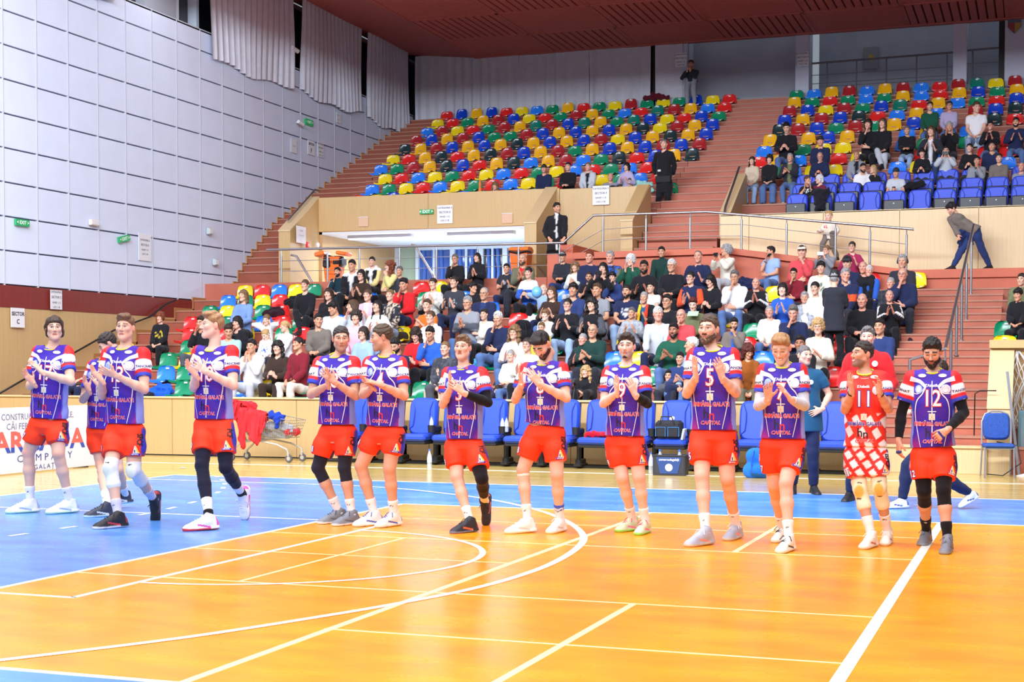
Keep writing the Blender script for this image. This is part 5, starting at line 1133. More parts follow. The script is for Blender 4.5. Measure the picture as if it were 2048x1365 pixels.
def player(P):
    Y0, s = P['Y'], P['s']; D = P.get('d', {})
    dd = {'pel': 0, 'neck': .0, 'head': -.01, 'sha': 0, 'shb': 0, 'ela': -.10, 'elb': -.10, 'wra': -.30, 'wrb': -.30, 'hipa': 0, 'hipb': 0, 'kna': -.05, 'knb': -.05, 'ana': 0, 'anb': 0}
    dd.update(D); J = {}
    for k in ('neck', 'head', 'sha', 'shb', 'ela', 'elb', 'wra', 'wrb', 'kna', 'knb', 'ana', 'anb'): J[k] = px3(P[k], Y0 + dd[k])
    for q in 'ab':
        tp_ = TOES[P['seed']]['ab'.index(q)]
        if tp_:
            g_ = atZ(tp_[0], tp_[1], .012); h_ = math.radians(P['toe' + q][0]); J['an' + q] = A((g_.x - math.sin(h_) * .195 * s, g_.y + math.cos(h_) * .195 * s, .096 * s))
    J['pel'] = px3(P['pel'], Y0 + dd['pel']); base = Vector((J['pel'][0], Y0, 0))
    for k in J: J[k] = A(J[k]) - A(base)
    up, rt, fw = frame_of(J); J['hipa'] = J['pel'] - rt * .095 * s - up * .01; J['hipb'] = J['pel'] + rt * .095 * s - up * .01
    J['sha'] = J['sha'] + rt * .045; J['shb'] = J['shb'] - rt * .045
    def dv(a): h, e = math.radians(a[0]), math.radians(a[1]); return np.array([math.sin(h) * math.cos(e), -math.cos(h) * math.cos(e), math.sin(e)])
    J['hdir'] = dv(P['face']); J['hup'] = (P.get('tilt', 0), 0, 1)
    for q in 'ab':
        J['toe' + q] = dv(P['toe' + q] if 'fup' + q in P else (P['toe' + q][0], -2)); J['hd' + q] = P['hd' + q]; J['pn' + q] = P['pn' + q]
        if 'fup' + q in P: J['fup' + q] = P['fup' + q]
    t = thing('person', P['label'], 'person', base, 0, 'players walking onto the court'); hair = P['hair']; hc = hair[0][1]
    pa = dict(P.get('paint', {})); pa.setdefault('buzz', 0)
    parts, M = body_mesh(J, s, P['skin'], hc, .0046, .013, hands=P.get('hands', ('open', 'open')), paint=pa, jaw=P.get('jaw', 1), hs=1.03 * s / 1.06)
    link('body', np_mesh('body', parts, M_skin), t)
    add_head_things(t, M, hair, .005)
    Mw_ = mat('eye_white', (222, 216, 212), .2); Mi = mat('iris_brown', (52, 36, 28), .15)
    if not P.get('closed'):
        for sg in (-1, 1):
            g = P.get('gaze', 0); o = link('eye', BONE.setdefault('eye', None) or BONE.__setitem__('eye', MB().lathe([(.0118 * math.sin(a), -.0118 * math.cos(a)) for a in np.linspace(.02, math.pi - .02, 9)], 12).lathe([(.0058, -.0108), (.0052, -.0121), (.001, -.0124)], 10, 1).mesh('eye', [Mw_, Mi], 2)) or BONE['eye'], t)
            o.matrix_local = M @ T(sg * .0305, -.0745, .010) @ Matrix.Rotation(g, 4, 'Z') @ RX(-math.pi / 2 + P.get('gz', 0)) @ Matrix.Scale(-1, 4, (0, 0, 1)) @ Matrix.Scale(-1, 4, (0, 0, 1))
    L = np.linalg.norm(J['neck'] - J['pel']); hemz = P['hem']; red = P.get('red')
    F = torso_field(J, s, .0072, -.16 * s, off=.020, sleeve=.66, armoff=.016, neckr=.070, flare=.014, fat=P.get('fat', 1))
    hp = px3(P['hemp'], Y0) - A(base); F.post.append(cut_plane(hp, -up * 1.0 + rt * P.get('hemt', 0)))
    V, Tt, Q = F.run(.0, (.0038, 26, P['seed'])); me = np_mesh('jersey', [(V, Tt, Q, jersey_paint(V, J, s, red))], M_jersey); jer = link('jersey', me, t); bv = make_proj(me)
    # collar
    cpts = []
    for i in range(25):
        a = 2 * math.pi * i / 24; cpts.append(J['neck'] + up * (.012 - .028 * math.cos(a)) * s + rt * math.sin(a) * .074 * s + fw * (.012 + .074 * math.cos(a)) * s)
    MB().tube(cpts, .0085, 7, cap=False).build('collar', mat('lime_collar', (206, 214, 60) if not red else (232, 200, 60), .6), t, 2)
    pr = lambda txt, size, x, w, m, **k: print_on(jer, bv, txt, size * s, J['pel'] + rt * x * s + up * w * L, rt, up, fw, m, **k)
    gp = lambda geo, x, w, m, off=.0045, tilt=0: print_on(jer, bv, '', 0, J['pel'] + rt * x * s + up * w * L, rt, up, fw, m, geo=geo, off=off)
    def ribbon(pts, wd):
        v = []; f = []
        pts = [(a * s, b * L) for a, b in pts]; pts = [(p.x, p.y) for p in smooth_poly(pts, 4)]
        for i, p in enumerate(pts):
            a = Vector(pts[max(i - 1, 0)]); b = Vector(pts[min(i + 1, len(pts) - 1)]); d = (b - a).normalized(); w_ = (wd[0] + (wd[1] - wd[0]) * i / (len(pts) - 1)) * s / 2; v += [(p[0] - d.y * w_, p[1] + d.x * w_, 0), (p[0] + d.y * w_, p[1] - d.x * w_, 0)]
        return np.array(v), [(2 * i, 2 * i + 1, 2 * i + 3, 2 * i + 2) for i in range(len(pts) - 1)]
    ell = lambda a, b: (np.array([(a * s * math.cos(t_), b * s * math.sin(t_), 0) for t_ in np.linspace(0, 2 * math.pi, 18)[:-1]]), [tuple(range(17))])
    for sg in (-1, 1):
        gp(ell(.034, .015), sg * .085, .955, M_lw, .005); gp(ell(.040, .042) if sg > 0 else ell(.032, .038), sg * .112, .79, M_lpk if sg > 0 else M_lsh, .006); gp(ell(.030, .032) if sg > 0 else ell(.020, .024), sg * .112, .79, M_lw if sg < 0 else mat('print_rose', (214, 206, 228), .5), .008); (gp(ell(.024, .026), sg * .112, .79, M_lpk, .0095) if sg > 0 else None)
        if not red:
            gp(ribbon([(sg * .185, .92), (sg * .150, .905), (sg * .100, .880), (sg * .052, .815)], (.046, .022)), 0, 0, M_lil, .0035); gp(ribbon([(sg * .062, .815), (sg * .085, .765), (sg * .125, .735), (sg * .155, .745)], (.007, .005)), 0, 0, M_lil, .0035)
            gp(ribbon([(sg * .052, .82), (sg * .082, .735), (sg * .125, .66), (sg * .142, .55), (sg * .138, .42), (sg * .118, .25), (sg * .095, .08)], (.010, .004)), 0, 0, M_lw, .004)
    if not red: gp(ribbon([(0, .89), (0, .70), (.001, .45), (0, .2), (-.002, .0)], (.007, .009)), 0, 0, M_lw, .003)
    gp((np.array([(.012, 1.0 * L, 0), (.062 * s, .985 * L, 0), (.062 * s, 1.02 * L, 0), (.02, 1.04 * L, 0)]), [(0, 1, 2, 3)]), 0, 0, M_lr, .004)
    n = P.get('num')
    if n:
        sz = .20; sxn = .80
        pr(n, sz, 0, .675, M_lr if not red else M_lbl, bold=.0085, sx=sxn, off=.004); pr(n, sz, 0, .675, M_lw, bold=.0015, sx=sxn, off=.0075)
    pr("S'Atletik", .034, -.005, .835, M_lw, bold=.0008, sx=.95)
    print_on(jer, bv, '', 0, J['pel'] + up * .462 * L, rt, up, fw, M_lgold, geo=quad(.052 * s, .056 * s), off=.005); print_on(jer, bv, '', 0, J['pel'] + up * .462 * L, rt, up, fw, mat('print_gold', (206, 186, 130)), geo=tri_(.014 * s, .02 * s), off=.007); pr('PREMIER', .010, 0, .435, mat('print_gold', (206, 186, 130)), off=.007)
    if not red: print_on(jer, bv, '', 0, J['pel'] + up * .525 * L, rt, up, fw, M_lw, geo=quad(.07 * s, .008 * s), off=.005)
    cm = M_lr if not red else M_lbl
    pr('PRIMĂRIA GALAȚI', .047, 0, .375, M_lw, bold=.0030, sx=.78, off=.004); pr('PRIMĂRIA GALAȚI', .047, 0, .375, cm, bold=.0010, sx=.78, off=.0065)
    pr('h', .115, -.035, .265, M_lb, bold=.001, sx=.9, off=.005); pr('n', .115, .015, .248, M_lr if not red else M_lb, bold=.001, sx=.9, off=.006); pr('CAPITAL', .042, .0, .165, M_lw, bold=.002, shear=.25, off=.004); pr('CAPITAL', .042, .0, .165, M_lr, bold=.0008, shear=.25, off=.006)
    for q, sg in (('a', -1), ('b', 1)):
        a_, b_ = J['sh' + q], J['el' + q]; e = nrm(b_ - a_); c = at_t((a_, b_, b_), .34); r2 = nrm(rt - e * rt.dot(e)); f2 = nrm(fw * .8 + rt * sg * .6); r2 = nrm(np.cross(f2, e)) * -1.0; r2 = r2 if r2.dot(rt) > 0 else -r2
        print_on(jer, bv, ('CERNAT' if sg < 0 else 'TANCRAD'), .030 * s, c, r2, -e, f2, M_lnv if sg > 0 else M_lb, bold=.0008, off=.005)
        print_on(jer, bv, 'CSM', .014 * s, at_t((a_, b_, b_), .60), r2, -e, f2, M_lw, off=.005)
    # shorts
    so = (250, 60, 22) if not red else (228, 44, 38); F = legs_field(J, s, .0098, P.get('sh_t', .66), .016, flare=.028, waist=.08)
    V, Tt, Q = F.run(.0, (.0045, 22, P['seed'] + 5)); C = np.tile(np.array(so, float), (len(V), 1))
    for q, sg in (('a', -1), ('b', 1)):
        e = nrm(J['kn' + q] - J['hip' + q]); dv_ = (V - J['hip' + q]) - np.outer((V - J['hip' + q]) @ e, e); x_ = dv_ @ rt * sg; near = ((V - J['pel']) @ rt) * sg > -.01
        C = mixc(C, near * sstep(x_, .092 * s, .104 * s) * sstep(.055 - dv_ @ fw, 0, .012), (56, 60, 186)); C = mixc(C, near * sstep(-x_, .078 * s, .092 * s) * sstep(-((V - J['pel']) @ up), .15, .17) * sstep(.03 - dv_ @ fw, 0, .012), (64, 30, 90) if not red else (190, 40, 50))
    if red:
        dd_ = V - J['pel']; u_ = dd_ @ rt; w_ = dd_ @ up; q1 = (u_ * 9 + w_ * 6) % 1; q2 = (u_ * 6 - w_ * 9 + .3 * np.floor(u_ * 9 + w_ * 6)) % 1; C = mixc(C, sstep(np.minimum(q1 - .36, q2 - .26), 0, .05), (240, 236, 240))
    me = np_mesh('shorts', [(V, Tt, Q, C)], M_jersey); sh = link('shorts', me, t); bs = make_proj(me)
    for q, sg in (('a', -1), ('b', 1)):
        e = nrm(J['kn' + q] - J['hip' + q]); up2 = -e; r2 = nrm(rt - e * rt.dot(e)); T1 = P.get('sh_t', .66); f2 = nrm(fw + rt * sg * .35); f2 = nrm(f2 - e * f2.dot(e)); r2 = nrm(np.cross(e, f2)) ; r2 = r2 if r2.dot(rt) > 0 else -r2
        lowp = lambda tt, x: at_t((J['hip' + q], J['kn' + q], J['kn' + q]), tt) + r2 * x * s
        if q == 'b':
            c = lowp(T1 - .13, .035); print_on(sh, bs, '', 0, c, r2, up2, f2, M_lw, geo=tri_(.092 * s, .085 * s), off=.004); print_on(sh, bs, '', 0, c - up2 * -.004, r2, up2, f2, M_lr, geo=(np.array([(-.042, -.038, 0), (-.02, -.038, 0), (.0, .04, 0), (-.010, .04, 0)]) * s, [(0, 1, 2, 3)]), off=.006)
            print_on(sh, bs, '', 0, c, r2, up2, f2, M_ly, geo=(np.array([(.008, .04, 0), (-.0, .04, 0), (.018, -.018, 0), (.038, -.022, 0)]) * s, [(0, 1, 2, 3)]), off=.006); print_on(sh, bs, '', 0, c - up2 * .034 * s, r2, up2, f2, M_lbl, geo=quad(.085 * s, .018 * s), off=.007); print_on(sh, bs, 'ARCADA', .014 * s, c - up2 * .034 * s, r2, up2, f2, M_lw, bold=.0004, off=.009); print_on(sh, bs, '', 0, c - up2 * .006, r2, up2, f2, M_lb, geo=quad(.008 * s, .024 * s), off=.008)
            print_on(sh, bs, P.get('vert', 'SPCF'), .058 * s, lowp(T1 - .42, .072), -up2, r2, f2, M_lb, bold=.002, off=.005, sx=.9)
        elif n:
            print_on(sh, bs, n, .078 * s, lowp(T1 - .12, -.055), r2, up2, f2, M_lbl, bold=.006, sx=.8, off=.004); print_on(sh, bs, n, .078 * s, lowp(T1 - .12, -.055), r2, up2, f2, M_lw, bold=.0018, sx=.8, off=.0065)
            print_on(sh, bs, 'STEEL', .026 * s, lowp(T1 - .40, -.075), -up2, r2, f2, mat('print_pink', (250, 170, 160)), bold=.001, off=.005)
    # worn on the limbs
    for it in P.get('wear', []):
        kind, q, t0, t1, col = it[:5]; arm = kind in ('arm_sleeve', 'wristband', 'finger_tape')
        PP = limb_pts(J['sh' + q], J['el' + q], J['wr' + q]) if arm else limb_pts(J['hip' + q], J['kn' + q], J['an' + q]); off = {'arm_sleeve': .006, 'sock': .007, 'knee_pad': .009, 'leg_sleeve': .006, 'knee_brace': .009, 'wristband': .006, 'knee_tape': .007, 'ankle_brace': .012}.get(kind, .007)
        bump = (PP[1] + fw * .046 * s - np.array([0, 0, .01]), (.055 * s, .030 * s, .068 * s)) if kind == 'knee_pad' else None
        fn = None
        if kind == 'knee_pad':
            kc = PP[1] + fw * .07 * s
            def fn(V, kc=kc, col=col, tone=it[5] if len(it) > 5 else None):
                C = np.tile(np.array(col, float), (len(V), 1)); d = V - kc
                if tone: C = mixc(C, sstep(.05 - np.hypot(d @ rt, (d @ up + .02) * .7), 0, .02) * ((V - kc) @ fw > -.05), tone)
                C = mixc(C, (np.abs(d @ rt) < .022) * (np.abs(d @ up - .055) < .006) * (d @ fw > -.06), (30, 30, 36)); C = mixc(C, (np.abs(d @ rt) < .020) * (np.abs(d @ up + .085) < .004) * (d @ fw > -.06), (30, 30, 36)); return C
        sleeve_obj(kind, t, PP, ARM_R if arm else LEG_R, s, t0, t1, off, col, .0065, bump, fn=fn, kfw=fw)
    for q in 'ab':
        sc = P.get('sock' + q, P.get('sock', ((238, 238, 242), 1.66))); PP = limb_pts(J['hip' + q], J['kn' + q], J['an' + q]); col = sc[0]
        def sf(V, PP=PP, col=col): C = np.tile(np.array(col, float), (len(V), 1)); d = V - at_t(PP, sc[1] + .12); return mixc(C, (np.abs(d @ rt) < .016) * (np.abs(d[:, 2] + .5 * np.abs(d @ rt) - .006) < .0035) * (d @ fw > 0), (30, 30, 40) if sum(col) > 300 else (220, 220, 230))
        sleeve_obj('sock', t, PP, LEG_R, s, sc[1], 2.0, .007, col, .0065, fn=sf, foot=nrm(J['toe' + q]) * .05 - nrm(A(J.get('fup' + q, (0, 0, 1)))) * .03)
        up_c, sole, acc, lace = P['shoes'] if isinstance(P['shoes'][0][0], int) else P['shoes'][0 if q == 'a' else 1]
        put_shoe(t, J, q, s * 1.04, .0062, up_c, sole, acc, .01, lace)
    for fn in P.get('extra', []): fn(t, J, M, up, rt, fw, s)
    return t, J
def necklace(c):
    def f(t, J, M, up, rt, fw, s):
        MB().tube([J['neck'] + rt * .062 * math.sin(a) * s + fw * (.03 + .072 * math.cos(a)) * s + up * (.03 - (.07 if c[1] else .05) * (1 + math.cos(a)) * .8) * s for a in np.linspace(-2.4, 2.4, 20)], .0022, 5).build('necklace', mat('chain_%d' % c[0][0], c[0], .3, metal=.5), t, 2)
    return f
def tape(q, tpos, col, name='wrist_tape'):
    def f(t, J, M, up, rt, fw, s): sleeve_obj(name, t, limb_pts(J['sh' + q], J['el' + q], J['wr' + q]), ARM_R, s, tpos, min(2, tpos + .06), .005, col, .005)
    return f
def handtape(q, col, d=.045):
    def f(t, J, M, up, rt, fw, s):
        x = nrm(J['hd' + q]); z = nrm(J['pn' + q] - x * A(J['pn' + q]).dot(x)); y = np.cross(z, x); c = J['wr' + q] + x * d * s; F = Fld(.004); F.rc(c - y * .022, c + y * .022, .019, .019, 0, flat=(z, .8), cuts=[(c + x * .012, x), (c - x * .012, -x)]); V, a, b = F.run(.05); link('hand_tape', np_mesh('hand_tape', [(V, a, b, col)], M_cloth), t)
    return f
FW, UPR = (0, -.55, .83), (0, -.1, 1)
SW, SK = (240, 240, 244), (22, 22, 28)
S_ = dict
PL = [
 S_(seed=1, num='17', Y=13.3, s=1.10, label='tall player number 17 with chin-length dark hair at far left, looking sideways', skin=FAIR, pel=(97, 850), neck=(104, 697), head=(109, 658), sha=(69, 705), shb=(141, 705), ela=(60, 772), elb=(142, 764), wra=(67, 768), wrb=(84, 745), kna=(57, 906), knb=(117, 908), ana=(50, 1004), anb=(122, 1006),
    d=dict(sha=-.03, shb=.05, wra=-.24, wrb=-.30, ana=-.06, anb=.05), face=(38, 2), toea=(-40, -6), toeb=(-35, -3), hda=(-.4, -.35, .65), hdb=(-.66, -.2, .70), pna=(.8, -.1, .3), pnb=(-.5, .1, -.8), hair=[('swept', (62, 46, 36))], hem=0, hemp=(97, 836), shoes=((240, 242, 244), (190, 226, 190), (150, 170, 220), (236, 238, 244)), vert='ISPCF', sh_t=.60, extra=[necklace(((214, 208, 200), 1))], jaw=.95),
 S_(seed=2, num=None, Y=13.75, s=1.04, label='player half hidden behind number 13, dark hair, looking down', skin=FAIR, pel=(207, 862), neck=(211, 722), head=(216, 690), sha=(180, 732), shb=(240, 730), ela=(166, 800), elb=(238, 800), wra=(178, 782), wrb=(200, 775), kna=(203, 930), knb=(236, 940), ana=(200, 1003), anb=(250, 990), face=(-50, -35),
    d=dict(anb=.35, wra=-.28, kna=-.05, ana=-.2), toea=(-40, -4), toeb=(-30, -25), hda=(-.2, -.4, .9), hdb=(-.3, -.4, .85), pna=(.8, .2, -.2), pnb=(-.8, .2, 0), hair=[('crop', (44, 36, 34)), ], paint=dict(stubble=.4), hem=0, hemp=(207, 857), shoes=((60, 64, 80), (206, 232, 236), (230, 234, 240), (30, 30, 40))),
 S_(seed=3, num='13', Y=12.6, s=1.09, label='player number 13 with white knee pads and combed-back brown hair', skin=FAIR, pel=(250, 862), neck=(251, 697), head=(250, 657), sha=(211, 709), shb=(294, 709), ela=(204, 792), elb=(289, 780), wra=(203, 762), wrb=(232, 752), kna=(222, 936), knb=(268, 940), ana=(218, 1024), anb=(308, 1000),
    d=dict(wra=-.30, wrb=-.34, ana=-.30, kna=-.22, knb=-.05, anb=.42), face=(14, 3), toea=(-32, -4), toeb=(5, -82), fupb=(.3, -1, .2), hda=(-.55, -.3, .75), hdb=(-.72, -.5, .35), pna=(.75, .1, .2), pnb=(-.35, .7, .5), hair=[('quiff', (112, 82, 58))], hem=0, hemp=(250, 847), shoes=((34, 34, 40), (226, 220, 226), (200, 60, 70), (26, 26, 30)), sock=((206, 204, 224), 1.64), wear=[('knee_pad', 'a', .80, 1.36, (224, 230, 230), (214, 222, 206)), ('knee_pad', 'b', .80, 1.36, (224, 230, 230), (214, 222, 206))], paint=dict(gaze=.003)),
 S_(seed=4, num='10', Y=12.9, s=1.09, label='player number 10 wearing long black leg sleeves, one foot raised', skin=PALE, pel=(428, 852), neck=(428, 700), head=(424, 652), sha=(391, 705), shb=(470, 705), ela=(388, 776), elb=(467, 772), wra=(392, 752), wrb=(412, 744), kna=(404, 932), knb=(452, 936), ana=(403, 1022), anb=(485, 990),
    d=dict(wra=-.30, wrb=-.33, ana=-.30, kna=-.22, knb=-.10, anb=.45), face=(-42, 2), toea=(-42, -8), toeb=(2, -84), fupb=(.15, -1, .2), hda=(-.35, -.35, .6), hdb=(-.66, -.35, .55), pna=(.7, .2, -.3), pnb=(-.5, .5, .1), hair=[('quiff', (160, 124, 88))], hem=0, hemp=(428, 838), shoes=((242, 242, 244), (214, 60, 66), (240, 60, 170), (230, 230, 236)), sock=((236, 236, 240), 1.62), wear=[('leg_sleeve', 'a', .50, 1.68, (26, 28, 48)), ('leg_sleeve', 'b', .50, 1.62, (26, 28, 48)), ('ankle_brace', 'a', 1.84, 2.0, SK), ('ankle_brace', 'b', 1.84, 2.0, SK)], vert='PCF', extra=[handtape('b', (240, 236, 232))], paint=dict(gaze=-.003)),
 S_(seed=5, num='18', Y=13.4, s=1.04, label='player number 18 with short dark hair and black knee sleeves, talking', skin=TAN, pel=(675, 866), neck=(674, 713), head=(682, 679), sha=(632, 727), shb=(715, 727), ela=(622, 790), elb=(712, 793), wra=(656, 770), wrb=(668, 764), kna=(636, 936), knb=(689, 936), ana=(660, 1008), anb=(690, 1024),
    d=dict(ana=.0, anb=-.10, wra=-.33, wrb=-.34), face=(30, -4), toea=(-38, -8), toeb=(-25, -5), hda=(.1, -.35, .8), hdb=(-.62, -.4, .7), pna=(.3, .4, .2), pnb=(-.5, .6, .1), hair=[('crop', (60, 52, 50))], paint=dict(stubble=.25), hem=0, hemp=(675, 849), shoes=((128, 136, 148), (226, 226, 226), (96, 104, 120), (70, 76, 90)), wear=[('leg_sleeve', 'a', .55, 1.28, (38, 38, 50)), ('leg_sleeve', 'b', .55, 1.28, (38, 38, 50))], vert='PCF'),
 S_(seed=6, num='4', Y=13.35, s=1.06, label='player number 4 in profile, listening to his neighbour, white shoes with blue laces', skin=TAN, pel=(770, 868), neck=(774, 712), head=(763, 676), sha=(732, 727), shb=(809, 727), ela=(726, 790), elb=(809, 793), wra=(745, 776), wrb=(760, 770), kna=(722, 932), knb=(779, 938), ana=(736, 1008), anb=(775, 1022),
    d=dict(ana=.05, anb=-.05, wra=-.33, wrb=-.34), face=(-62, -8), toea=(-32, -14), toeb=(-22, -6), hda=(-.4, -.5, .5), hdb=(-.75, -.45, .3), pna=(.4, .2, .8), pnb=(-.3, .2, -.8), hair=[('crop', (78, 62, 48))], paint=dict(stubble=.2, buzz=.3), hem=0, hemp=(770, 852), shoes=((240, 238, 234), (236, 230, 214), (70, 80, 180), (48, 66, 190)), vert='PCF', sh_t=.52),
 S_(seed=7, num='3', Y=13.35, s=1.0, label='player number 3 with a moustache and one black arm sleeve and leg sleeve', skin=FAIR, pel=(929, 893), neck=(929, 737), head=(925, 697), sha=(889, 748), shb=(970, 748), ela=(886, 810), elb=(976, 806), wra=(901, 776), wrb=(926, 786), kna=(914, 955), knb=(964, 958), ana=(921, 1030), anb=(969, 1003),
    d=dict(ana=-.15, kna=-.12, knb=-.12, anb=.40, wra=-.30, wrb=-.32), face=(4, 4), toea=(-30, -5), toeb=(0, -80), fupb=(0, -1, .15), hda=(.05, -.4, .9), hdb=(-.72, -.45, .72), pna=(.8, .4, .2), pnb=(-.5, .6, -.1), hair=[('short', (110, 86, 64)), ('moustache', (172, 130, 102))], hem=0, hemp=(929, 878), shoes=((42, 44, 54), (120, 124, 150), (236, 110, 80), (30, 30, 34)), wear=[('arm_sleeve', 'b', .60, 1.86, SK), ('leg_sleeve', 'b', .5, 1.72, (26, 22, 26))], sock=((240, 240, 242), 1.66), sockb=((240, 240, 242), 1.68), vert='YCF'),
 S_(seed=8, num='8', Y=13.4, s=1.03, label='bearded player looking down at his raised hands, taped knee, white shoes', skin=FAIR, pel=(1090, 868), neck=(1090, 728), head=(1083, 690), sha=(1046, 740), shb=(1131, 738), ela=(1031, 800), elb=(1133, 797), wra=(1043, 768), wrb=(1077, 768), kna=(1046, 940), knb=(1114, 950), ana=(1046, 1030), anb=(1113, 1029),
    d=dict(head=-.10, ana=-.02, anb=-.0, wra=-.30, wrb=-.32), face=(-14, -48), tilt=.0, toea=(-42, -6), toeb=(-10, -3), hda=(-.1, -.35, .9), hdb=(-.55, -.3, .85), pna=(.8, .3, -.2), pnb=(-.6, .7, .1), hair=[('quiff', (34, 28, 28)), ('beard', (50, 38, 34))], paint=dict(closed=True, stubble=.6), closed=True, hem=0, hemp=(1090, 849), hemt=-.12, shoes=((244, 244, 244), (240, 226, 196), (206, 208, 212), (238, 238, 240)), wear=[('knee_tape', 'a', 1.07, 1.13, (238, 226, 216)), ('sock', 'b', 1.62, 1.74, (70, 96, 200))], vert='ISPCF', extra=[handtape('a', (236, 214, 200), .0)]),
 S_(seed=9, num='9', Y=13.6, s=1.0, label='player number 9 with a goatee, one black arm sleeve and neon shoes', skin=PALE, pel=(1251, 886), neck=(1252, 732), head=(1253, 694), sha=(1210, 747), shb=(1295, 747), ela=(1207, 808), elb=(1295, 808), wra=(1234, 786), wrb=(1270, 790), kna=(1245, 956), knb=(1278, 955), ana=(1252, 1036), anb=(1277, 1036),
    d=dict(ana=.05, anb=-.05, wra=-.31, wrb=-.31), face=(6, 0), toea=(-28, -6), toeb=(-6, -4), hda=(.05, -.4, .9), hdb=(-.3, -.4, .9), pna=(.6, .6, .1), pnb=(-.7, .6, .1), hair=[('short', (52, 42, 36)), ('goatee', (56, 44, 38))], paint=dict(stubble=.3), hem=0, hemp=(1251, 872), shoes=((206, 224, 190), (150, 226, 80), (244, 120, 180), (244, 70, 120)), wear=[('arm_sleeve', 'b', .62, 1.86, SK)], vert='SPCF'),
 S_(seed=10, num='5', Y=13.2, s=1.10, label='tallest player, number 5, short beard, speckled grey shoes', skin=FAIR, pel=(1427, 874), neck=(1427, 700), head=(1417, 660), sha=(1380, 712), shb=(1474, 711), ela=(1374, 788), elb=(1472, 786), wra=(1392, 754), wrb=(1444, 756), kna=(1404, 954), knb=(1455, 958), ana=(1399, 1052), anb=(1461, 1042),
    d=dict(ana=-.25, kna=-.15, anb=.10, wra=-.32, wrb=-.32), face=(-10, 1), toea=(-30, -8), toeb=(-10, -4), hda=(-.05, -.35, .95), hdb=(-.20, -.35, .95), pna=(.75, .6, .1), pnb=(-.8, .6, .1), hair=[('crop', (82, 66, 54)), ('beard', (92, 70, 54))], paint=dict(stubble=.5), hem=0, hemp=(1427, 860), shoes=((172, 180, 200), (200, 196, 180), (240, 150, 130), (220, 224, 232)), vert='SPCF'),
 S_(seed=11, num='7', Y=13.05, s=1.03, label='smiling fair-haired player number 7 with light grey arm sleeves', skin=FAIR, pel=(1566, 891), neck=(1567, 733), head=(1562, 698), sha=(1522, 742), shb=(1609, 742), ela=(1517, 812), elb=(1609, 812), wra=(1536, 800), wrb=(1581, 799), kna=(1549, 970), knb=(1572, 968), ana=(1555, 1042), anb=(1567, 1070),
    d=dict(ana=.15, kna=.05, anb=-.30, knb=-.2, wra=-.31, wrb=-.32, head=-.06), face=(-2, -26), toea=(-8, -8), toeb=(-12, -6), hda=(.05, -.4, .9), hdb=(-.45, -.5, .7), pna=(.3, -.6, .2), pnb=(-.2, .3, -.6), hair=[('quiff', (166, 126, 84))], paint=dict(smile=True, closed=True), closed=True, hem=0, hemp=(1566, 877), shoes=((240, 240, 236), (226, 218, 186), (40, 40, 44), (26, 26, 30)), wear=[('arm_sleeve', 'a', .60, 1.85, (196, 200, 212)), ('arm_sleeve', 'b', .60, 1.85, (196, 200, 212)), ('knee_tape', 'a', 1.02, 1.22, (236, 168, 128))], vert='ISPCF'),
 S_(seed=12, num='11', Y=13.4, s=.98, red=True, label='libero number 11 in a red and white zigzag kit with padded knee supports', skin=TAN, pel=(1731, 908), neck=(1731, 747), head=(1724, 710), sha=(1690, 756), shb=(1774, 756), ela=(1690, 820), elb=(1777, 818), wra=(1704, 784), wrb=(1759, 786), kna=(1720, 978), knb=(1759, 974), ana=(1731, 1062), anb=(1761, 1050),
    d=dict(ana=-.1, anb=.1, wra=-.30, wrb=-.30), face=(-48, 4), toea=(-16, -6), toeb=(-4, -10), hda=(-.1, -.35, .9), hdb=(.05, -.3, .9), pna=(.7, .6, .1), pnb=(-.5, -.4, .2), hands=('open', 'relax'), hair=[('crop', (48, 40, 38))], paint=dict(stubble=.45, smile=True), hem=0, hemp=(1731, 893), shoes=((240, 236, 226), (226, 210, 180), (200, 110, 80), (236, 232, 226)), sock=((240, 238, 236), 1.58), wear=[('knee_pad', 'a', .76, 1.42, (240, 228, 196), (226, 176, 84)), ('knee_pad', 'b', .76, 1.42, (240, 228, 196), (226, 176, 84))], vert='ISPCF', extra=[necklace(((224, 220, 214), 0)), tape('a', 1.88, (60, 50, 50), 'bracelet'), tape('b', 1.88, (60, 50, 50), 'bracelet')]),
 S_(seed=13, num='12', Y=13.4, s=1.0, label='bearded player number 12 with black sleeves on arms and knees, gripping his shirt', skin=TAN, pel=(1866, 910), neck=(1866, 744), head=(1864, 706), sha=(1814, 757), shb=(1916, 757), ela=(1803, 826), elb=(1928, 826), wra=(1797, 882), wrb=(1893, 862), kna=(1848, 982), knb=(1887, 982), ana=(1851, 1055), anb=(1889, 1066),
    d=dict(ana=.15, anb=-.2, knb=-.15, wra=-.06, wrb=-.26, ela=.02, elb=-.03, head=-.04), face=(-2, -22), toea=(-8, -5), toeb=(-5, -6), hda=(.05, -.1, -1), hdb=(-.75, -.25, -.62), pna=(.8, .5, .1), pnb=(-.2, 1, -.1), hands=('relax', 'fist'), hair=[('short', (30, 26, 26)), ('beard', (32, 26, 26))], paint=dict(closed=True, stubble=.8, buzz=.5), closed=True, hem=0, hemp=(1866, 894), hemt=.06, shoes=((118, 120, 130), (140, 142, 148), (90, 92, 100), (100, 102, 110)), sock=((24, 24, 28), 1.62), wear=[('arm_sleeve', 'a', .60, 1.90, SK), ('arm_sleeve', 'b', .60, 1.90, SK), ('leg_sleeve', 'a', .55, 1.30, (26, 22, 26)), ('leg_sleeve', 'b', .55, 1.30, (26, 22, 26))], vert='ISPCF', extra=[handtape('a', (52, 58, 130), .10), handtape('b', (52, 58, 130), .06)]),
]
if 'ONLY' not in globals() or 'players' in ONLY:
    for P in PL: player(P)
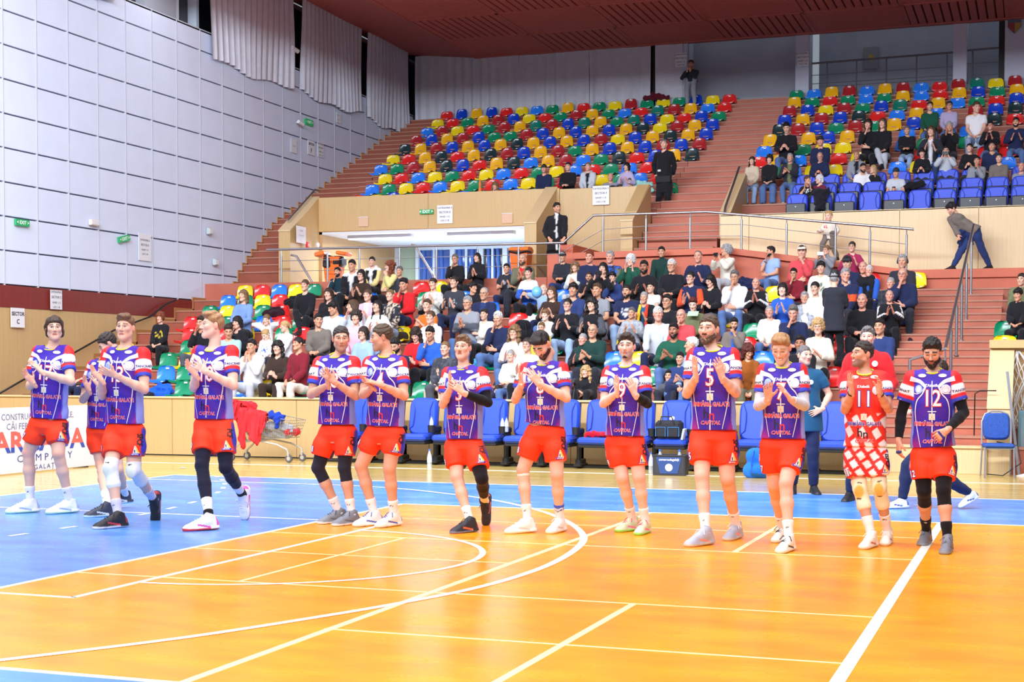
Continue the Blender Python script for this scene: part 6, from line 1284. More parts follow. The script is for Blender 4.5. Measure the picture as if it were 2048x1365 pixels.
# ================================================================ SPECTATORS AND STAFF
CN = dict(black=(30, 30, 36), dk=(44, 46, 56), navy=(34, 42, 76), navy2=(44, 60, 110), white=(232, 232, 236), cream=(226, 220, 206), grey=(140, 144, 154), lgrey=(190, 196, 206), dgrey=(78, 82, 92), blue=(44, 92, 190), lblue=(150, 178, 224), denim=(84, 112, 164), ldenim=(150, 176, 214), red=(210, 36, 42), maroon=(124, 32, 46),
    wine=(110, 34, 60), pink=(236, 180, 196), lilac=(178, 168, 204), brown=(80, 60, 48), dbrown=(58, 44, 38), orange=(196, 106, 40), green=(30, 84, 66), dgreen=(28, 58, 54), khaki=(104, 104, 84), teal=(34, 84, 120), ltteal=(160, 206, 214), beige=(204, 188, 166), yellow=(226, 200, 70), paleyel=(222, 208, 140), raspb=(156, 42, 84), coral=(208, 76, 84), mint=(206, 222, 206), taupe=(116, 108, 102), olive=(110, 116, 84), rust=(150, 84, 34), denimj=(120, 150, 206), charc=(58, 60, 70), dteal=(24, 50, 62), orred=(232, 84, 44))
HC = dict(bk=(28, 24, 26), db=(50, 38, 32), br=(84, 60, 44), lb=(122, 92, 64), bl=(186, 152, 104), gy=(150, 150, 152), wh=(206, 206, 208), rd=(120, 60, 36), sg=(104, 100, 98), dr=(84, 34, 30))
SKN = dict(f=(228, 180, 156), t=(212, 158, 128), p=(236, 196, 176), b=(170, 116, 88), r=(224, 160, 138))
def pose_hands(pose, J, s, fw, rt, up, R_):
    C = J['neck'] - up * .24 * s; P = lambda a, b, c: C + (rt * a + up * b + fw * c) * s; r = R_.uniform
    hd = {'a': None, 'b': None}
    up_ = lambda x: nrm(up * .85 + fw * .45 + rt * x)
    if pose == 'clap':
        dx, dz = r(-.05, .05), r(-.06, .06); g = r(.02, .08); k = R_.integers(3)
        A_ = (P(-g + dx, dz, .30), P(g + dx, dz + .02, .30)); H = (up_(.05), up_(-.15)); N = (rt + fw * .2, -rt + fw * .2)
        if k == 1: A_ = (P(-.09 + dx, dz - .02, .27), P(.05 + dx, dz + .01, .30)); H = (nrm(up * .5 + rt * .6 + fw * .4), nrm(up * .7 - rt * .5 + fw * .4)); N = (up * .5 + rt * .6, -up * .6 - rt * .6)
        if k == 2: A_ = (P(-.11 + dx, dz, .26), P(.11 + dx, dz, .26)); H = (nrm(up * .9 + rt * .25 + fw * .3), nrm(up * .9 - rt * .25 + fw * .3)); N = (rt, -rt)
    elif pose == 'clasp': A_ = (P(-.05, -.13, .34), P(.05, -.13, .34)); H = (nrm(rt * .7 + fw * .5 + up * .1), nrm(-rt * .7 + fw * .5 + up * .1)); N = (rt - up, -rt - up)
    elif pose == 'lap': A_ = (P(-.10, -.25, .27), P(.09, -.24, .30)); H = (nrm(rt * .6 + fw * .7 - up * .2), nrm(-rt * .6 + fw * .7 - up * .2)); N = (-up, -up)
    elif pose == 'knees': A_ = (P(-.16, -.26, .36), P(.15, -.25, .36)); H = (nrm(fw + rt * .2 - up * .3), nrm(fw - rt * .2 - up * .3)); N = (-up, -up)
    elif pose in ('chin', 'mouth'): A_ = (P(-.04, .20, .17), P(.02, -.14, .24)); H = (nrm(up * .9 + rt * .3 + fw * .1), nrm(-rt + up * .2 + fw * .2)); N = (rt - fw * .4, -fw)
    elif pose == 'chinb': A_ = (P(-.02, -.14, .24), P(.04, .20, .17)); H = (nrm(rt + up * .2 + fw * .2), nrm(up * .9 - rt * .3 + fw * .1)); N = (-fw, -rt - fw * .4)
    elif pose == 'cheeks': A_ = (P(-.08, .20, .15), P(.08, .20, .15)); H = (nrm(up + fw * .1), nrm(up + fw * .1)); N = (rt, -rt)
    elif pose == 'ears': A_ = (P(-.13, .27, .04), P(.13, .27, .04)); H = (nrm(up + rt * .3), nrm(up - rt * .3)); N = (rt, -rt)
    elif pose == 'both': A_ = (P(-.05, .18, .20), P(.05, .18, .20)); H = (nrm(up + rt * .25), nrm(up - rt * .25)); N = (rt - fw, -rt - fw)
    elif pose == 'phone': A_ = (P(-.07, -.10, .30), P(.06, -.10, .30)); H = (nrm(fw * .5 + up * .7 + rt * .5), nrm(fw * .5 + up * .7 - rt * .5)); N = (rt - fw * .8, -rt - fw * .8)
    elif pose == 'film': A_ = (P(-.09, .23, .30), P(.09, .23, .30)); H = (nrm(up + rt * .3), nrm(up - rt * .3)); N = (rt, -rt)
    elif pose == 'cross': A_ = (P(.10, -.06, .20), P(-.12, -.02, .19)); H = (nrm(rt + up * .1), nrm(-rt + up * .25)); N = (-fw, -fw)
    elif pose == 'down': A_ = (P(-.24, -.36, .02), P(.24, -.36, .02)); H = (-up, -up); N = (rt, -rt)
    elif pose == 'pocket': A_ = (P(-.16, -.28, .14), P(.18, -.30, .12)); H = (nrm(rt * .5 - up), nrm(-rt * .5 - up)); N = (-fw, -fw)
    elif pose == 'hip': A_ = (P(-.18, -.20, .12), P(.15, -.14, .10)); H = (nrm(rt - up * .3), nrm(-rt - up * .4 + fw * .2)); N = (-fw, -fw)
    else: A_ = (P(-.1, -.25, .28), P(.1, -.25, .28)); H = (fw, fw); N = (-up, -up)
    return A_, H, N
def dress(t, J, s, spec, R_, vox, long_coat=0.0, stand=False, sleeve=None):
    """top and trousers; the print of the top is stored per vertex"""
    up, rt, fw = frame_of(J); pel, nk = A(J['pel']), A(J['neck']); L = np.linalg.norm(nk - pel); bits = spec['top'].split(';'); base = CN[bits[0]]; o = {b.split('=')[0]: (b.split('=') + [None])[1] for b in bits[1:]}
    sl = 1.86 if 'short' not in o else .62; fat = spec.get('fat', 1.0); bulk = .034 if 'puffy' in o else (.024 if 'open' in o or 'vest' in o else .017)
    hem = (spec.get('hem') or -.20) * s if long_coat == 0 else -long_coat
    F = torso_field(J, s, vox, hem if stand else -.13 * s, fat=fat, off=bulk, sleeve=sl, armoff=.010 + bulk * .35, hood='hood' in o, flare=.02 if long_coat == 0 else .05, neckr=.060)
    if 'turtle' in o: F.pr = [p for p in F.pr if not p[8]]; F.rc(nk - up * .02, nk + up * .045 + fw * .012, .070 * s, .062 * s, .02)
    F.post.append(cut_plane(pel + up * (hem if stand else -.13 * s), -up))
    V, Tt, Q = F.run(.03, (.006 if 'puffy' not in o else .012, 26 if 'puffy' not in o else 34, int(R_.integers(1e6)))); C = np.tile(np.array(base, float), (len(V), 1)); d = V - pel; u = d @ rt; w = (d @ up) / L; v = d @ fw; x = np.abs(u)
    arm = np.zeros(len(V)); tt = np.zeros(len(V)); lat = np.zeros(len(V))
    for q in 'ab':
        P_ = limb_pts(J['sh' + q], J['el' + q], J['wr' + q])
        for i, (a, b) in enumerate(((P_[0], P_[1]), (P_[1], P_[2]))):
            e = b - a; Le = np.linalg.norm(e); e = e / Le; pr = ((V - a) @ e) / Le; dr = (V - a) - np.outer((V - a) @ e, e); rr = np.linalg.norm(dr, axis=1); m = (rr < .095 * s) & (pr > (-.0 if i else .05)) & (pr < 1.1) & ((x > .155 * s) | (i == 1)); arm[m] = 1; tt[m] = pr[m] + i; lat[m] = (dr[m] @ nrm(rt * (-1 if q == 'a' else 1) * .9 + fw * .3 + up * .3)) / (rr[m] + 1e-4)
    if o.get('open'): C = mixc(C, (x < (.038 if not long_coat else .012) + (.03 if not long_coat else .05) * np.maximum(w - .5, 0)) * (v > 0) * (arm < 1), CN[o['open']])
    if o.get('sleeve'): C = mixc(C, arm, CN[o['sleeve']])
    if o.get('stripes'): C = mixc(C, arm * (lat > .86), CN[o['stripes']])
    if o.get('yoke'): C = mixc(C, (w > .70) * 1.0, CN[o['yoke']])
    if o.get('band'): C = mixc(C, (np.abs(w - .60) < .10) * 1.0, CN[o['band']])
    if o.get('print'): C = mixc(C, (np.sin(u * 95 + 3 * np.sin(w * 22)) * np.cos(w * 30 + u * 20) > .15) * (x < .085) * (np.abs(w - .62) < .15) * (v > 0), CN[o['print']])
    if 'plaid' in o: C = mixc(C, .5 * ((np.sin(u * 70) > .5) | (np.sin(w * L * 70) > .5)), CN[o['plaid'] or 'white'])
    if 'camo' in o: C = mixc(C, (np.sin(u * 48 + 3 * np.sin(w * 17)) * np.sin(w * 26 + 2 * np.sin(u * 31)) > .28) * 1.0, CN[o['camo'] or 'khaki'])
    if o.get('hoodc'): C = mixc(C, (w > .90) * 1.0, CN[o['hoodc']])
    if 'zip' in o: C = mixc(C, (x < .006) * (v > 0), (20, 20, 24))
    nm = 'coat' if long_coat else ('jacket' if ('open' in o or 'puffy' in o or 'zip' in o) else 'top')
    link(nm, np_mesh(nm, [(V, Tt, Q, C)], M_cloth), t)
    if sleeve is None:
        F = legs_field(J, s, vox, 1.90, off=.014 if 'slim' not in spec.get('pt', '') else .008, fat=fat, flare=.016 if spec.get('wide') else .002, waist=.06)
        V, Tt, Q = F.run(.05, (.005, 24, int(R_.integers(1e6)))); pc = CN[spec['pants']]
        link('trousers', np_mesh('trousers', [(V, Tt, Q, pc)], M_cloth), t)
CANDS = [(23.3 + .8 * j, .41 + .28 * j, 'low') for j in range(2, 11)] + [(urow(i)[0], urow(i)[1], 'up') for i in range(-1, 8)]
BLUE_R = [(34.1 + .8 * r, 4.95 + .32 * r, 'tip') for r in range(3)]
phone_m = MB().bbox(-.037, .037, -.004, .004, -.075, .075, .003).box(-.033, .033, .004, .005, -.068, .068, 1).mesh('phone', [mat('phone_black', (26, 26, 32), .2), mat('phone_screen', (90, 110, 150), .1, emit=.3)])
phone_w = MB().bbox(-.037, .037, -.004, .004, -.075, .075, .003).mesh('phone', [mat('phone_white', (222, 226, 236), .2)])
N_SPEC = [0]
def spectator(line):
    px, py, pose, byaw, hyaw, hp, hair, skin, top, pants, kd, opt, label = [q.strip() for q in line.split('|')]
    px, py, byaw, hyaw, hp = float(px), float(py), math.radians(float(byaw)), math.radians(float(hyaw)), math.radians(float(hp)); kind = {'m': 'man', 'w': 'woman', 'c': 'child'}[kd]
    R_ = np.random.default_rng(int(px * 7 + py * 13)); zone_ = 'up' if py < 385 else 'low'; child = kd == 'c'
    o = {b.split('=')[0]: (b.split('=') + ['1'])[1] for b in opt.split(',') if b}
    sit = (.775 if child else .875) + float(o.get('dz', 0)); cands = [c for c in CANDS if c[2] == zone_] if 'tip' not in o else BLUE_R; best = None
    if 'row' in o: cands = [cands[int(o['row'])]]
    for (Yr, zr, tg) in cands:
        off = .24 if tg != 'tip' else .30; H_ = A(atY(px, py, Yr + off - .08)); zs_ = zr + (.075 if tg != 'tip' else .22); e = H_[2] - (zs_ + sit * .90 if False else zs_ + sit - .02)
        if best is None or abs(e) < abs(best[0]): best = (e, Yr, zr, H_, zs_, tg)
    e, Yr, zr, H_, seat, tg = best; sh = (H_[2] - seat) / (sit - .02); s = float(np.clip(sh, .86, 1.12)) * (1.0 if not child else .80) * (1.0 if kd != 'w' else .98); s = min(s, 1.08) if not child else s
    hd_z = H_[2]; g = s if not child else s; lean = float(o.get('lean', .04)); fw0 = np.array([math.sin(byaw), -math.cos(byaw), 0]); rt0 = np.array([math.cos(byaw), math.sin(byaw), 0])
    tl = hd_z - seat - .105 * g - .165 * g; tl = max(tl, .30)
    J = {}; J['head'] = H_; J['neck'] = H_ - np.array([0, 0, .165 * g]) - fw0 * .035; J['pel'] = np.array([H_[0], H_[1], seat + .105 * g]) - fw0 * (.02 + lean * 1.2) - rt0 * float(o.get('tilt', 0))
    J['neck'] = J['neck'] + fw0 * 0
    up = nrm(J['neck'] - J['pel']); shw = {'man': .185, 'woman': .158, 'child': .165}[kind] * g; J['sha'] = J['neck'] - up * .065 * g - rt0 * (shw - .02); J['shb'] = J['neck'] - up * .065 * g + rt0 * (shw - .02)
    base = Vector((J['pel'][0], J['pel'][1], zr))
    for k in list(J): J[k] = A(J[k]) - A(base)
    foot = -.28 if tg == 'low' else (-.392 if tg == 'up' else -.22); foot = foot if not child else max(foot, -.28)
    up, rt, fw = frame_of(J); kw = float(o.get('kw', R_.uniform(.11, .17 if kind == 'man' else .13)))
    for q, sg in (('a', -1), ('b', 1)):
        J['hip' + q] = J['pel'] + rt * sg * .09 * g; an = J['pel'] + fw0 * (.43 if not child else .36) * g + rt0 * sg * (kw + R_.uniform(-.03, .03)) * g + fw0 * R_.uniform(-.06, .05); an[2] = foot + .085
        if 'legx' in o and q == 'a': an = J['pel'] + fw0 * .58 * g + rt0 * .10 * g; an[2] = foot + .28
        k_, a_ = ik(J['hip' + q], an, .44 * g, .43 * g, fw0 * .6 + np.array([0, 0, .8]) + rt0 * sg * .12); J['kn' + q] = k_; J['an' + q] = a_; J['toe' + q] = nrm(fw0 + rt0 * sg * .2 - np.array([0, 0, .08]))
    A_, Hd, N_ = pose_hands(pose, J, g, fw, rt, up, R_)
    for q, w_, h_, n_, sg in (('a', A_[0], Hd[0], N_[0], -1), ('b', A_[1], Hd[1], N_[1], 1)):
        k_, a_ = ik(J['sh' + q], w_, .285 * g, .255 * g, -up * .8 + rt * sg * .55 - fw * .15); J['el' + q] = k_; J['wr' + q] = a_; J['hd' + q] = h_; J['pn' + q] = n_
    ha = byaw * .5 + hyaw; J['hdir'] = np.array([math.sin(ha) * math.cos(hp), -math.cos(ha) * math.cos(hp), math.sin(hp)]); J['hup'] = (float(o.get('ht', R_.uniform(-.06, .06))), 0, 1)
    hl = [(a.split(':')[0], (HC.get(a.split(':')[1]) or CN[a.split(':')[1]])) for a in hair.split('+')]; hcol = hl[0][1] if hl[0][0] not in ('cap', 'hat') else HC['db']
    grp = {'low': 'spectators seated in the floor stand', 'up': 'spectators seated in the upper stand', 'tip': 'spectators seated in the upper stand'}[tg]
    t = thing('person', label, 'person', base, 0, grp); paint = dict(stubble=.45 if 'st' in o else (.12 if kind == 'man' else 0), buzz=.30 if 'buzz' in o else 0, lips=(190, 90, 90) if kind == 'woman' else None, makeup=1.0 if kind == 'woman' else 0, smile='smile' in o)
    far = tg != 'low'; hs = {'man': 1.0, 'woman': .96, 'child': .90}[kind] * (g if not child else 1.0)
    parts, M = body_mesh(J, g, SKN[skin], hcol, .0105 if far else .0088, .030, kind='woman' if kind != 'man' else 'man', hands=('open' if pose in ('clap', 'cheeks', 'mouth', 'chin', 'both', 'ears') else 'hold',) * 2 if pose not in ('lap', 'knees', 'cross') else ('relax', 'relax'), paint=paint, hs=hs, slim=1.0 if kind == 'man' else .88, adapt=.15)
    link('body', np_mesh('body', parts, M_skin), t)
    spec = dict(top=top, pants=pants, wide='wide' in o, fat=float(o.get('fat', 1.0 if kind == 'man' else .86)))
    dress(t, J, g * (1 if kind == 'man' else .93), spec, R_, .024 if far else .021)
    add_head_things(t, M, hl, .011 if far else .009, 'g' in o)
    for q in 'ab': put_shoe(t, J, q, g * .95, .016, CN[o.get('sh', 'black')], (200, 200, 200) if o.get('sh') else (40, 40, 44), None)
    if 'print' in o or 'watch' in o: sleeve_obj('wristwatch', t, limb_pts(J['sha'], J['ela'], J['wra']), ARM_R, g, 1.86, 1.92, .008, (24, 24, 28), .008)
    if pose in ('phone', 'film') and 'nophone' not in o:
        c = (J['wra'] + J['wrb']) / 2 + up * (.10 if pose == 'film' else .07) * g + fw * .03; f_ = nrm(fw * .8 + up * .5) if pose == 'phone' else fw; Mx = frame(base + Vector(c), rt, nrm(np.cross(fw, rt)) if False else up); 
        ph = link('phone', phone_w if 'wph' in o else phone_m, None, label='%s phone held by the %s' % ('white' if 'wph' in o else 'black', o.get('who', label.split(' ')[0] + ' person')), cat='phone'); y_ = -f_; x_ = nrm(rt - y_ * rt.dot(y_)); z_ = np.cross(x_, y_)
        if pose == 'film': x_, z_ = z_, -x_
        for i in range(3): Mx[i][0], Mx[i][1], Mx[i][2] = x_[i], y_[i], z_[i]
        ph.matrix_world = Mx; ph['label'] = ('white' if 'wph' in o else 'black') + ' phone held up by the ' + ' '.join(label.split()[:9])
    N_SPEC[0] += 1; return t, J, base
def stander(px, py, fx, fy, Y, fz, s, byaw, hyaw, hp, pose, hair, skin, top, pants, label, kind='man', hem=None, coat=0.0, opts='', stance=(.11, -.02, .11, .02), hands=None, group=None, vox=.016, hv=.0075, shoes=None, lean=0.0, over=None, cat='person'):
    """standing or walking figure; head pixel, floor height, body plane Y"""
    H_ = A(atY(px, py, Y)) if px is not None else None
    byaw, hyaw, hp = math.radians(byaw), math.radians(hyaw), math.radians(hp); fw0 = np.array([math.sin(byaw), -math.cos(byaw), 0]); rt0 = np.array([math.cos(byaw), math.sin(byaw), 0]); R_ = np.random.default_rng(int(px * 3 + Y * 11))
    J = {'head': H_}; g = s; J['neck'] = H_ - np.array([0, 0, .165 * g]) - fw0 * .03; J['pel'] = np.array([H_[0], H_[1], fz + .97 * g]) - fw0 * (.03 + lean); 
    if over: J['pel'] = A(atY(*over, Y))
    up = nrm(J['neck'] - J['pel']); shw = (.19 if kind == 'man' else .165) * g; J['sha'] = J['neck'] - up * .065 * g - rt0 * (shw - .02); J['shb'] = J['neck'] - up * .065 * g + rt0 * (shw - .02)
    base = Vector((J['pel'][0], J['pel'][1], fz))
    for k in list(J): J[k] = A(J[k]) - A(base)
    up, rt, fw = frame_of(J)
    for q, sg, (sx_, sy_) in (('a', -1, stance[:2]), ('b', 1, stance[2:4])):
        J['hip' + q] = J['pel'] + rt * sg * .09 * g; an = np.array([0, 0, .088]) + rt0 * sg * sx_ - fw0 * sy_; 
        if len(stance) > 4 and stance[4] == q: an[2] = .17
        k_, a_ = ik(J['hip' + q], an, .455 * g, .445 * g, fw0); J['kn' + q] = k_; J['an' + q] = a_; J['toe' + q] = nrm(fw0 + rt0 * sg * .15 - np.array([0, 0, .5 if len(stance) > 4 and stance[4] == q else .06]))
    A_, Hd, N_ = pose_hands(pose, J, g, fw, rt, up, R_)
    if hands: A_ = [A(atY(*h)) - A(base) if h is not None else w for h, w in zip(hands, A_)]
    for q, w_, h_, n_, sg in (('a', A_[0], Hd[0], N_[0], -1), ('b', A_[1], Hd[1], N_[1], 1)):
        k_, a_ = ik(J['sh' + q], w_, .29 * g, .26 * g, -up * .6 + rt * sg * .7 - fw * .35); J['el' + q] = k_; J['wr' + q] = a_; J['hd' + q] = h_; J['pn' + q] = n_
    ha = byaw + hyaw; J['hdir'] = np.array([math.sin(ha) * math.cos(hp), -math.cos(ha) * math.cos(hp), math.sin(hp)])
    hl = [(a.split(':')[0], (HC.get(a.split(':')[1]) or CN[a.split(':')[1]])) for a in hair.split('+')]
    t = thing('person', label, cat, base, 0, group)
    parts, M = body_mesh(J, g, SKN[skin], hl[0][1], hv, .022, hands=('hold', 'hold') if pose not in ('clap', 'hip') else ('open', 'open'), paint=dict(stubble=.3, buzz=.5 if 'buzz' in opts else 0), hs=1.0 if kind != 'child' else 1.0, adapt=.08, kind='man' if kind == 'man' else 'woman')
    link('body', np_mesh('body', parts, M_skin), t); dress(t, J, g, dict(top=top, pants=pants, fat=1.14 if 'fat' in opts else 1.0, hem=hem), R_, vox, long_coat=coat, stand=True); add_head_things(t, M, hl, hv, 'g' in opts)
    up_c, so_, ac_ = shoes or ((34, 34, 40), (50, 50, 56), None)
    for q in 'ab': put_shoe(t, J, q, g * .98, .009 if Y < 25 else .014, up_c, so_, ac_)
    return t, J, base, (up, rt, fw)
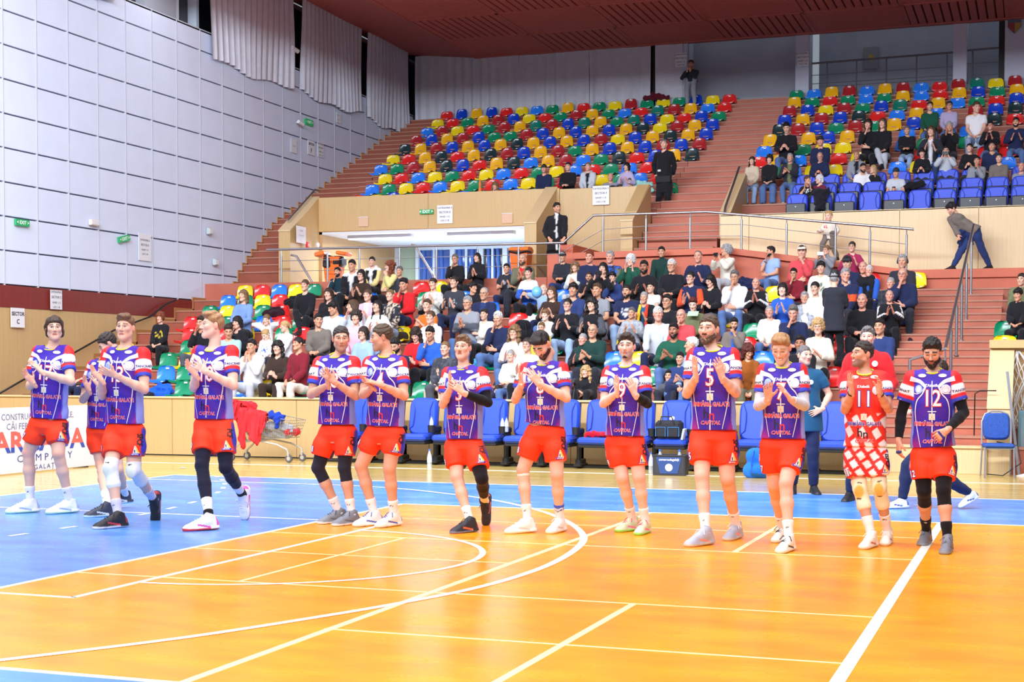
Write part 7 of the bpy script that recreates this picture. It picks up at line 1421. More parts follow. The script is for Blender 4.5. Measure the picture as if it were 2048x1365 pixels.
SPEC = """
320|636|lap|5|5|-5|curly:rd|f|black;open=black;print=yellow|black|w||woman with short auburn hair and black cardigan, alone at the left end, cap on lap
402|646|mouth|-5|0|-8|short:db|t|black|dgrey|m||dark-haired man in black, hand at mouth, left of player number 10
486|592|clasp|0|-4|0|long:lb|f|denimj|black|w|legx|woman with long fair hair in a light blue denim jacket, legs crossed
610|571|lap|6|-5|0|tied:br|f|black|black|w|legx|woman in black sweater with tied brown hair, above the dark handbag seat
675|545|chin|0|-4|0|short:bk+beard:bk|t|dteal;stripes=white|dteal|m|st|bearded man in a dark green tracksuit with white stripes, hand at chin
704|532|lap|8|-6|-4|short:bk|t|black;hood;hoodc=white;open=white|black|m||black-haired young man with black vest over white hoodie
722|551|clap|0|0|0|long:bk|f|dbrown|dbrown|w|g|woman with long black hair and glasses in dark brown, clapping in the back rows
744|524|lap|0|3|0|short:bk|f|black;hood;open=white;sleeve=paleyel;hoodc=white|black|m||young man in black varsity jacket with cream sleeves over a white hoodie
779|534|chinb|-25|-50|0|longcurly:rd|f|paleyel;print=yellow|black|w||woman with auburn hair in a pale yellow printed top, turned to her left neighbour
799|543|knees|-14|6|0|short:sg|t|charc|black|m||grey-haired man in a charcoal sweater beside the boy in red
807|570|chin|-5|-5|-8|short:bk|t|red;open=black|navy|m||dark-haired youth in red jacket leaning his cheek on his hand
657|589|lap|0|0|0|long:db|f|black;hood|black|w||woman with long dark hair in black hoodie, below the bearded tracksuit man
735|591|clap|0|-2|0|tied:br|f|pink;open=white|ldenim|w||woman in a pale pink and white jacket clapping
780|591|lap|0|-3|4|tied:lb|f|dk;camo=beige|ldenim|w||woman in dark patterned camouflage jacket and pale jeans
666|617|clasp|4|-30|-18|fringe:bk|t|lgrey;plaid=white|black|m||dark-haired youth in a light grey checked jacket looking down
704|613|mouth|-10|-45|0|long:br|f|lgrey|ldenim|w||woman with dark hair seen in profile in a light grey jacket
754|614|clap|0|-2|8|long:bk|f|white;open=white|ldenim|w||woman with very long straight dark hair in a white cardigan
712|636|lap|8|4|0|curly:db|f|pink|lgrey|w||woman with short curly dark hair in a pink jacket, beside player number 18
533|640|ears|0|4|-12|tied:lb|p|white;print=brown|black|c||small fair-haired girl with both hands at her ears
531|670|lap|0|-10|-30|tied:bl|p|white;print=blue|beige|c||small blonde girl in a white top with a blue star looking down
569|653|knees|-20|-40|-12|ponytail:bl|f|white|dk|w||blonde woman with ponytail in a white tee turned towards the girls
637|642|clasp|5|35|0|short:bk|t|taupe|black|m|lean=.12|dark-haired man in a brown-grey sweatshirt leaning forward, hands together
457|663|lap|10|25|-22|short:db|t|ltteal|ldenim|m||man in a pale teal tee looking down, right of player number 10
474|646|mouth|0|-5|-8|bob:bk|f|black;puffy|black|w||woman in a black puffer jacket with her hand over her mouth
503|694|both|0|0|0|short:bk|t|white;hood|lgrey|m||young person in a white hoodie covering the mouth with both hands
555|697|phone|4|4|0|longcurly:bk|f|dbrown|dbrown|w||woman in a brown knitted dress with long dark hair holding a phone
596|688|lap|-12|-20|0|tied:bk|t|maroon|cream|w||woman in a burgundy sweater and white trousers
726|668|lap|0|-5|0|bob:db|f|lblue;hood|navy|w|g|woman in a light blue hoodie with glasses between players 18 and 4
791|692|lap|6|-12|-26|short:bk+beard:bk|t|navy|navy|m|st|bearded man in a navy jacket looking down, right of player number 4
831|671|phone|0|2|-28|longcurly:db|f|red|black|w||woman with curly dark hair in a red sweater looking at her phone
854|612|clap|-4|0|0|short:br|f|orange|black|w||woman with short brown hair in an orange cardigan
866|568|clap|0|-3|-4|tied:db|f|cream;plaid=grey|dgrey|w||woman in a pale checked shacket clapping, top bun
910|519|chin|0|0|-2|short:sg|t|black|black|m|g|man in black with glasses, hand at his face, in front of the blue windows
954|516|clap|0|-3|0|long:bk|f|black;turtle|black|w||woman with long black hair and black turtleneck in front of the dark window
908|565|clap|0|-2|2|tied:db|f|charc;print=lgrey|navy|w||woman in a charcoal sweatshirt with tied dark hair, clapping
1013|538|clap|0|3|0|short:bk|t|dk;short;print=lgrey|navy|m||broad young man in a dark printed tee clapping
1045|519|clap|0|-3|0|bald:sg+beard:br|t|khaki;open=red|dk|m|buzz|bald bearded man in khaki tee with a red garment on his chest
1057|546|phone|0|-2|-5|tied:bk|f|blue;yoke=white|black|w||woman in a white and blue sweater, mouth open, phone in hands
946|576|lap|10|60|0|fringe:bk|t|black|black|c|dz=.05|dark-haired boy in profile looking right
968|588|clasp|4|-4|0|thin:gy|t|navy;open=navy2|black|m|g|elderly man with thin grey hair and glasses in a dark navy jacket
935|607|clap|0|-4|-2|short:gy|t|grey;band=dgrey|denim|m|g|elderly man with glasses in a grey striped sweater clapping, jeans
861|635|lap|0|-4|0|tied:br|f|white;hood|black|w||woman with tied light brown hair in a white hoodie
860|668|chin|0|-6|-20|short:bk|t|blue;sleeve=blue|black|m||man in a bright blue jacket resting his head on his hand
890|698|lap|0|-2|0|crop:lb|f|charc;camo=dgrey|dgrey|m||young man with cropped fair hair in a grey-blue patterned sweater
968|630|cross|0|-8|0|short:db|f|cream|black|m||man in a cream sweater with his arms crossed
996|638|chin|-6|-2|-8|short:wh|t|navy|denim|m||white-haired man in a navy sweater and jeans, hand at chin
1028|666|clap|0|-4|0|longcurly:lb|f|white|denim|w|g|woman with big curly blonde hair and glasses in a white shirt
1021|712|clasp|0|8|-2|bun:gy|f|white|denim|w||woman with grey hair in a bun and white sweatshirt
1054|690|clap|0|-4|0|tied:db|f|cream|black|w|g|woman with glasses in a pale top behind player number 8
996|784|lap|0|2|0|long:db|p|red;sleeve=blue|navy|c|dz=-.05|little girl in red and blue top peeping over the barrier
878|742|clap|6|14|0|long:br|f|beige|beige|w||woman in a beige sweater left of player number 3
1087|579|ears|0|-5|0|bald:lb|p|lblue|navy|c|buzz|small child in light blue behind the balloon
1103|586|clap|0|-6|2|long:br|f|dbrown|denim|w||woman in a dark brown jacket clapping beside the balloon
1091|631|lap|0|-12|0|fringe:lb|p|cream;camo=lgrey|black|c||boy in a pale patterned sweater
1083|656|lap|0|-2|-6|short:lb|f|yellow|black|w|g|woman with short fair hair and glasses in a yellow jacket
1125|515|clasp|0|-4|-2|short:gy+cap:dk+moustache:wh|t|dk;zip|navy2|m||man with grey moustache and dark cap in a black leather jacket
1150|535|clap|0|-2|0|longcurly:lb|f|mint;camo=white|lgrey|w||woman with long wavy light hair in a pale green patterned top
1179|515|lap|0|-3|0|short:rd|r|navy|navy|m||man with receding reddish hair in a navy sweater, back row
1178|555|clap|6|4|0|crop:db+beard:db|t|black;short|black|m|g|man with glasses and beard in a black tee
1206|538|film|0|-2|0|long:bk|f|black|black|w|nophone|woman in black raising her camera phone in the crowd
1220|515|lap|0|0|0|short:gy|r|blue;sleeve=khaki;camo=dk|navy|m||grey-haired man in blue shirt and camouflage vest
1225|555|chin|4|-4|-4|fringe:bk|f|navy2;hood|navy|m||dark-haired youth in a blue hoodie, hand over mouth
1261|522|cheeks|0|0|0|curly:wh|p|green;puffy|black|w||elderly woman with white curls in a dark green coat, hands at her cheeks
1288|535|clap|0|-2|-2|short:bk+beard:bk|b|black;open=black|black|m||man with full dark beard and a red-yellow scarf
1323|505|knees|0|3|0|short:bk|t|dgreen;turtle|dk|m||dark-haired man in a dark green turtleneck, tallest in the back row
1343|532|clasp|0|-4|0|short:wh|t|black;zip|black|m|g|white-haired man with glasses in a black jacket, hands folded
1396|514|clap|0|-2|0|thin:sg|r|navy|navy|m||bald man in a navy cardigan clapping in the back row
1381|556|clap|-8|-8|0|tied:bk|f|navy;sleeve=orred|denim|w|g|woman with orange sleeves and glasses clapping
1146|580|knees|4|3|0|fringe:bk|t|navy2;hood|black|m||slim dark-haired boy in a blue hoodie looking sideways
1194|581|chin|-4|-8|0|short:br|t|grey;short|black|m|watch|man in a grey tee with brown hair, hand at chin, wristwatch
1253|584|clasp|0|-4|0|crop:bk+beard:bk|t|navy;short;print=white|ldenim|m||bearded man in a navy tee with white letters drinking
1301|576|knees|0|-6|0|short:bk|f|white;short|black|m||dark-haired young man in a white tee
1288|596|clap|0|0|-2|crop:gy|t|black;open=teal|black|m||man with cropped grey hair in black jacket over teal shirt
1135|610|clap|0|0|0|tied:bk|f|black|ldenim|w|g|woman with glasses in a black sweater and pale jeans
1183|610|clap|0|-3|0|longcurly:bk|f|black;sleeve=dgrey|black|w||woman with curly black hair in a grey cardigan
1263|627|clap|0|-2|0|short:sg|t|grey;plaid=lgrey|navy|m||elderly man with grey hair in a grey checked shirt
1316|629|knees|6|14|2|short:wh|r|lgrey|navy|m||elderly white-haired man in a light grey sweatshirt looking right
1334|604|knees|6|-14|0|short:bk|t|black|black|m|g|man with glasses and dark hair in a black tee
1362|632|mouth|0|-4|-2|bald:sg|r|coral|dk|m|g,buzz|bald man with glasses in a coral red shirt
1386|609|phone|0|2|-24|short:dr|p|olive|black|w|nophone|woman with short dark red hair in an olive top looking down
1347|662|clap|0|-2|-2|short:bk+beard:bk|b|green|denim|m||bearded man in a dark green sweater behind player number 5
1185|662|clap|0|3|0|bald:sg|t|dgreen|dk|m|g,buzz|bald man with glasses in a dark green shirt clapping
1165|680|clap|-6|-4|2|crop:gy|r|dgreen;sleeve=black|denim|m||man shouting and clapping, short grey hair, grey tee over black sleeves
1171|745|clap|0|-6|0|longcurly:bl|f|black;turtle|black|w||blonde woman in a black turtleneck between players 8 and 9
1338|753|clasp|0|-6|0|short:bk|t|dgrey;hood|dk|m|smile|smiling young man in a grey hooded jacket, front row left of player 5
1360|718|clap|0|-4|0|short:bk|t|navy2|denim|m||dark-haired man in a blue sweater above the smiling youth
1383|691|lap|-20|-62|0|short:wh|t|lblue|navy|m||white-haired man in profile beside player number 5
1452|502|film|-38|-40|4|curly:gy|t|cream|lgrey|m|fat=1.15|heavy man with grey curls filming with a phone, cream sweater
1420|562|phone|-8|-22|-24|long:bk|f|black|dgrey|w||young woman with long black hair looking at her phone
1469|555|mouth|0|0|-6|short:sg|t|white;hood|denim|m|g|man in a white hoodie with glasses covering his mouth
1512|567|clap|0|0|0|bald:sg|r|black;stripes=white|black|m|buzz|bald man in a black tracksuit clapping, left of the yellow seat
1541|504|chin|-28|-50|0|short:bk+beard:bk|t|lblue;short|denim|m|watch|bearded man in a light blue tee turned left, hand at chin
1604|504|chinb|0|0|-4|short:br+cap:cream|f|coral;hood|black|m||man in a cream cap and red jacket leaning on his hand
1653|501|film|-20|-20|0|tied:lb|f|grey;turtle|grey|w|wph,g|woman in a grey turtleneck filming with a white phone
1704|494|clap|0|-4|0|tied:db|f|raspb|black|w|g|woman with glasses in a raspberry red jacket, top right of the crowd
1694|527|clasp|0|-8|-6|short:bk+cap:dk|f|navy;print=white|navy|m||young person in a black cap with white front badge
1642|536|lap|0|0|0|fringe:bk|f|cream;print=green|khaki|m||dark-haired boy in a cream sweatshirt with a green print
1587|548|chin|0|-2|-4|short:bk|t|maroon|dk|m|g|man with glasses in a burgundy sweater, hand at chin
1565|580|clap|0|0|2|bob:bk|p|blue|ldenim|w||dark-haired woman in a blue top with pale jeans clapping
1630|577|lap|-4|-10|-4|tied:bk|f|white|dk|w||dark-haired girl in a white top beside the man in the hat
1738|543|knees|0|-2|2|short:wh|r|blue;zip|navy|m|fat=1.12,smile|heavy white-haired man in a blue zip sweater
1691|551|knees|-10|28|-4|short:gy|r|navy;yoke=navy;band=orred|dk|m||grey-haired man in a navy and orange striped jacket looking right
1726|535|lap|0|-6|-4|bald:sg|r|black;puffy|black|m|buzz|bald man in a shiny black jacket, behind the man in blue
1805|524|lap|0|-6|0|short:gy+phones:dk|t|dk|dk|m||grey-haired man with black headphones at the right end of the back row
1805|549|chin|0|-8|-6|bald:sg|r|navy|dk|m|g,buzz|bald man with glasses, hand at chin, at the stair edge
1781|567|lap|0|-10|0|crop:gy|r|dk;puffy;plaid=dgrey|black|m||man with short grey hair in a dark patterned jacket
1779|592|clap|0|0|0|bald:sg|r|black;stripes=white|black|m|buzz|bald man in black tracksuit with white sleeve stripes by the stair
1724|601|clasp|0|-4|-4|bald:sg|r|black|black|m|buzz|bald man in a black jacket, right of the man in the hat
1609|596|lap|0|8|-2|short:gy|t|grey;plaid=lgrey|dk|m||elderly man in a grey shirt, left of the man in the hat
1539|624|lap|0|4|0|crop:gy|r|cream|denim|m||man with thinning hair in a cream sweater and jeans
1586|626|chin|0|0|-20|short:sg|r|navy;open=black|navy|m||grey-haired man in a navy jacket looking down, hand at mouth
1636|655|clap|0|0|0|curly:bl|f|cream|black|w|g|woman with curly blonde hair and glasses clapping, cream top
1759|654|lap|-4|-12|-2|short:bk|t|navy2|black|m||dark-haired man in a navy jacket above the red jacket
1497|704|lap|12|30|-30|longcurly:dr|t|rust|khaki|w|lean=.2|woman in a rust brown shirt bent forward between players 5 and 7
1468|649|chinb|0|10|-12|short:bk+beard:bk|t|taupe;open=blue|dk|m||bearded man with a blue lanyard and grey-brown jacket, hand at face
1600|688|lap|0|0|-4|short:bk|b|black;open=black|black|m||dark man in a black jacket behind player number 7
2043|560|lap|-6|-20|0|short:db|f|olive;puffy|denim|m||person in a pale olive puffer jacket at the right edge
2036|590|lap|-8|-20|-10|fringe:bk|t|black|black|c||dark-haired boy in black at the right edge of the floor stand
158|776|lap|10|20|-10|short:br|f|blue;short|navy|m|fat=.9|young person in a blue tee behind the advertising board
990|373|chin|0|0|-4|longcurly:lb|f|blue|navy|w|row=0,dz=-.1|woman with wavy hair whose head shows over the upper parapet
1088|338|lap|6|6|-2|short:db+cap:dk|r|navy|dgrey|m|row=0|man in a dark cap and navy sweater at the upper parapet
1136|334|clasp|0|0|0|short:bk|f|black|dgrey|m|row=0|black-haired young man in a black quarter-zip at the upper parapet
1176|334|lap|0|0|2|short:lb|f|lgrey;hood;open=black|lgrey|m|row=0|young man in a pale hoodie with a black vest at the upper parapet
1221|354|clasp|4|8|-6|bald:sg|r|dk;yoke=grey|dk|m|row=0,buzz,dz=-.1|bald man in a black and grey jacket leaning on the upper parapet
1253|334|clap|-6|-10|0|bob:bk|f|lilac;hood|dk|w|row=0|woman with black bob and lilac hoodie clapping at the upper parapet
1260|364|lap|0|-10|-4|tied:br|p|pink|pink|c|row=0,dz=-.1|child peeping over the upper parapet beside the bald man
1504|322|lap|0|0|0|long:db+phones:white|f|beige|ldenim|w|sh=black,row=0|girl with white earmuffs, beige sweater and pale jeans
1539|319|lap|0|0|-2|curly:bk|f|black;puffy|denim|w|wide,row=0|dark-haired girl in a black leather jacket and wide blue jeans
1580|316|clap|-4|-4|0|short:gy|t|dk;open=olive|denim|m|sh=beige,row=0|grey-haired man in a dark cardigan over a green shirt
1573|256|phone|0|4|-26|short:bk|f|black|denim|m||man in a black sweater looking at his phone, alone in the fourth row
1641|283|lap|0|0|0|short:db+cap:dk|r|navy|navy|m||man in a black cap and navy jacket above the bald reader
1640|313|phone|0|0|-24|bald:sg|r|navy|navy|m|g,buzz|bald man with glasses reading a phone, navy jacket
1713|311|lap|0|-4|-4|bald:bk|t|grey;hood;open=black|grey|m|buzz|man with shaved head in a grey hooded jacket
1726|336|lap|6|25|-14|crop:bk+beard:bk|t|white;hood|dk|m|tip,row=2|bearded man in a white hoodie turned to the blonde woman
1746|339|lap|-6|-25|0|long:bl|f|black|black|w|tip,row=2|woman with long blonde hair in black beside the white hoodie
1615|361|cheeks|10|60|0|short:br|t|black;short;print=white|black|w|tip,row=1|woman in a black printed tee chatting to her right neighbour
1638|359|lap|-10|-60|-8|bob:wh|f|wine|dk|w|tip,row=1|fair-haired woman in a wine-red cardigan, black coat on the seat back
1736|249|mouth|0|-6|0|bob:db|f|black;hood|black|w||girl in a black hooded jacket, hand at her mouth, upper right
1765|247|lap|-6|-6|0|long:br|f|black|lgrey|w|legx|girl with long brown hair in black top and pale grey trousers
1792|346|phone|-6|-6|-8|short:db+cap:dk|t|lgrey;short|dk|m|tip,row=1|person in a black cap and pale grey tee taking a picture
1814|261|clasp|0|0|-6|short:sg|t|black|ldenim|m||man with short grey hair in a black shirt, hands clasped
1862|263|clap|0|-8|0|long:br|f|dk;open=white|denim|w||woman in a dark blazer and white shirt clapping
1899|254|cheeks|0|0|0|curlytop:gy|t|black|dk|m||grey-haired man in black with both hands at his cheeks
1860|213|lap|0|6|0|short:bk|f|green|denim|m||man in a green sweater in the upper right rows
1899|212|lap|0|-4|0|short:bk|r|lilac|denim|m|g|man in a pale lilac sweatshirt with glasses
1953|215|lap|0|25|-8|short:br|f|white;short|ldenim|m||man in a white tee and ripped pale jeans
1981|252|clap|0|-10|-4|short:bk|r|black|denim|m|g,smile|laughing man with glasses in black clapping
2032|245|clap|0|-6|-4|short:bk+beard:bk|t|navy|denim|m|smile|laughing bearded man in a dark sweater clapping, far right
1892|302|film|0|0|0|short:bk|f|lgrey|dk|m|g|young man in a pale denim jacket filming with his phone
1844|306|phone|0|-4|-16|fringe:bk|f|black|black|w||woman in black with dark fringe looking at her phone
1939|296|phone|0|-8|0|tied:bk|f|black|black|w||woman in a black coat holding a red phone case
1984|293|lap|0|-6|0|crop:bk|t|navy|navy|m||man with cropped dark hair in a navy shirt
1954|322|chinb|0|-6|-4|short:bk|t|grey;open=dk|dk|m|tip,row=2|man in a grey vest with striped sleeves, hand at his face
1998|317|lap|0|-10|0|short:db|f|taupe|dk|m|tip,row=2|man in a taupe sweater in the blue seats
2043|334|clap|-4|-10|0|bald:lb|r|grey|dk|m|tip,row=2,buzz|man in a grey sweater at the right edge clapping
"""
PEOPLE_AT = {}
if 'ONLY' not in globals() or 'crowd' in ONLY:
    for ln in SPEC.strip().split('\n'):
        r_ = spectator(ln); PEOPLE_AT[ln.split('|')[0]] = r_
    G1 = 'people standing or walking in the hall'
    stander(1114, 417, 0, 0, 32.5, WALK_Z, 1.02, 12, 35, 0, 'pocket', 'short:bk', 't', 'black;open=white;turtle', 'black', 'man in a long black coat over a white turtleneck beside the orange bin', coat=.62, stance=(.09, -.02, .09, .03), group=G1, hands=(None, (1128, 482, 32.25)))
    t_, J_, b_, fr_ = stander(1328, 289, 0, 0, 35.9, 5.10, 1.03, -6, 4, 0, 'hip', 'crop:sg', 'f', 'black', 'black', 'security guard all in black standing on the upper stair, hands behind', stance=(.15, 0, .15, 0), group=G1, hands=((1313, 352, 36.1), (1345, 352, 36.1)))
    MB().bbox(-.19, .19, -.15, -.12, 1.05, 1.22, .02).bbox(-.13, -.05, -.16, -.13, 1.32, 1.37, .004, 1).build('guard_vest', [mat('black_vest', (26, 27, 32), .8), mat('white_badge', (200, 204, 214))], t_)
    stander(1382, 129, 0, 0, 43.95, urow(8)[1], .98, -10, 0, 0, 'both', 'short:db', 't', 'dk;print=white', 'grey', 'photographer in dark top and grey jeans standing against the back wall', stance=(.12, 0, .12, 0), group=G1)
    stander(1657, 434, 0, 0, 32.7, 3.9, .64, -35, 20, 0, 'lap', 'short:bl', 'p', 'cream;print=red', 'taupe', 'small blond boy in a cream sweater walking down the ramp', kind='child', stance=(.10, -.12, .08, .16), group=G1, lean=.02, hands=((1636, 462, 32.6), (1668, 472, 32.8)))
    stander(1903, 418, 0, 0, 32.8, WALK_Z, .98, -52, -8, -30, 'lap', 'fringe:bk', 'f', 'taupe', 'navy2', 'dark-haired youth bending forward as he walks, navy jacket under his arm', stance=(.10, -.46, .02, .42), group=G1, hem=-.07, over=(1948, 462), hands=((1920, 478, 32.6), (1925, 484, 32.9)))
    stander(1669, 560, 0, 0, 26.9, 1.53, .90, 168, 10, 0, 'clasp', 'short:gy+hat:black', 'f', 'dk', 'black', 'man in dark coat and black hat standing with his back to the court', coat=.16, stance=(.12, 0, .12, 0), group=G1)
    t_, J_, b_, fr_ = stander(1609, 712, 0, 0, 18.75, 0, 1.02, 14, 28, 0, 'hip', 'crop:sg', 'f', 'teal;short', 'navy', 'stocky coach in a teal polo shirt with one hand on his hip', opts='fat', stance=(.12, .02, .13, -.02), group=G1, hands=(None, (1643, 820, 18.7)), vox=.012, hv=.006)
    o_ = J_['neck'] - fr_[0] * .16 + fr_[2] * .155 + fr_[1] * .07; MB().lathe([(.03, 0), (.03, .004)], 16, M=frame(o_, fr_[1], fr_[0])).build('shirt_badge', mat('white_badge2', (236, 238, 244)), t_)
    t_, J_, b_, fr_ = stander(1735, 676, 0, 0, 17.9, 0, 1.06, -4, 4, 0, 'pocket', 'short:sg', 'f', 'red;zip;open=navy', 'navy', 'tall coach in a red jacket standing behind player number 11', stance=(.19, .0, .19, 0), group=G1, vox=.012, hv=.006)
    o_ = J_['neck'] - fr_[0] * .13 + fr_[2] * .15 + fr_[1] * .11; MB().lathe([(.035, 0), (.035, .004)], 16, M=frame(o_, fr_[1], fr_[0])).build('jacket_badge', mat('white_badge2', (236, 238, 244)), t_)
    stander(1878, 745, 0, 0, 17.2, 0, .90, -62, 0, -20, 'clasp', 'short:db', 'f', 'red', 'navy', 'person in navy trousers and white trainers walking past, hidden behind player number 12', stance=(.06, -.34, .06, .42, 'b'), group=G1, shoes=((238, 238, 242), (230, 230, 236), (44, 70, 160)), vox=.012, hv=.007, over=(1868, 880))
# ================================================================ SMALL THINGS AND CLUTTER
def cloth_blob(name, label, pts, col, vox=.012, seed=1, fold=.018, cat='garment', extra=None, fr=48, loc=(0, 0, 0)):
    F = Fld(vox)
    for a, b, r0, r1 in pts: F.rc(a, b, r0, r1, .04)
    V, Tt, Q = F.run(.03, (fold, fr, seed)); C = np.tile(np.array(col, float), (len(V), 1)); base = Vector(loc)
    return link(name, np_mesh(name, [(V, Tt, Q, C)], M_cloth), None, base, label=label, cat=cat)
RD = (222, 32, 42); tx, ty = -12.2, 22.15
def drape(name, label, rim, col, loc, seed, th=.008, cat='garment'):
    """cloth hung over a rim: columns of (x, y, z of the rim, front drop, back drop)"""
    r = random.Random(seed); n = 40; vs = []; cols = 18
    for i in range(n + 1):
        t = i / n * (len(rim) - 1); k = min(int(t), len(rim) - 2); u = t - k; a, b = rim[k], rim[k + 1]; x, y, z, df, db_ = [p + (q - p) * u for p, q in zip(a, b)]
        fo = math.sin(i * .95 + seed) * .6 + math.sin(i * 2.3 + seed * 2) * .4
        for c in range(cols + 1):
            s_ = c / cols; w = .035
            if s_ < .25: q = 1 - s_ / .25; px_, py_, pz_ = 0, .035 + w * 2 * .6, -db_ * q
            elif s_ < .4: q = (s_ - .25) / .15; px_, py_, pz_ = 0, .075 - .13 * q, .03 * math.sin(q * math.pi)
            else: q = (s_ - .4) / .6; px_, py_, pz_ = 0, -.055 - .03 * q, -df * q
            amp = .026 * min(1, abs(q) + .2) if s_ >= .4 else .012
            vs.append((x + .012 * math.sin(c * .8 + i), y + py_ + amp * fo - .02 * math.sin(q * 5 + i * .4), z + pz_ + .01 * math.sin(i * 1.7)))
    W_ = cols + 1; fs = [(i * W_ + c, i * W_ + c + 1, (i + 1) * W_ + c + 1, (i + 1) * W_ + c) for i in range(n) for c in range(cols)]
    me = bpy.data.meshes.new(name); me.from_pydata(vs, [], fs); me.materials.append(mat('drape_%d_%d' % (col[0], col[2]), col, .8, var=.1, vscale=15)); me.polygons.foreach_set('use_smooth', [True] * len(fs)); me.update()
    o = link(name, me, None, loc, label=label, cat=cat); m_ = o.modifiers.new('thickness', 'SOLIDIFY'); m_.thickness = th; return o
drape('red_tracksuit', 'red tracksuit jacket hanging over the basket of the trolley', [(-.40, -.27, .88, .40, .2), (-.34, -.28, .88, .62, .2), (-.27, -.28, .87, .66, .25), (-.24, -.28, .87, .34, .25), (-.12, -.28, .85, .50, .25), (-.02, -.27, .83, .56, .2), (.03, -.27, .82, .36, .2), (.10, -.26, .80, .22, .1)], RD, (tx, ty, 0), 3)
drape('red_tracksuit', 'red tracksuit top slung over the blue trolley handle', [(-.66, -.18, 1.0, .30, .2), (-.62, -.2, 1.0, .52, .25), (-.56, -.2, 1.0, .50, .25), (-.53, -.2, 1.0, .22, .25), (-.48, -.18, .99, .34, .2), (-.44, -.15, .97, .16, .1)], (206, 30, 40), (tx, ty, 0), 8)
cloth_blob('red_hood', 'red hooded garment heaped on top of the trolley handle side', [((-.46, -.05, .93), (-.26, -.1, .91), .07, .06), ((-.40, .05, .95), (-.30, .0, .95), .06, .05)], (216, 40, 48), .012, 21, .02, fr=60, loc=(tx, ty, 0))
cloth_blob('blue_jacket', 'crumpled blue jacket on top of the trolley load', [((.18, -.22, .78), (.36, -.2, .74), .07, .06), ((.30, -.28, .76), (.32, -.30, .60), .05, .04)], (26, 58, 170), .012, 7, .016, loc=(tx, ty, 0))
cloth_blob('folded_clothes', 'grey and white folded clothes inside the trolley basket', [((-.30, 0, .52), (.36, 0, .52), .13, .11), ((-.2, -.1, .6), (.3, -.1, .6), .07, .07)], (170, 176, 190), .02, 9, .02, loc=(tx, ty, 0))
cloth_blob('red_towel', 'red towel low in the nose of the trolley', [((.38, -.1, .50), (.48, .1, .5), .06, .06)], (206, 36, 46), .014, 11, .014, loc=(tx, ty, 0))
cloth_blob('red_shirt', 'red shirt lying on a blue bench seat left of player number 9', [((-.16, -.1, .02), (.16, .02, .02), .045, .035), ((-.1, .06, .03), (.12, -.12, .02), .04, .03)], (206, 24, 46), .01, 12, .012, loc=(atY(1195, 880, 22.2).x, 22.25, .52))
cloth_blob('blue_jacket', 'bright blue jacket heaped on a seat at the far left of the floor stand', [((-.18, 0, .08), (.16, .0, .14), .10, .11), ((-.2, -.1, .04), (.2, -.1, .05), .08, .07), ((0, 0, .2), (.1, .05, .16), .07, .06)], (30, 92, 214), .014, 13, .022, loc=(atY(322, 760, 25.2).x, 25.15, 1.0))
cloth_blob('black_bag', 'black bag under the blue jacket heap at the far left', [((-.28, -.16, .0), (.05, -.2, .02), .07, .06)], (30, 34, 48), .014, 14, .01, cat='bag', loc=(atY(322, 770, 25.2).x, 25.0, 1.02))
for px_, py_, lb, c in ((548, 630, 'black coat and dark red bag on a red seat below the woman in black', (44, 22, 32)), (1240, 655, 'dark puffer jacket folded over a seat right of the clapping woman in grey', (40, 40, 52)), (1490, 556, 'navy puffer jacket hung over a back row seat', (30, 38, 74)), (1700, 716, 'black padded coat on a red seat behind the red jacket coach', (26, 26, 32)), (845, 742, 'black rucksack lying on a yellow seat right of player number 4', (24, 24, 30)), (590, 608, 'black coat bundled beside the woman in black sweater', (28, 28, 34)), (1070, 640, 'white jacket heaped on a seat behind the yellow jacket woman', (226, 224, 218)), (975, 716, 'turquoise blue jacket on a green seat', (60, 150, 210)), (862, 612, 'black handbag on the seat beside the orange cardigan', (30, 30, 34))):
    j = min(range(2, 11), key=lambda j: abs(atY(px_, py_, 23.3 + .8 * j + .25).z - (.41 + .28 * j + .18))); Yr, zr = 23.3 + .8 * j, .41 + .28 * j
    cloth_blob('coat' if 'coat' in lb or 'jacket' in lb else 'bag', lb, [((-.18, 0, .12), (.18, 0, .12), .10, .09), ((-.1, .08, .22), (.12, .08, .2), .08, .08)], c, .016, int(px_), .018, cat='coat' if 'coat' in lb or 'jacket' in lb else 'bag', loc=(atY(px_, py_, Yr + .25).x, Yr + .25, zr + .02))
cloth_blob('maroon_jacket', 'maroon jacket draped over two seats of the top row, left block', [((-.35, 0, .30), (.35, 0, .28), .07, .06), ((-.1, -.05, .36), (.2, -.05, .3), .08, .07)], (96, 22, 40), .016, 31, .02, loc=(atY(1310, 207, 44.0).x, urow(8)[0] + .38, urow(8)[1] + .1))
cloth_blob('mint_jacket', 'pale mint jacket on the end seat by the security guard', [((-.2, 0, .3), (.16, 0, .25), .09, .07), ((.1, -.1, .2), (.25, -.15, .08), .05, .05)], (150, 206, 200), .016, 32, .02, loc=(atY(1292, 362, 36.6).x, urow(-1)[0] + .25, urow(-1)[1] + .05))
cloth_blob('black_coat', 'black coat hanging over the back of a blue tip-up seat', [((-.14, -.12, .6), (.16, -.12, .6), .07, .07), ((-.05, -.16, .55), (-.02, -.18, .2), .10, .07), ((.08, -.16, .55), (.06, -.18, .25), .08, .06)], (30, 30, 38), .016, 33, .02, loc=(atY(1641, 385, 34.5).x, 34.55, 4.72 + .3))
cloth_blob('black_coat', 'black coat bundled on a blue seat beside the person in the cap', [((-.16, -.1, .35), (.16, -.1, .4), .09, .08)], (26, 26, 32), .016, 34, .02, loc=(atY(1830, 368, 35.0).x, 35.2, 5.05 + .35))
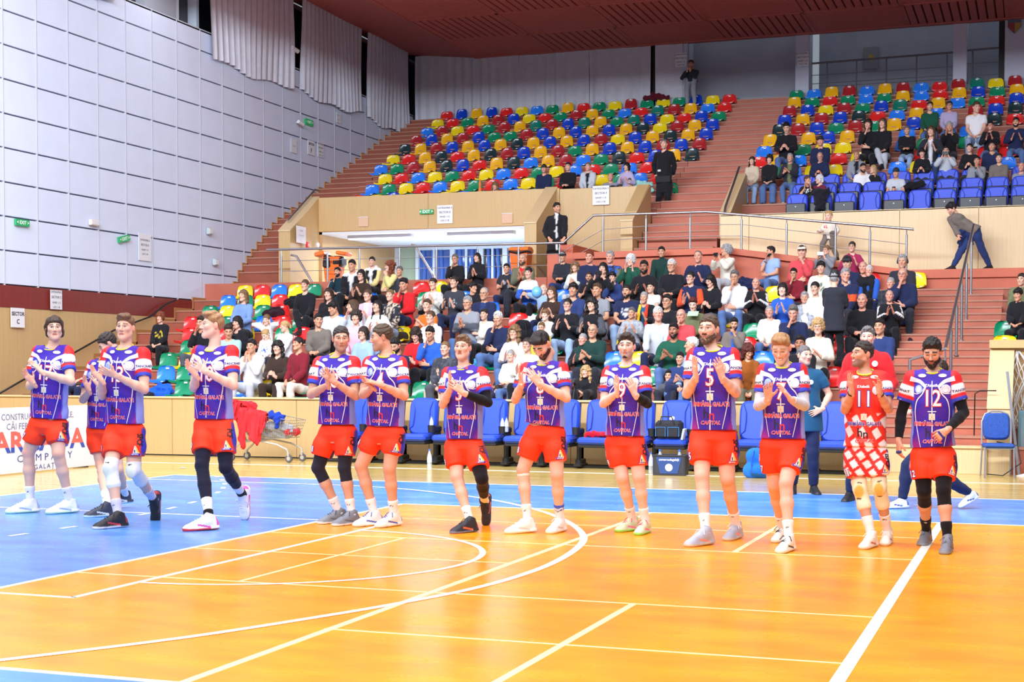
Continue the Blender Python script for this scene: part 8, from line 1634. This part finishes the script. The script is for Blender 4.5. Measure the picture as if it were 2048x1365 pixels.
cloth_blob('checked_bag', 'black and white checked bag on a blue tip-up seat', [((-.12, -.12, .5), (.12, -.12, .5), .07, .07)], (214, 214, 220), .016, 35, .01, cat='bag', loc=(atY(1697, 373, 35.0).x, 35.1, 5.04))
o = atY(1932, 476, 32.75); cloth_blob('navy_jacket', 'navy jacket carried under the arm of the youth bending forward', [((-.1, 0, .12), (.12, 0, .06), .07, .07), ((-.12, 0, .05), (-.08, -.03, -.28), .06, .05), ((.08, 0, .0), (.12, 0, -.12), .06, .05)], (32, 44, 92), .014, 51, .016, fr=50, loc=tuple(o))
# handbag with loop handles
h_ = thing('handbag', 'dark brown handbag with loop handles on a yellow seat', 'bag', (atY(803, 664, 28.4).x, 28.3, 2.0 + .13)); F = Fld(.012); F.rc((-.10, 0, .10), (.10, 0, .10), .10, .10, 0, flat=((0, 1, 0), .6)); F.post.append(cut_plane((0, 0, .2), (0, 0, 1))); V, a, b = F.run(.02); link('bag_body', np_mesh('bag_body', [(V, a, b, (50, 38, 34))], M_cloth), h_)
for s_ in (-.03, .03): MB().tube([(-.09 + .18 * i / 8, s_, .17 + .12 * math.sin(math.pi * i / 8)) for i in range(9)], .006, 6).build('handle', mat('bag_brown', (50, 38, 34)), h_)
# rucksack on the yellow seat
def rucksack(label, loc, col, rz=0, strap=(20, 20, 24), s=1.0):
    t = thing('rucksack', label, 'bag', loc, rz); F = Fld(.012 * s); F.rc((-.09 * s, 0, .10 * s), (.09 * s, 0, .10 * s), .12 * s, .12 * s, 0, flat=((0, 1, 0), .75)); F.rc((-.06 * s, 0, .30 * s), (.06 * s, 0, .30 * s), .11 * s, .11 * s, .05, flat=((0, 1, 0), .7)); F.rc((-.07 * s, -.09 * s, .12 * s), (.07 * s, -.09 * s, .12 * s), .07 * s, .07 * s, .015, flat=((0, 1, 0), .6))
    V, a, b = F.run(.02, (.005, 25, 3)); link('bag_body', np_mesh('bag_body', [(V, a, b, col)], M_cloth), t)
    for q in (-1, 1): MB().tube([(q * .07 * s, -.06 * s, .38 * s), (q * .10 * s, -.13 * s, .30 * s), (q * .11 * s, -.12 * s, .10 * s)], .010 * s, 6).build('strap', mat('strap_%d' % strap[0], strap), t)
    MB().tube([(-.03 * s, 0, .40 * s), (0, 0, .44 * s), (.03 * s, 0, .40 * s)], .007, 6).build('grab_loop', mat('strap_%d' % strap[0], strap), t); return t
rucksack('black rucksack standing on a yellow seat under the blue and white sweater', (atY(1048, 612, 28.4).x, 28.35, 2.09 + .05), (26, 28, 34))
p_ = atZ(1513, 958); rucksack('bright blue rucksack on the floor in front of the bench', (p_.x, p_.y + .15, 0), (36, 112, 226), .3, (24, 84, 190), 1.05)
# balloon
o = Vector(atY(1074, 585, 28.3)); bl = thing('balloon', 'light blue balloon held in front of the small child', 'balloon', o); F = Fld(.009); F.el((0, 0, 0), (.108, .108, .118), 0); F.rc((0, 0, -.10), (0, 0, -.125), .02, .006, .02); V, a, b = F.run(.02); link('balloon_skin', np_mesh('balloon_skin', [(V, a, b, (112, 182, 236))], colmat('balloon_rubber', .18, .6)), bl); MB().tube([(0, 0, -.12), (.01, .02, -.22), (0, .04, -.34)], .0025, 4).build('string', M_white, bl)
o = Vector(atY(960, 371, 36.2)); MB().lathe([(.05, 0), (.055, .02), (.035, .10), (.03, .14), (.045, .17), (.02, .30), (.004, .34)], 12, M=T(o.x, o.y, o.z - .17)).build('orange_toy', mat('toy_orange', (240, 120, 40), .5), label='small orange pointed toy on the upper parapet seat', cat='toy', smooth=True)
# scarf of the bearded man, paper of the red-haired woman, phone of the woman filming
if '1288' in PEOPLE_AT:
    _, J_, b_ = PEOPLE_AT['1288']; up_, rt_, fw_ = frame_of(J_); b_ = A(b_)
    for s_ in (-1, 1): cloth_blob('football_scarf', 'red and yellow scarf end hanging %s the bearded man\'s chest' % ('on the left of' if s_ < 0 else 'on the right of'), [(J_['neck'] + rt_ * s_ * .07 + fw_ * .06, J_['neck'] + rt_ * s_ * .075 - up_ * .16 + fw_ * .17, .03, .028), (J_['neck'] + rt_ * s_ * .075 - up_ * .16 + fw_ * .17, J_['neck'] + rt_ * s_ * .08 - up_ * .42 + fw_ * .20, .028, .03)], (220, 60, 40) if s_ > 0 else (232, 190, 50), .010, 41, .004, cat='scarf', loc=tuple(b_))
if '1206' in PEOPLE_AT:
    _, J_, b_ = PEOPLE_AT['1206']; c = Vector(b_) + Vector((J_['wra'] + J_['wrb']) / 2) + Vector((0, -.06, .10)); link('phone', phone_m, None, c, (0, math.pi / 2, 0), label='black phone raised by the woman in black in the crowd', cat='phone')
o = Vector(atY(1386, 628, 27.3)); MB().bbox(-.10, .10, -.07, .07, 0, .006, .002, M=T(*o) @ RX(.7)).build('green_paper', mat('pale_green_paper', (170, 226, 170), .7), label='pale green paper in the lap of the red-haired woman', cat='paper')
# video camera on tripod
o = Vector(atY(1150, 765, 24.2)); t = thing('video_camera', 'video camera on a tripod in front of the black turtleneck woman', 'camera', (o.x, 24.2, .70)); hz = o.z - .70
MB().bbox(-.04, .04, -.09, .09, hz - .02, hz + .06, .01).lathe([(.03, 0), (.034, .05)], 12, M=T(0, -.09, hz + .02) @ RX(math.pi / 2)).build('camera_body', M_dark, t); MB().bbox(-.02, .02, -.02, .02, hz - .10, hz - .02, .005).build('tripod_head', M_black, t)
for a_ in (0.3, 2.4, 4.5): MB().tube([(0, 0, hz - .08), (.18 * math.cos(a_), .16 * math.sin(a_), 0)], .012, 6).build('tripod_leg', M_black, t)
# bottles
def bottle(label, loc, h=.24, r=.032):
    t = thing('water_bottle', label, 'bottle', loc, 0, 'plastic water bottles by the bench'); MG = mat('clear_plastic', (226, 234, 244), .05, spec=.8, alpha=.45)
    MB().lathe([(r * .9, 0), (r, .012), (r, h * .28), (r * .93, h * .31), (r, h * .34), (r, h * .62), (r * .8, h * .72), (r * .42, h * .85), (r * .38, h * .93)], 14).build('bottle_body', MG, t, True); MB().lathe([(r * .45, h * .92), (r * .45, h)], 12).build('bottle_cap', mat('cap_blue', (60, 110, 200), .4), t); MB().lathe([(r * 1.01, h * .36), (r * 1.01, h * .58)], 14).build('bottle_label', mat('bottle_label', (206, 220, 240), .5), t); return t
def seat_cup(px_):
    k = min(range(len(bench_x)), key=lambda k: abs(atY(px_, 850, 22.2).x - (bench_x[k] + .30))); return (bench_x[k] + .30, 22.20, .56)
for px_, lb in ((818, 'water bottle in the cup holder right of player number 4'), (876, 'water bottle in the cup holder left of player number 3'), (1008, 'left bottle in the holder between players 3 and 8'), (1690, 'grey bottle in the cup holder beside player number 11')): bottle(lb, seat_cup(px_))
c_ = seat_cup(1008); bottle('right bottle in the holder between players 3 and 8', (c_[0] + .07, c_[1], .56))
for px_, py_, lb in ((859, 940, 'tall water bottle standing on the floor in front of the bench, left of player 3'), (1302, 948, 'tall water bottle standing on the floor left of the black crate')):
    p_ = atZ(px_, py_); bottle(lb, (p_.x, p_.y, 0), .32, .038)
# crate with the club panel
p_ = atZ(1337, 952); CX, CY = p_.x, p_.y; t = thing('bottle_crate', 'black crate with a dark blue club panel and a round badge, on the floor', 'crate', (CX, CY + .14, 0), .04)
MB().bbox(-.24, .24, -.14, .14, 0, .03, .005).bbox(-.24, -.225, -.14, .14, .03, .30, .004).bbox(.225, .24, -.14, .14, .03, .30, .004).bbox(-.225, .225, -.14, -.125, .03, .30, .004).bbox(-.225, .225, .125, .14, .03, .30, .004).bbox(-.25, .25, -.15, -.125, .285, .305, .004).bbox(-.25, .25, .125, .15, .285, .305, .004).build('crate_shell', M_dark, t)
pn = MB().prism([(-.19, .27), (.19, .27), (.13, .03), (-.13, .03)], -.147, -.141, 'y').build('club_panel', mat('club_blue', (44, 74, 136), .4), t)
Mt = frame((0, -.149, .235), (1, 0, 0), (0, 0, 1)); add_text(MB(), 'csmarcadagalați', .048, Mt, bold=.0006).build('lettering', M_lw, pn); MB().lathe([(.055, 0), (.055, .003)], 24, M=frame((0, -.147, .12), (1, 0, 0), (0, 0, 1))).lathe([(.040, .003), (.040, .005)], 24, 1, frame((0, -.147, .12), (1, 0, 0), (0, 0, 1))).build('round_badge', [M_lw, mat('badge_grey', (206, 212, 228))], pn)
for x_, y_ in ((-.17, .02), (.12, .04)): bottle('bottle standing in the %s corner of the black crate' % ('left' if x_ < 0 else 'right'), (CX + x_, CY + .14 + y_, .035), .34, .045)
# medical bag on the bench
bx_ = min(bench_x, key=lambda v: abs(v - atY(1350, 870, 22.2).x)); t = thing('medical_bag', 'black bag with light blue piping on a bench seat left of player number 5', 'bag', (bx_ - .02, 22.15, .51)); MB().bbox(-.20, .20, -.12, .12, 0, .27, .04).bbox(-.17, -.03, -.15, -.12, .02, .16, .015).bbox(.0, .17, -.15, -.12, .02, .16, .015).build('bag_body', mat('bag_black', (28, 30, 38), .7), t, True)
MB().tube([(-.18, -.155, .03), (-.18, -.155, .17), (-.03, -.155, .17), (-.03, -.155, .03)], .005, 5).tube([(.01, -.155, .03), (.01, -.155, .17), (.18, -.155, .17), (.18, -.155, .03)], .005, 5).build('piping', mat('piping_blue', (60, 140, 220)), t); MB().tube([(-.12, -.13, .22), (-.10, -.12, .33), (.06, -.12, .33), (.10, -.13, .22)], .010, 6).build('handle', M_black, t); MB().bbox(.20, .235, -.14, .02, .02, .20, .01, M=Matrix.Rotation(.2, 4, 'Y')).build('side_pocket', mat('pale_pocket', (190, 204, 226)), t)
MB().lathe([(.04, 0), (.045, .02), (.03, .05)], 12, M=T(bx_ + .02, 22.15, .79)).build('white_cup', M_white, label='small white cup on top of the black medical bag', cat='cup', smooth=True)
# banquet chair
p_ = atZ(1995, 955); t = thing('banquet_chair', 'blue padded banquet chair with a grey metal frame at the right edge', 'chair', (p_.x, 22.75, 0), math.radians(8)); Mf = mat('chair_grey_metal', (150, 156, 168), .35, metal=.5); Mcb = mat('chair_blue_fabric', (34, 76, 160), .8, var=.25, vscale=55)
MB().bbox(-.215, .215, -.22, .20, .43, .49, .025).build('seat', Mcb, t); cushion(.38, .40, .05, .015, M=T(0, .21, .53) @ RX(-.12)).build('backrest', Mcb, t, True)
MB().tube([(-.20, .19, .45)] + [(-.205 + .0 * i, .20 + .01 * i, .52 + .07 * i) for i in range(5)] + [(-.16, .26, .91), (-.06, .27, .95), (.06, .27, .95), (.16, .26, .91)] + [(.205, .24 - .01 * i, .80 - .07 * i) for i in range(5)] + [(.20, .19, .45)], .013, 8).build('back_frame', Mf, t, True)
for s_ in (-1, 1): MB().tube([(s_ * .20, -.19, .44), (s_ * .205, -.22, 0)], .012, 8).build('leg', Mf, t, True); MB().tube([(s_ * .20, .19, .46), (s_ * .21, .30, 0)], .012, 8).build('leg', Mf, t, True)
MB().tube([(-.2, -.18, .42), (.2, -.18, .42)], .01, 6).tube([(-.2, .18, .42), (.2, .18, .42)], .01, 6).build('seat_frame', Mf, t)
# right corner: cheek wall, cupboard, cables
MB().prism([(23.25, .0), (23.25, .98), (24.55, 1.9), (24.7, 1.9), (24.7, 0)], -.74, -.40, 'x').build('cheek_wall', M_plyl, stand); MB().prism([(23.23, .98), (24.55, 1.91), (24.55, 1.93), (23.23, 1.0)], -.75, -.39, 'x').build('sloping_cap', M_plyl, stand)
MB().bbox(-.76, 6, 24.4, 24.9, 1.9, 2.03, .006).build('top_rail', M_ply, stand); MB().box(-.40, 6, 24.5, 24.6, 0, 1.9).build('veneer_panel', M_plyd, stand)
t = thing('equipment_rack', 'glazed grey equipment cabinet at the right edge behind the chair', 'cabinet', (-.05, 23.75, 0)); MB().bbox(-.26, .30, -.2, .2, .02, .95, .01).build('cabinet_body', mat('rack_teal', (92, 128, 140), .4), t); MB().bbox(-.22, .26, -.215, -.2, .1, .85, .004).build('glass_door', mat('rack_glass', (110, 140, 150), .08, spec=.8), t)
for x_ in (-.2, -.06, .08, .22): MB().tube([(x_, -.1, .95), (x_ - .03, -.12, 1.0), (x_ + .05, -.1, 1.0)], .004, 4).build('wire', M_black, t)
rr_ = random.Random(5); mb = MB()
for k in range(9):
    x_ = -.36 + .05 * rr_.random(); pts = [(x_, 24.45, 1.85)]; z_ = 1.85
    while z_ > .15: z_ -= .16; pts.append((x_ + .09 * math.sin(z_ * 5 + k) + .04 * rr_.random(), 24.42 - .25 * (1.85 - z_) * .4 - .02 * k, z_))
    mb.tube(pts, .008, 5)
mb.build('cable_bundle', mat('cable_white', (206, 206, 204), .5), label='tangle of white cables hanging beside the sloping panel at the right edge', cat='cables', smooth=2)['kind'] = 'stuff'
MB().tube([(-.72, 23.0, .02), (-.5, 22.9, .012), (-.25, 22.9, .2), (-.3, 23.0, .45), (-.6, 23.05, .5)], .008, 6).build('cable', M_black, label='black cable looping behind the banquet chair', cat='cable', smooth=2)
MB().tube([(-.95, 23.9, .55), (-.93, 23.5, 1.2), (-.85, 23.4, 1.25), (-.62, 23.4, 1.25)], .009, 6).build('cable', M_black, label='thin black cable hanging over the right stair edge', cat='cable', smooth=2)
MB().bbox(-.02, .02, -.01, .01, 0, 1.55, .003, M=T(-.28, 23.2, .0) @ Matrix.Rotation(-.12, 4, 'Y')).build('metal_bar', Mf, label='grey metal bar leaning against the sloping panel behind the chair', cat='bar')
MB().lathe([(.16, 0), (.17, .015), (.05, .05), (.03, .06)], 20, M=T(-.15, 22.9, 0)).tube([(-.15, 22.9, .05), (-.13, 22.95, 1.2)], .012, 8, 1).build('mop_base', [mat('mop_white', (230, 230, 234)), mat('mop_purple', (120, 60, 130))], label='white round base with a thin purple pole at the right edge', cat='stand', smooth=True)
MB().tube([(x_, 23.0 + .02 * math.sin(x_ * 3), .012) for x_ in np.arange(-18.5, -2.6, .4)], .012, 5).build('cable', M_black, label='long black cable running along the foot of the barrier', cat='cable', smooth=2)
MB().tube([atX(0, 787, -19.15), atX(47, 760, -19.15), atX(152, 704, -19.15), atX(228, 661, -19.15), atX(300, 634, -19.15), atX(330, 610, -19.15), atX(352, 600, -19.15)], .02, 6).build('cable', M_black, label='dark cable climbing the edge of the floor stand at the left wall', cat='cable', smooth=2)
MB().tube([atY(1072, 434, 34.6), atY(1085, 428, 34.6), atY(1100, 427, 34.6), atY(1110, 432, 34.6)], .012, 5).build('cable', M_black, label='short dark cable end sticking out beside the man in the black coat', cat='cable', smooth=2)
MB().bbox(.30, .36, 22.9, 22.95, 0, .02, .004, M=T(-1.6, 0, 0)).build('yellow_tape', mat('tape_cream', (236, 232, 190)), floor)
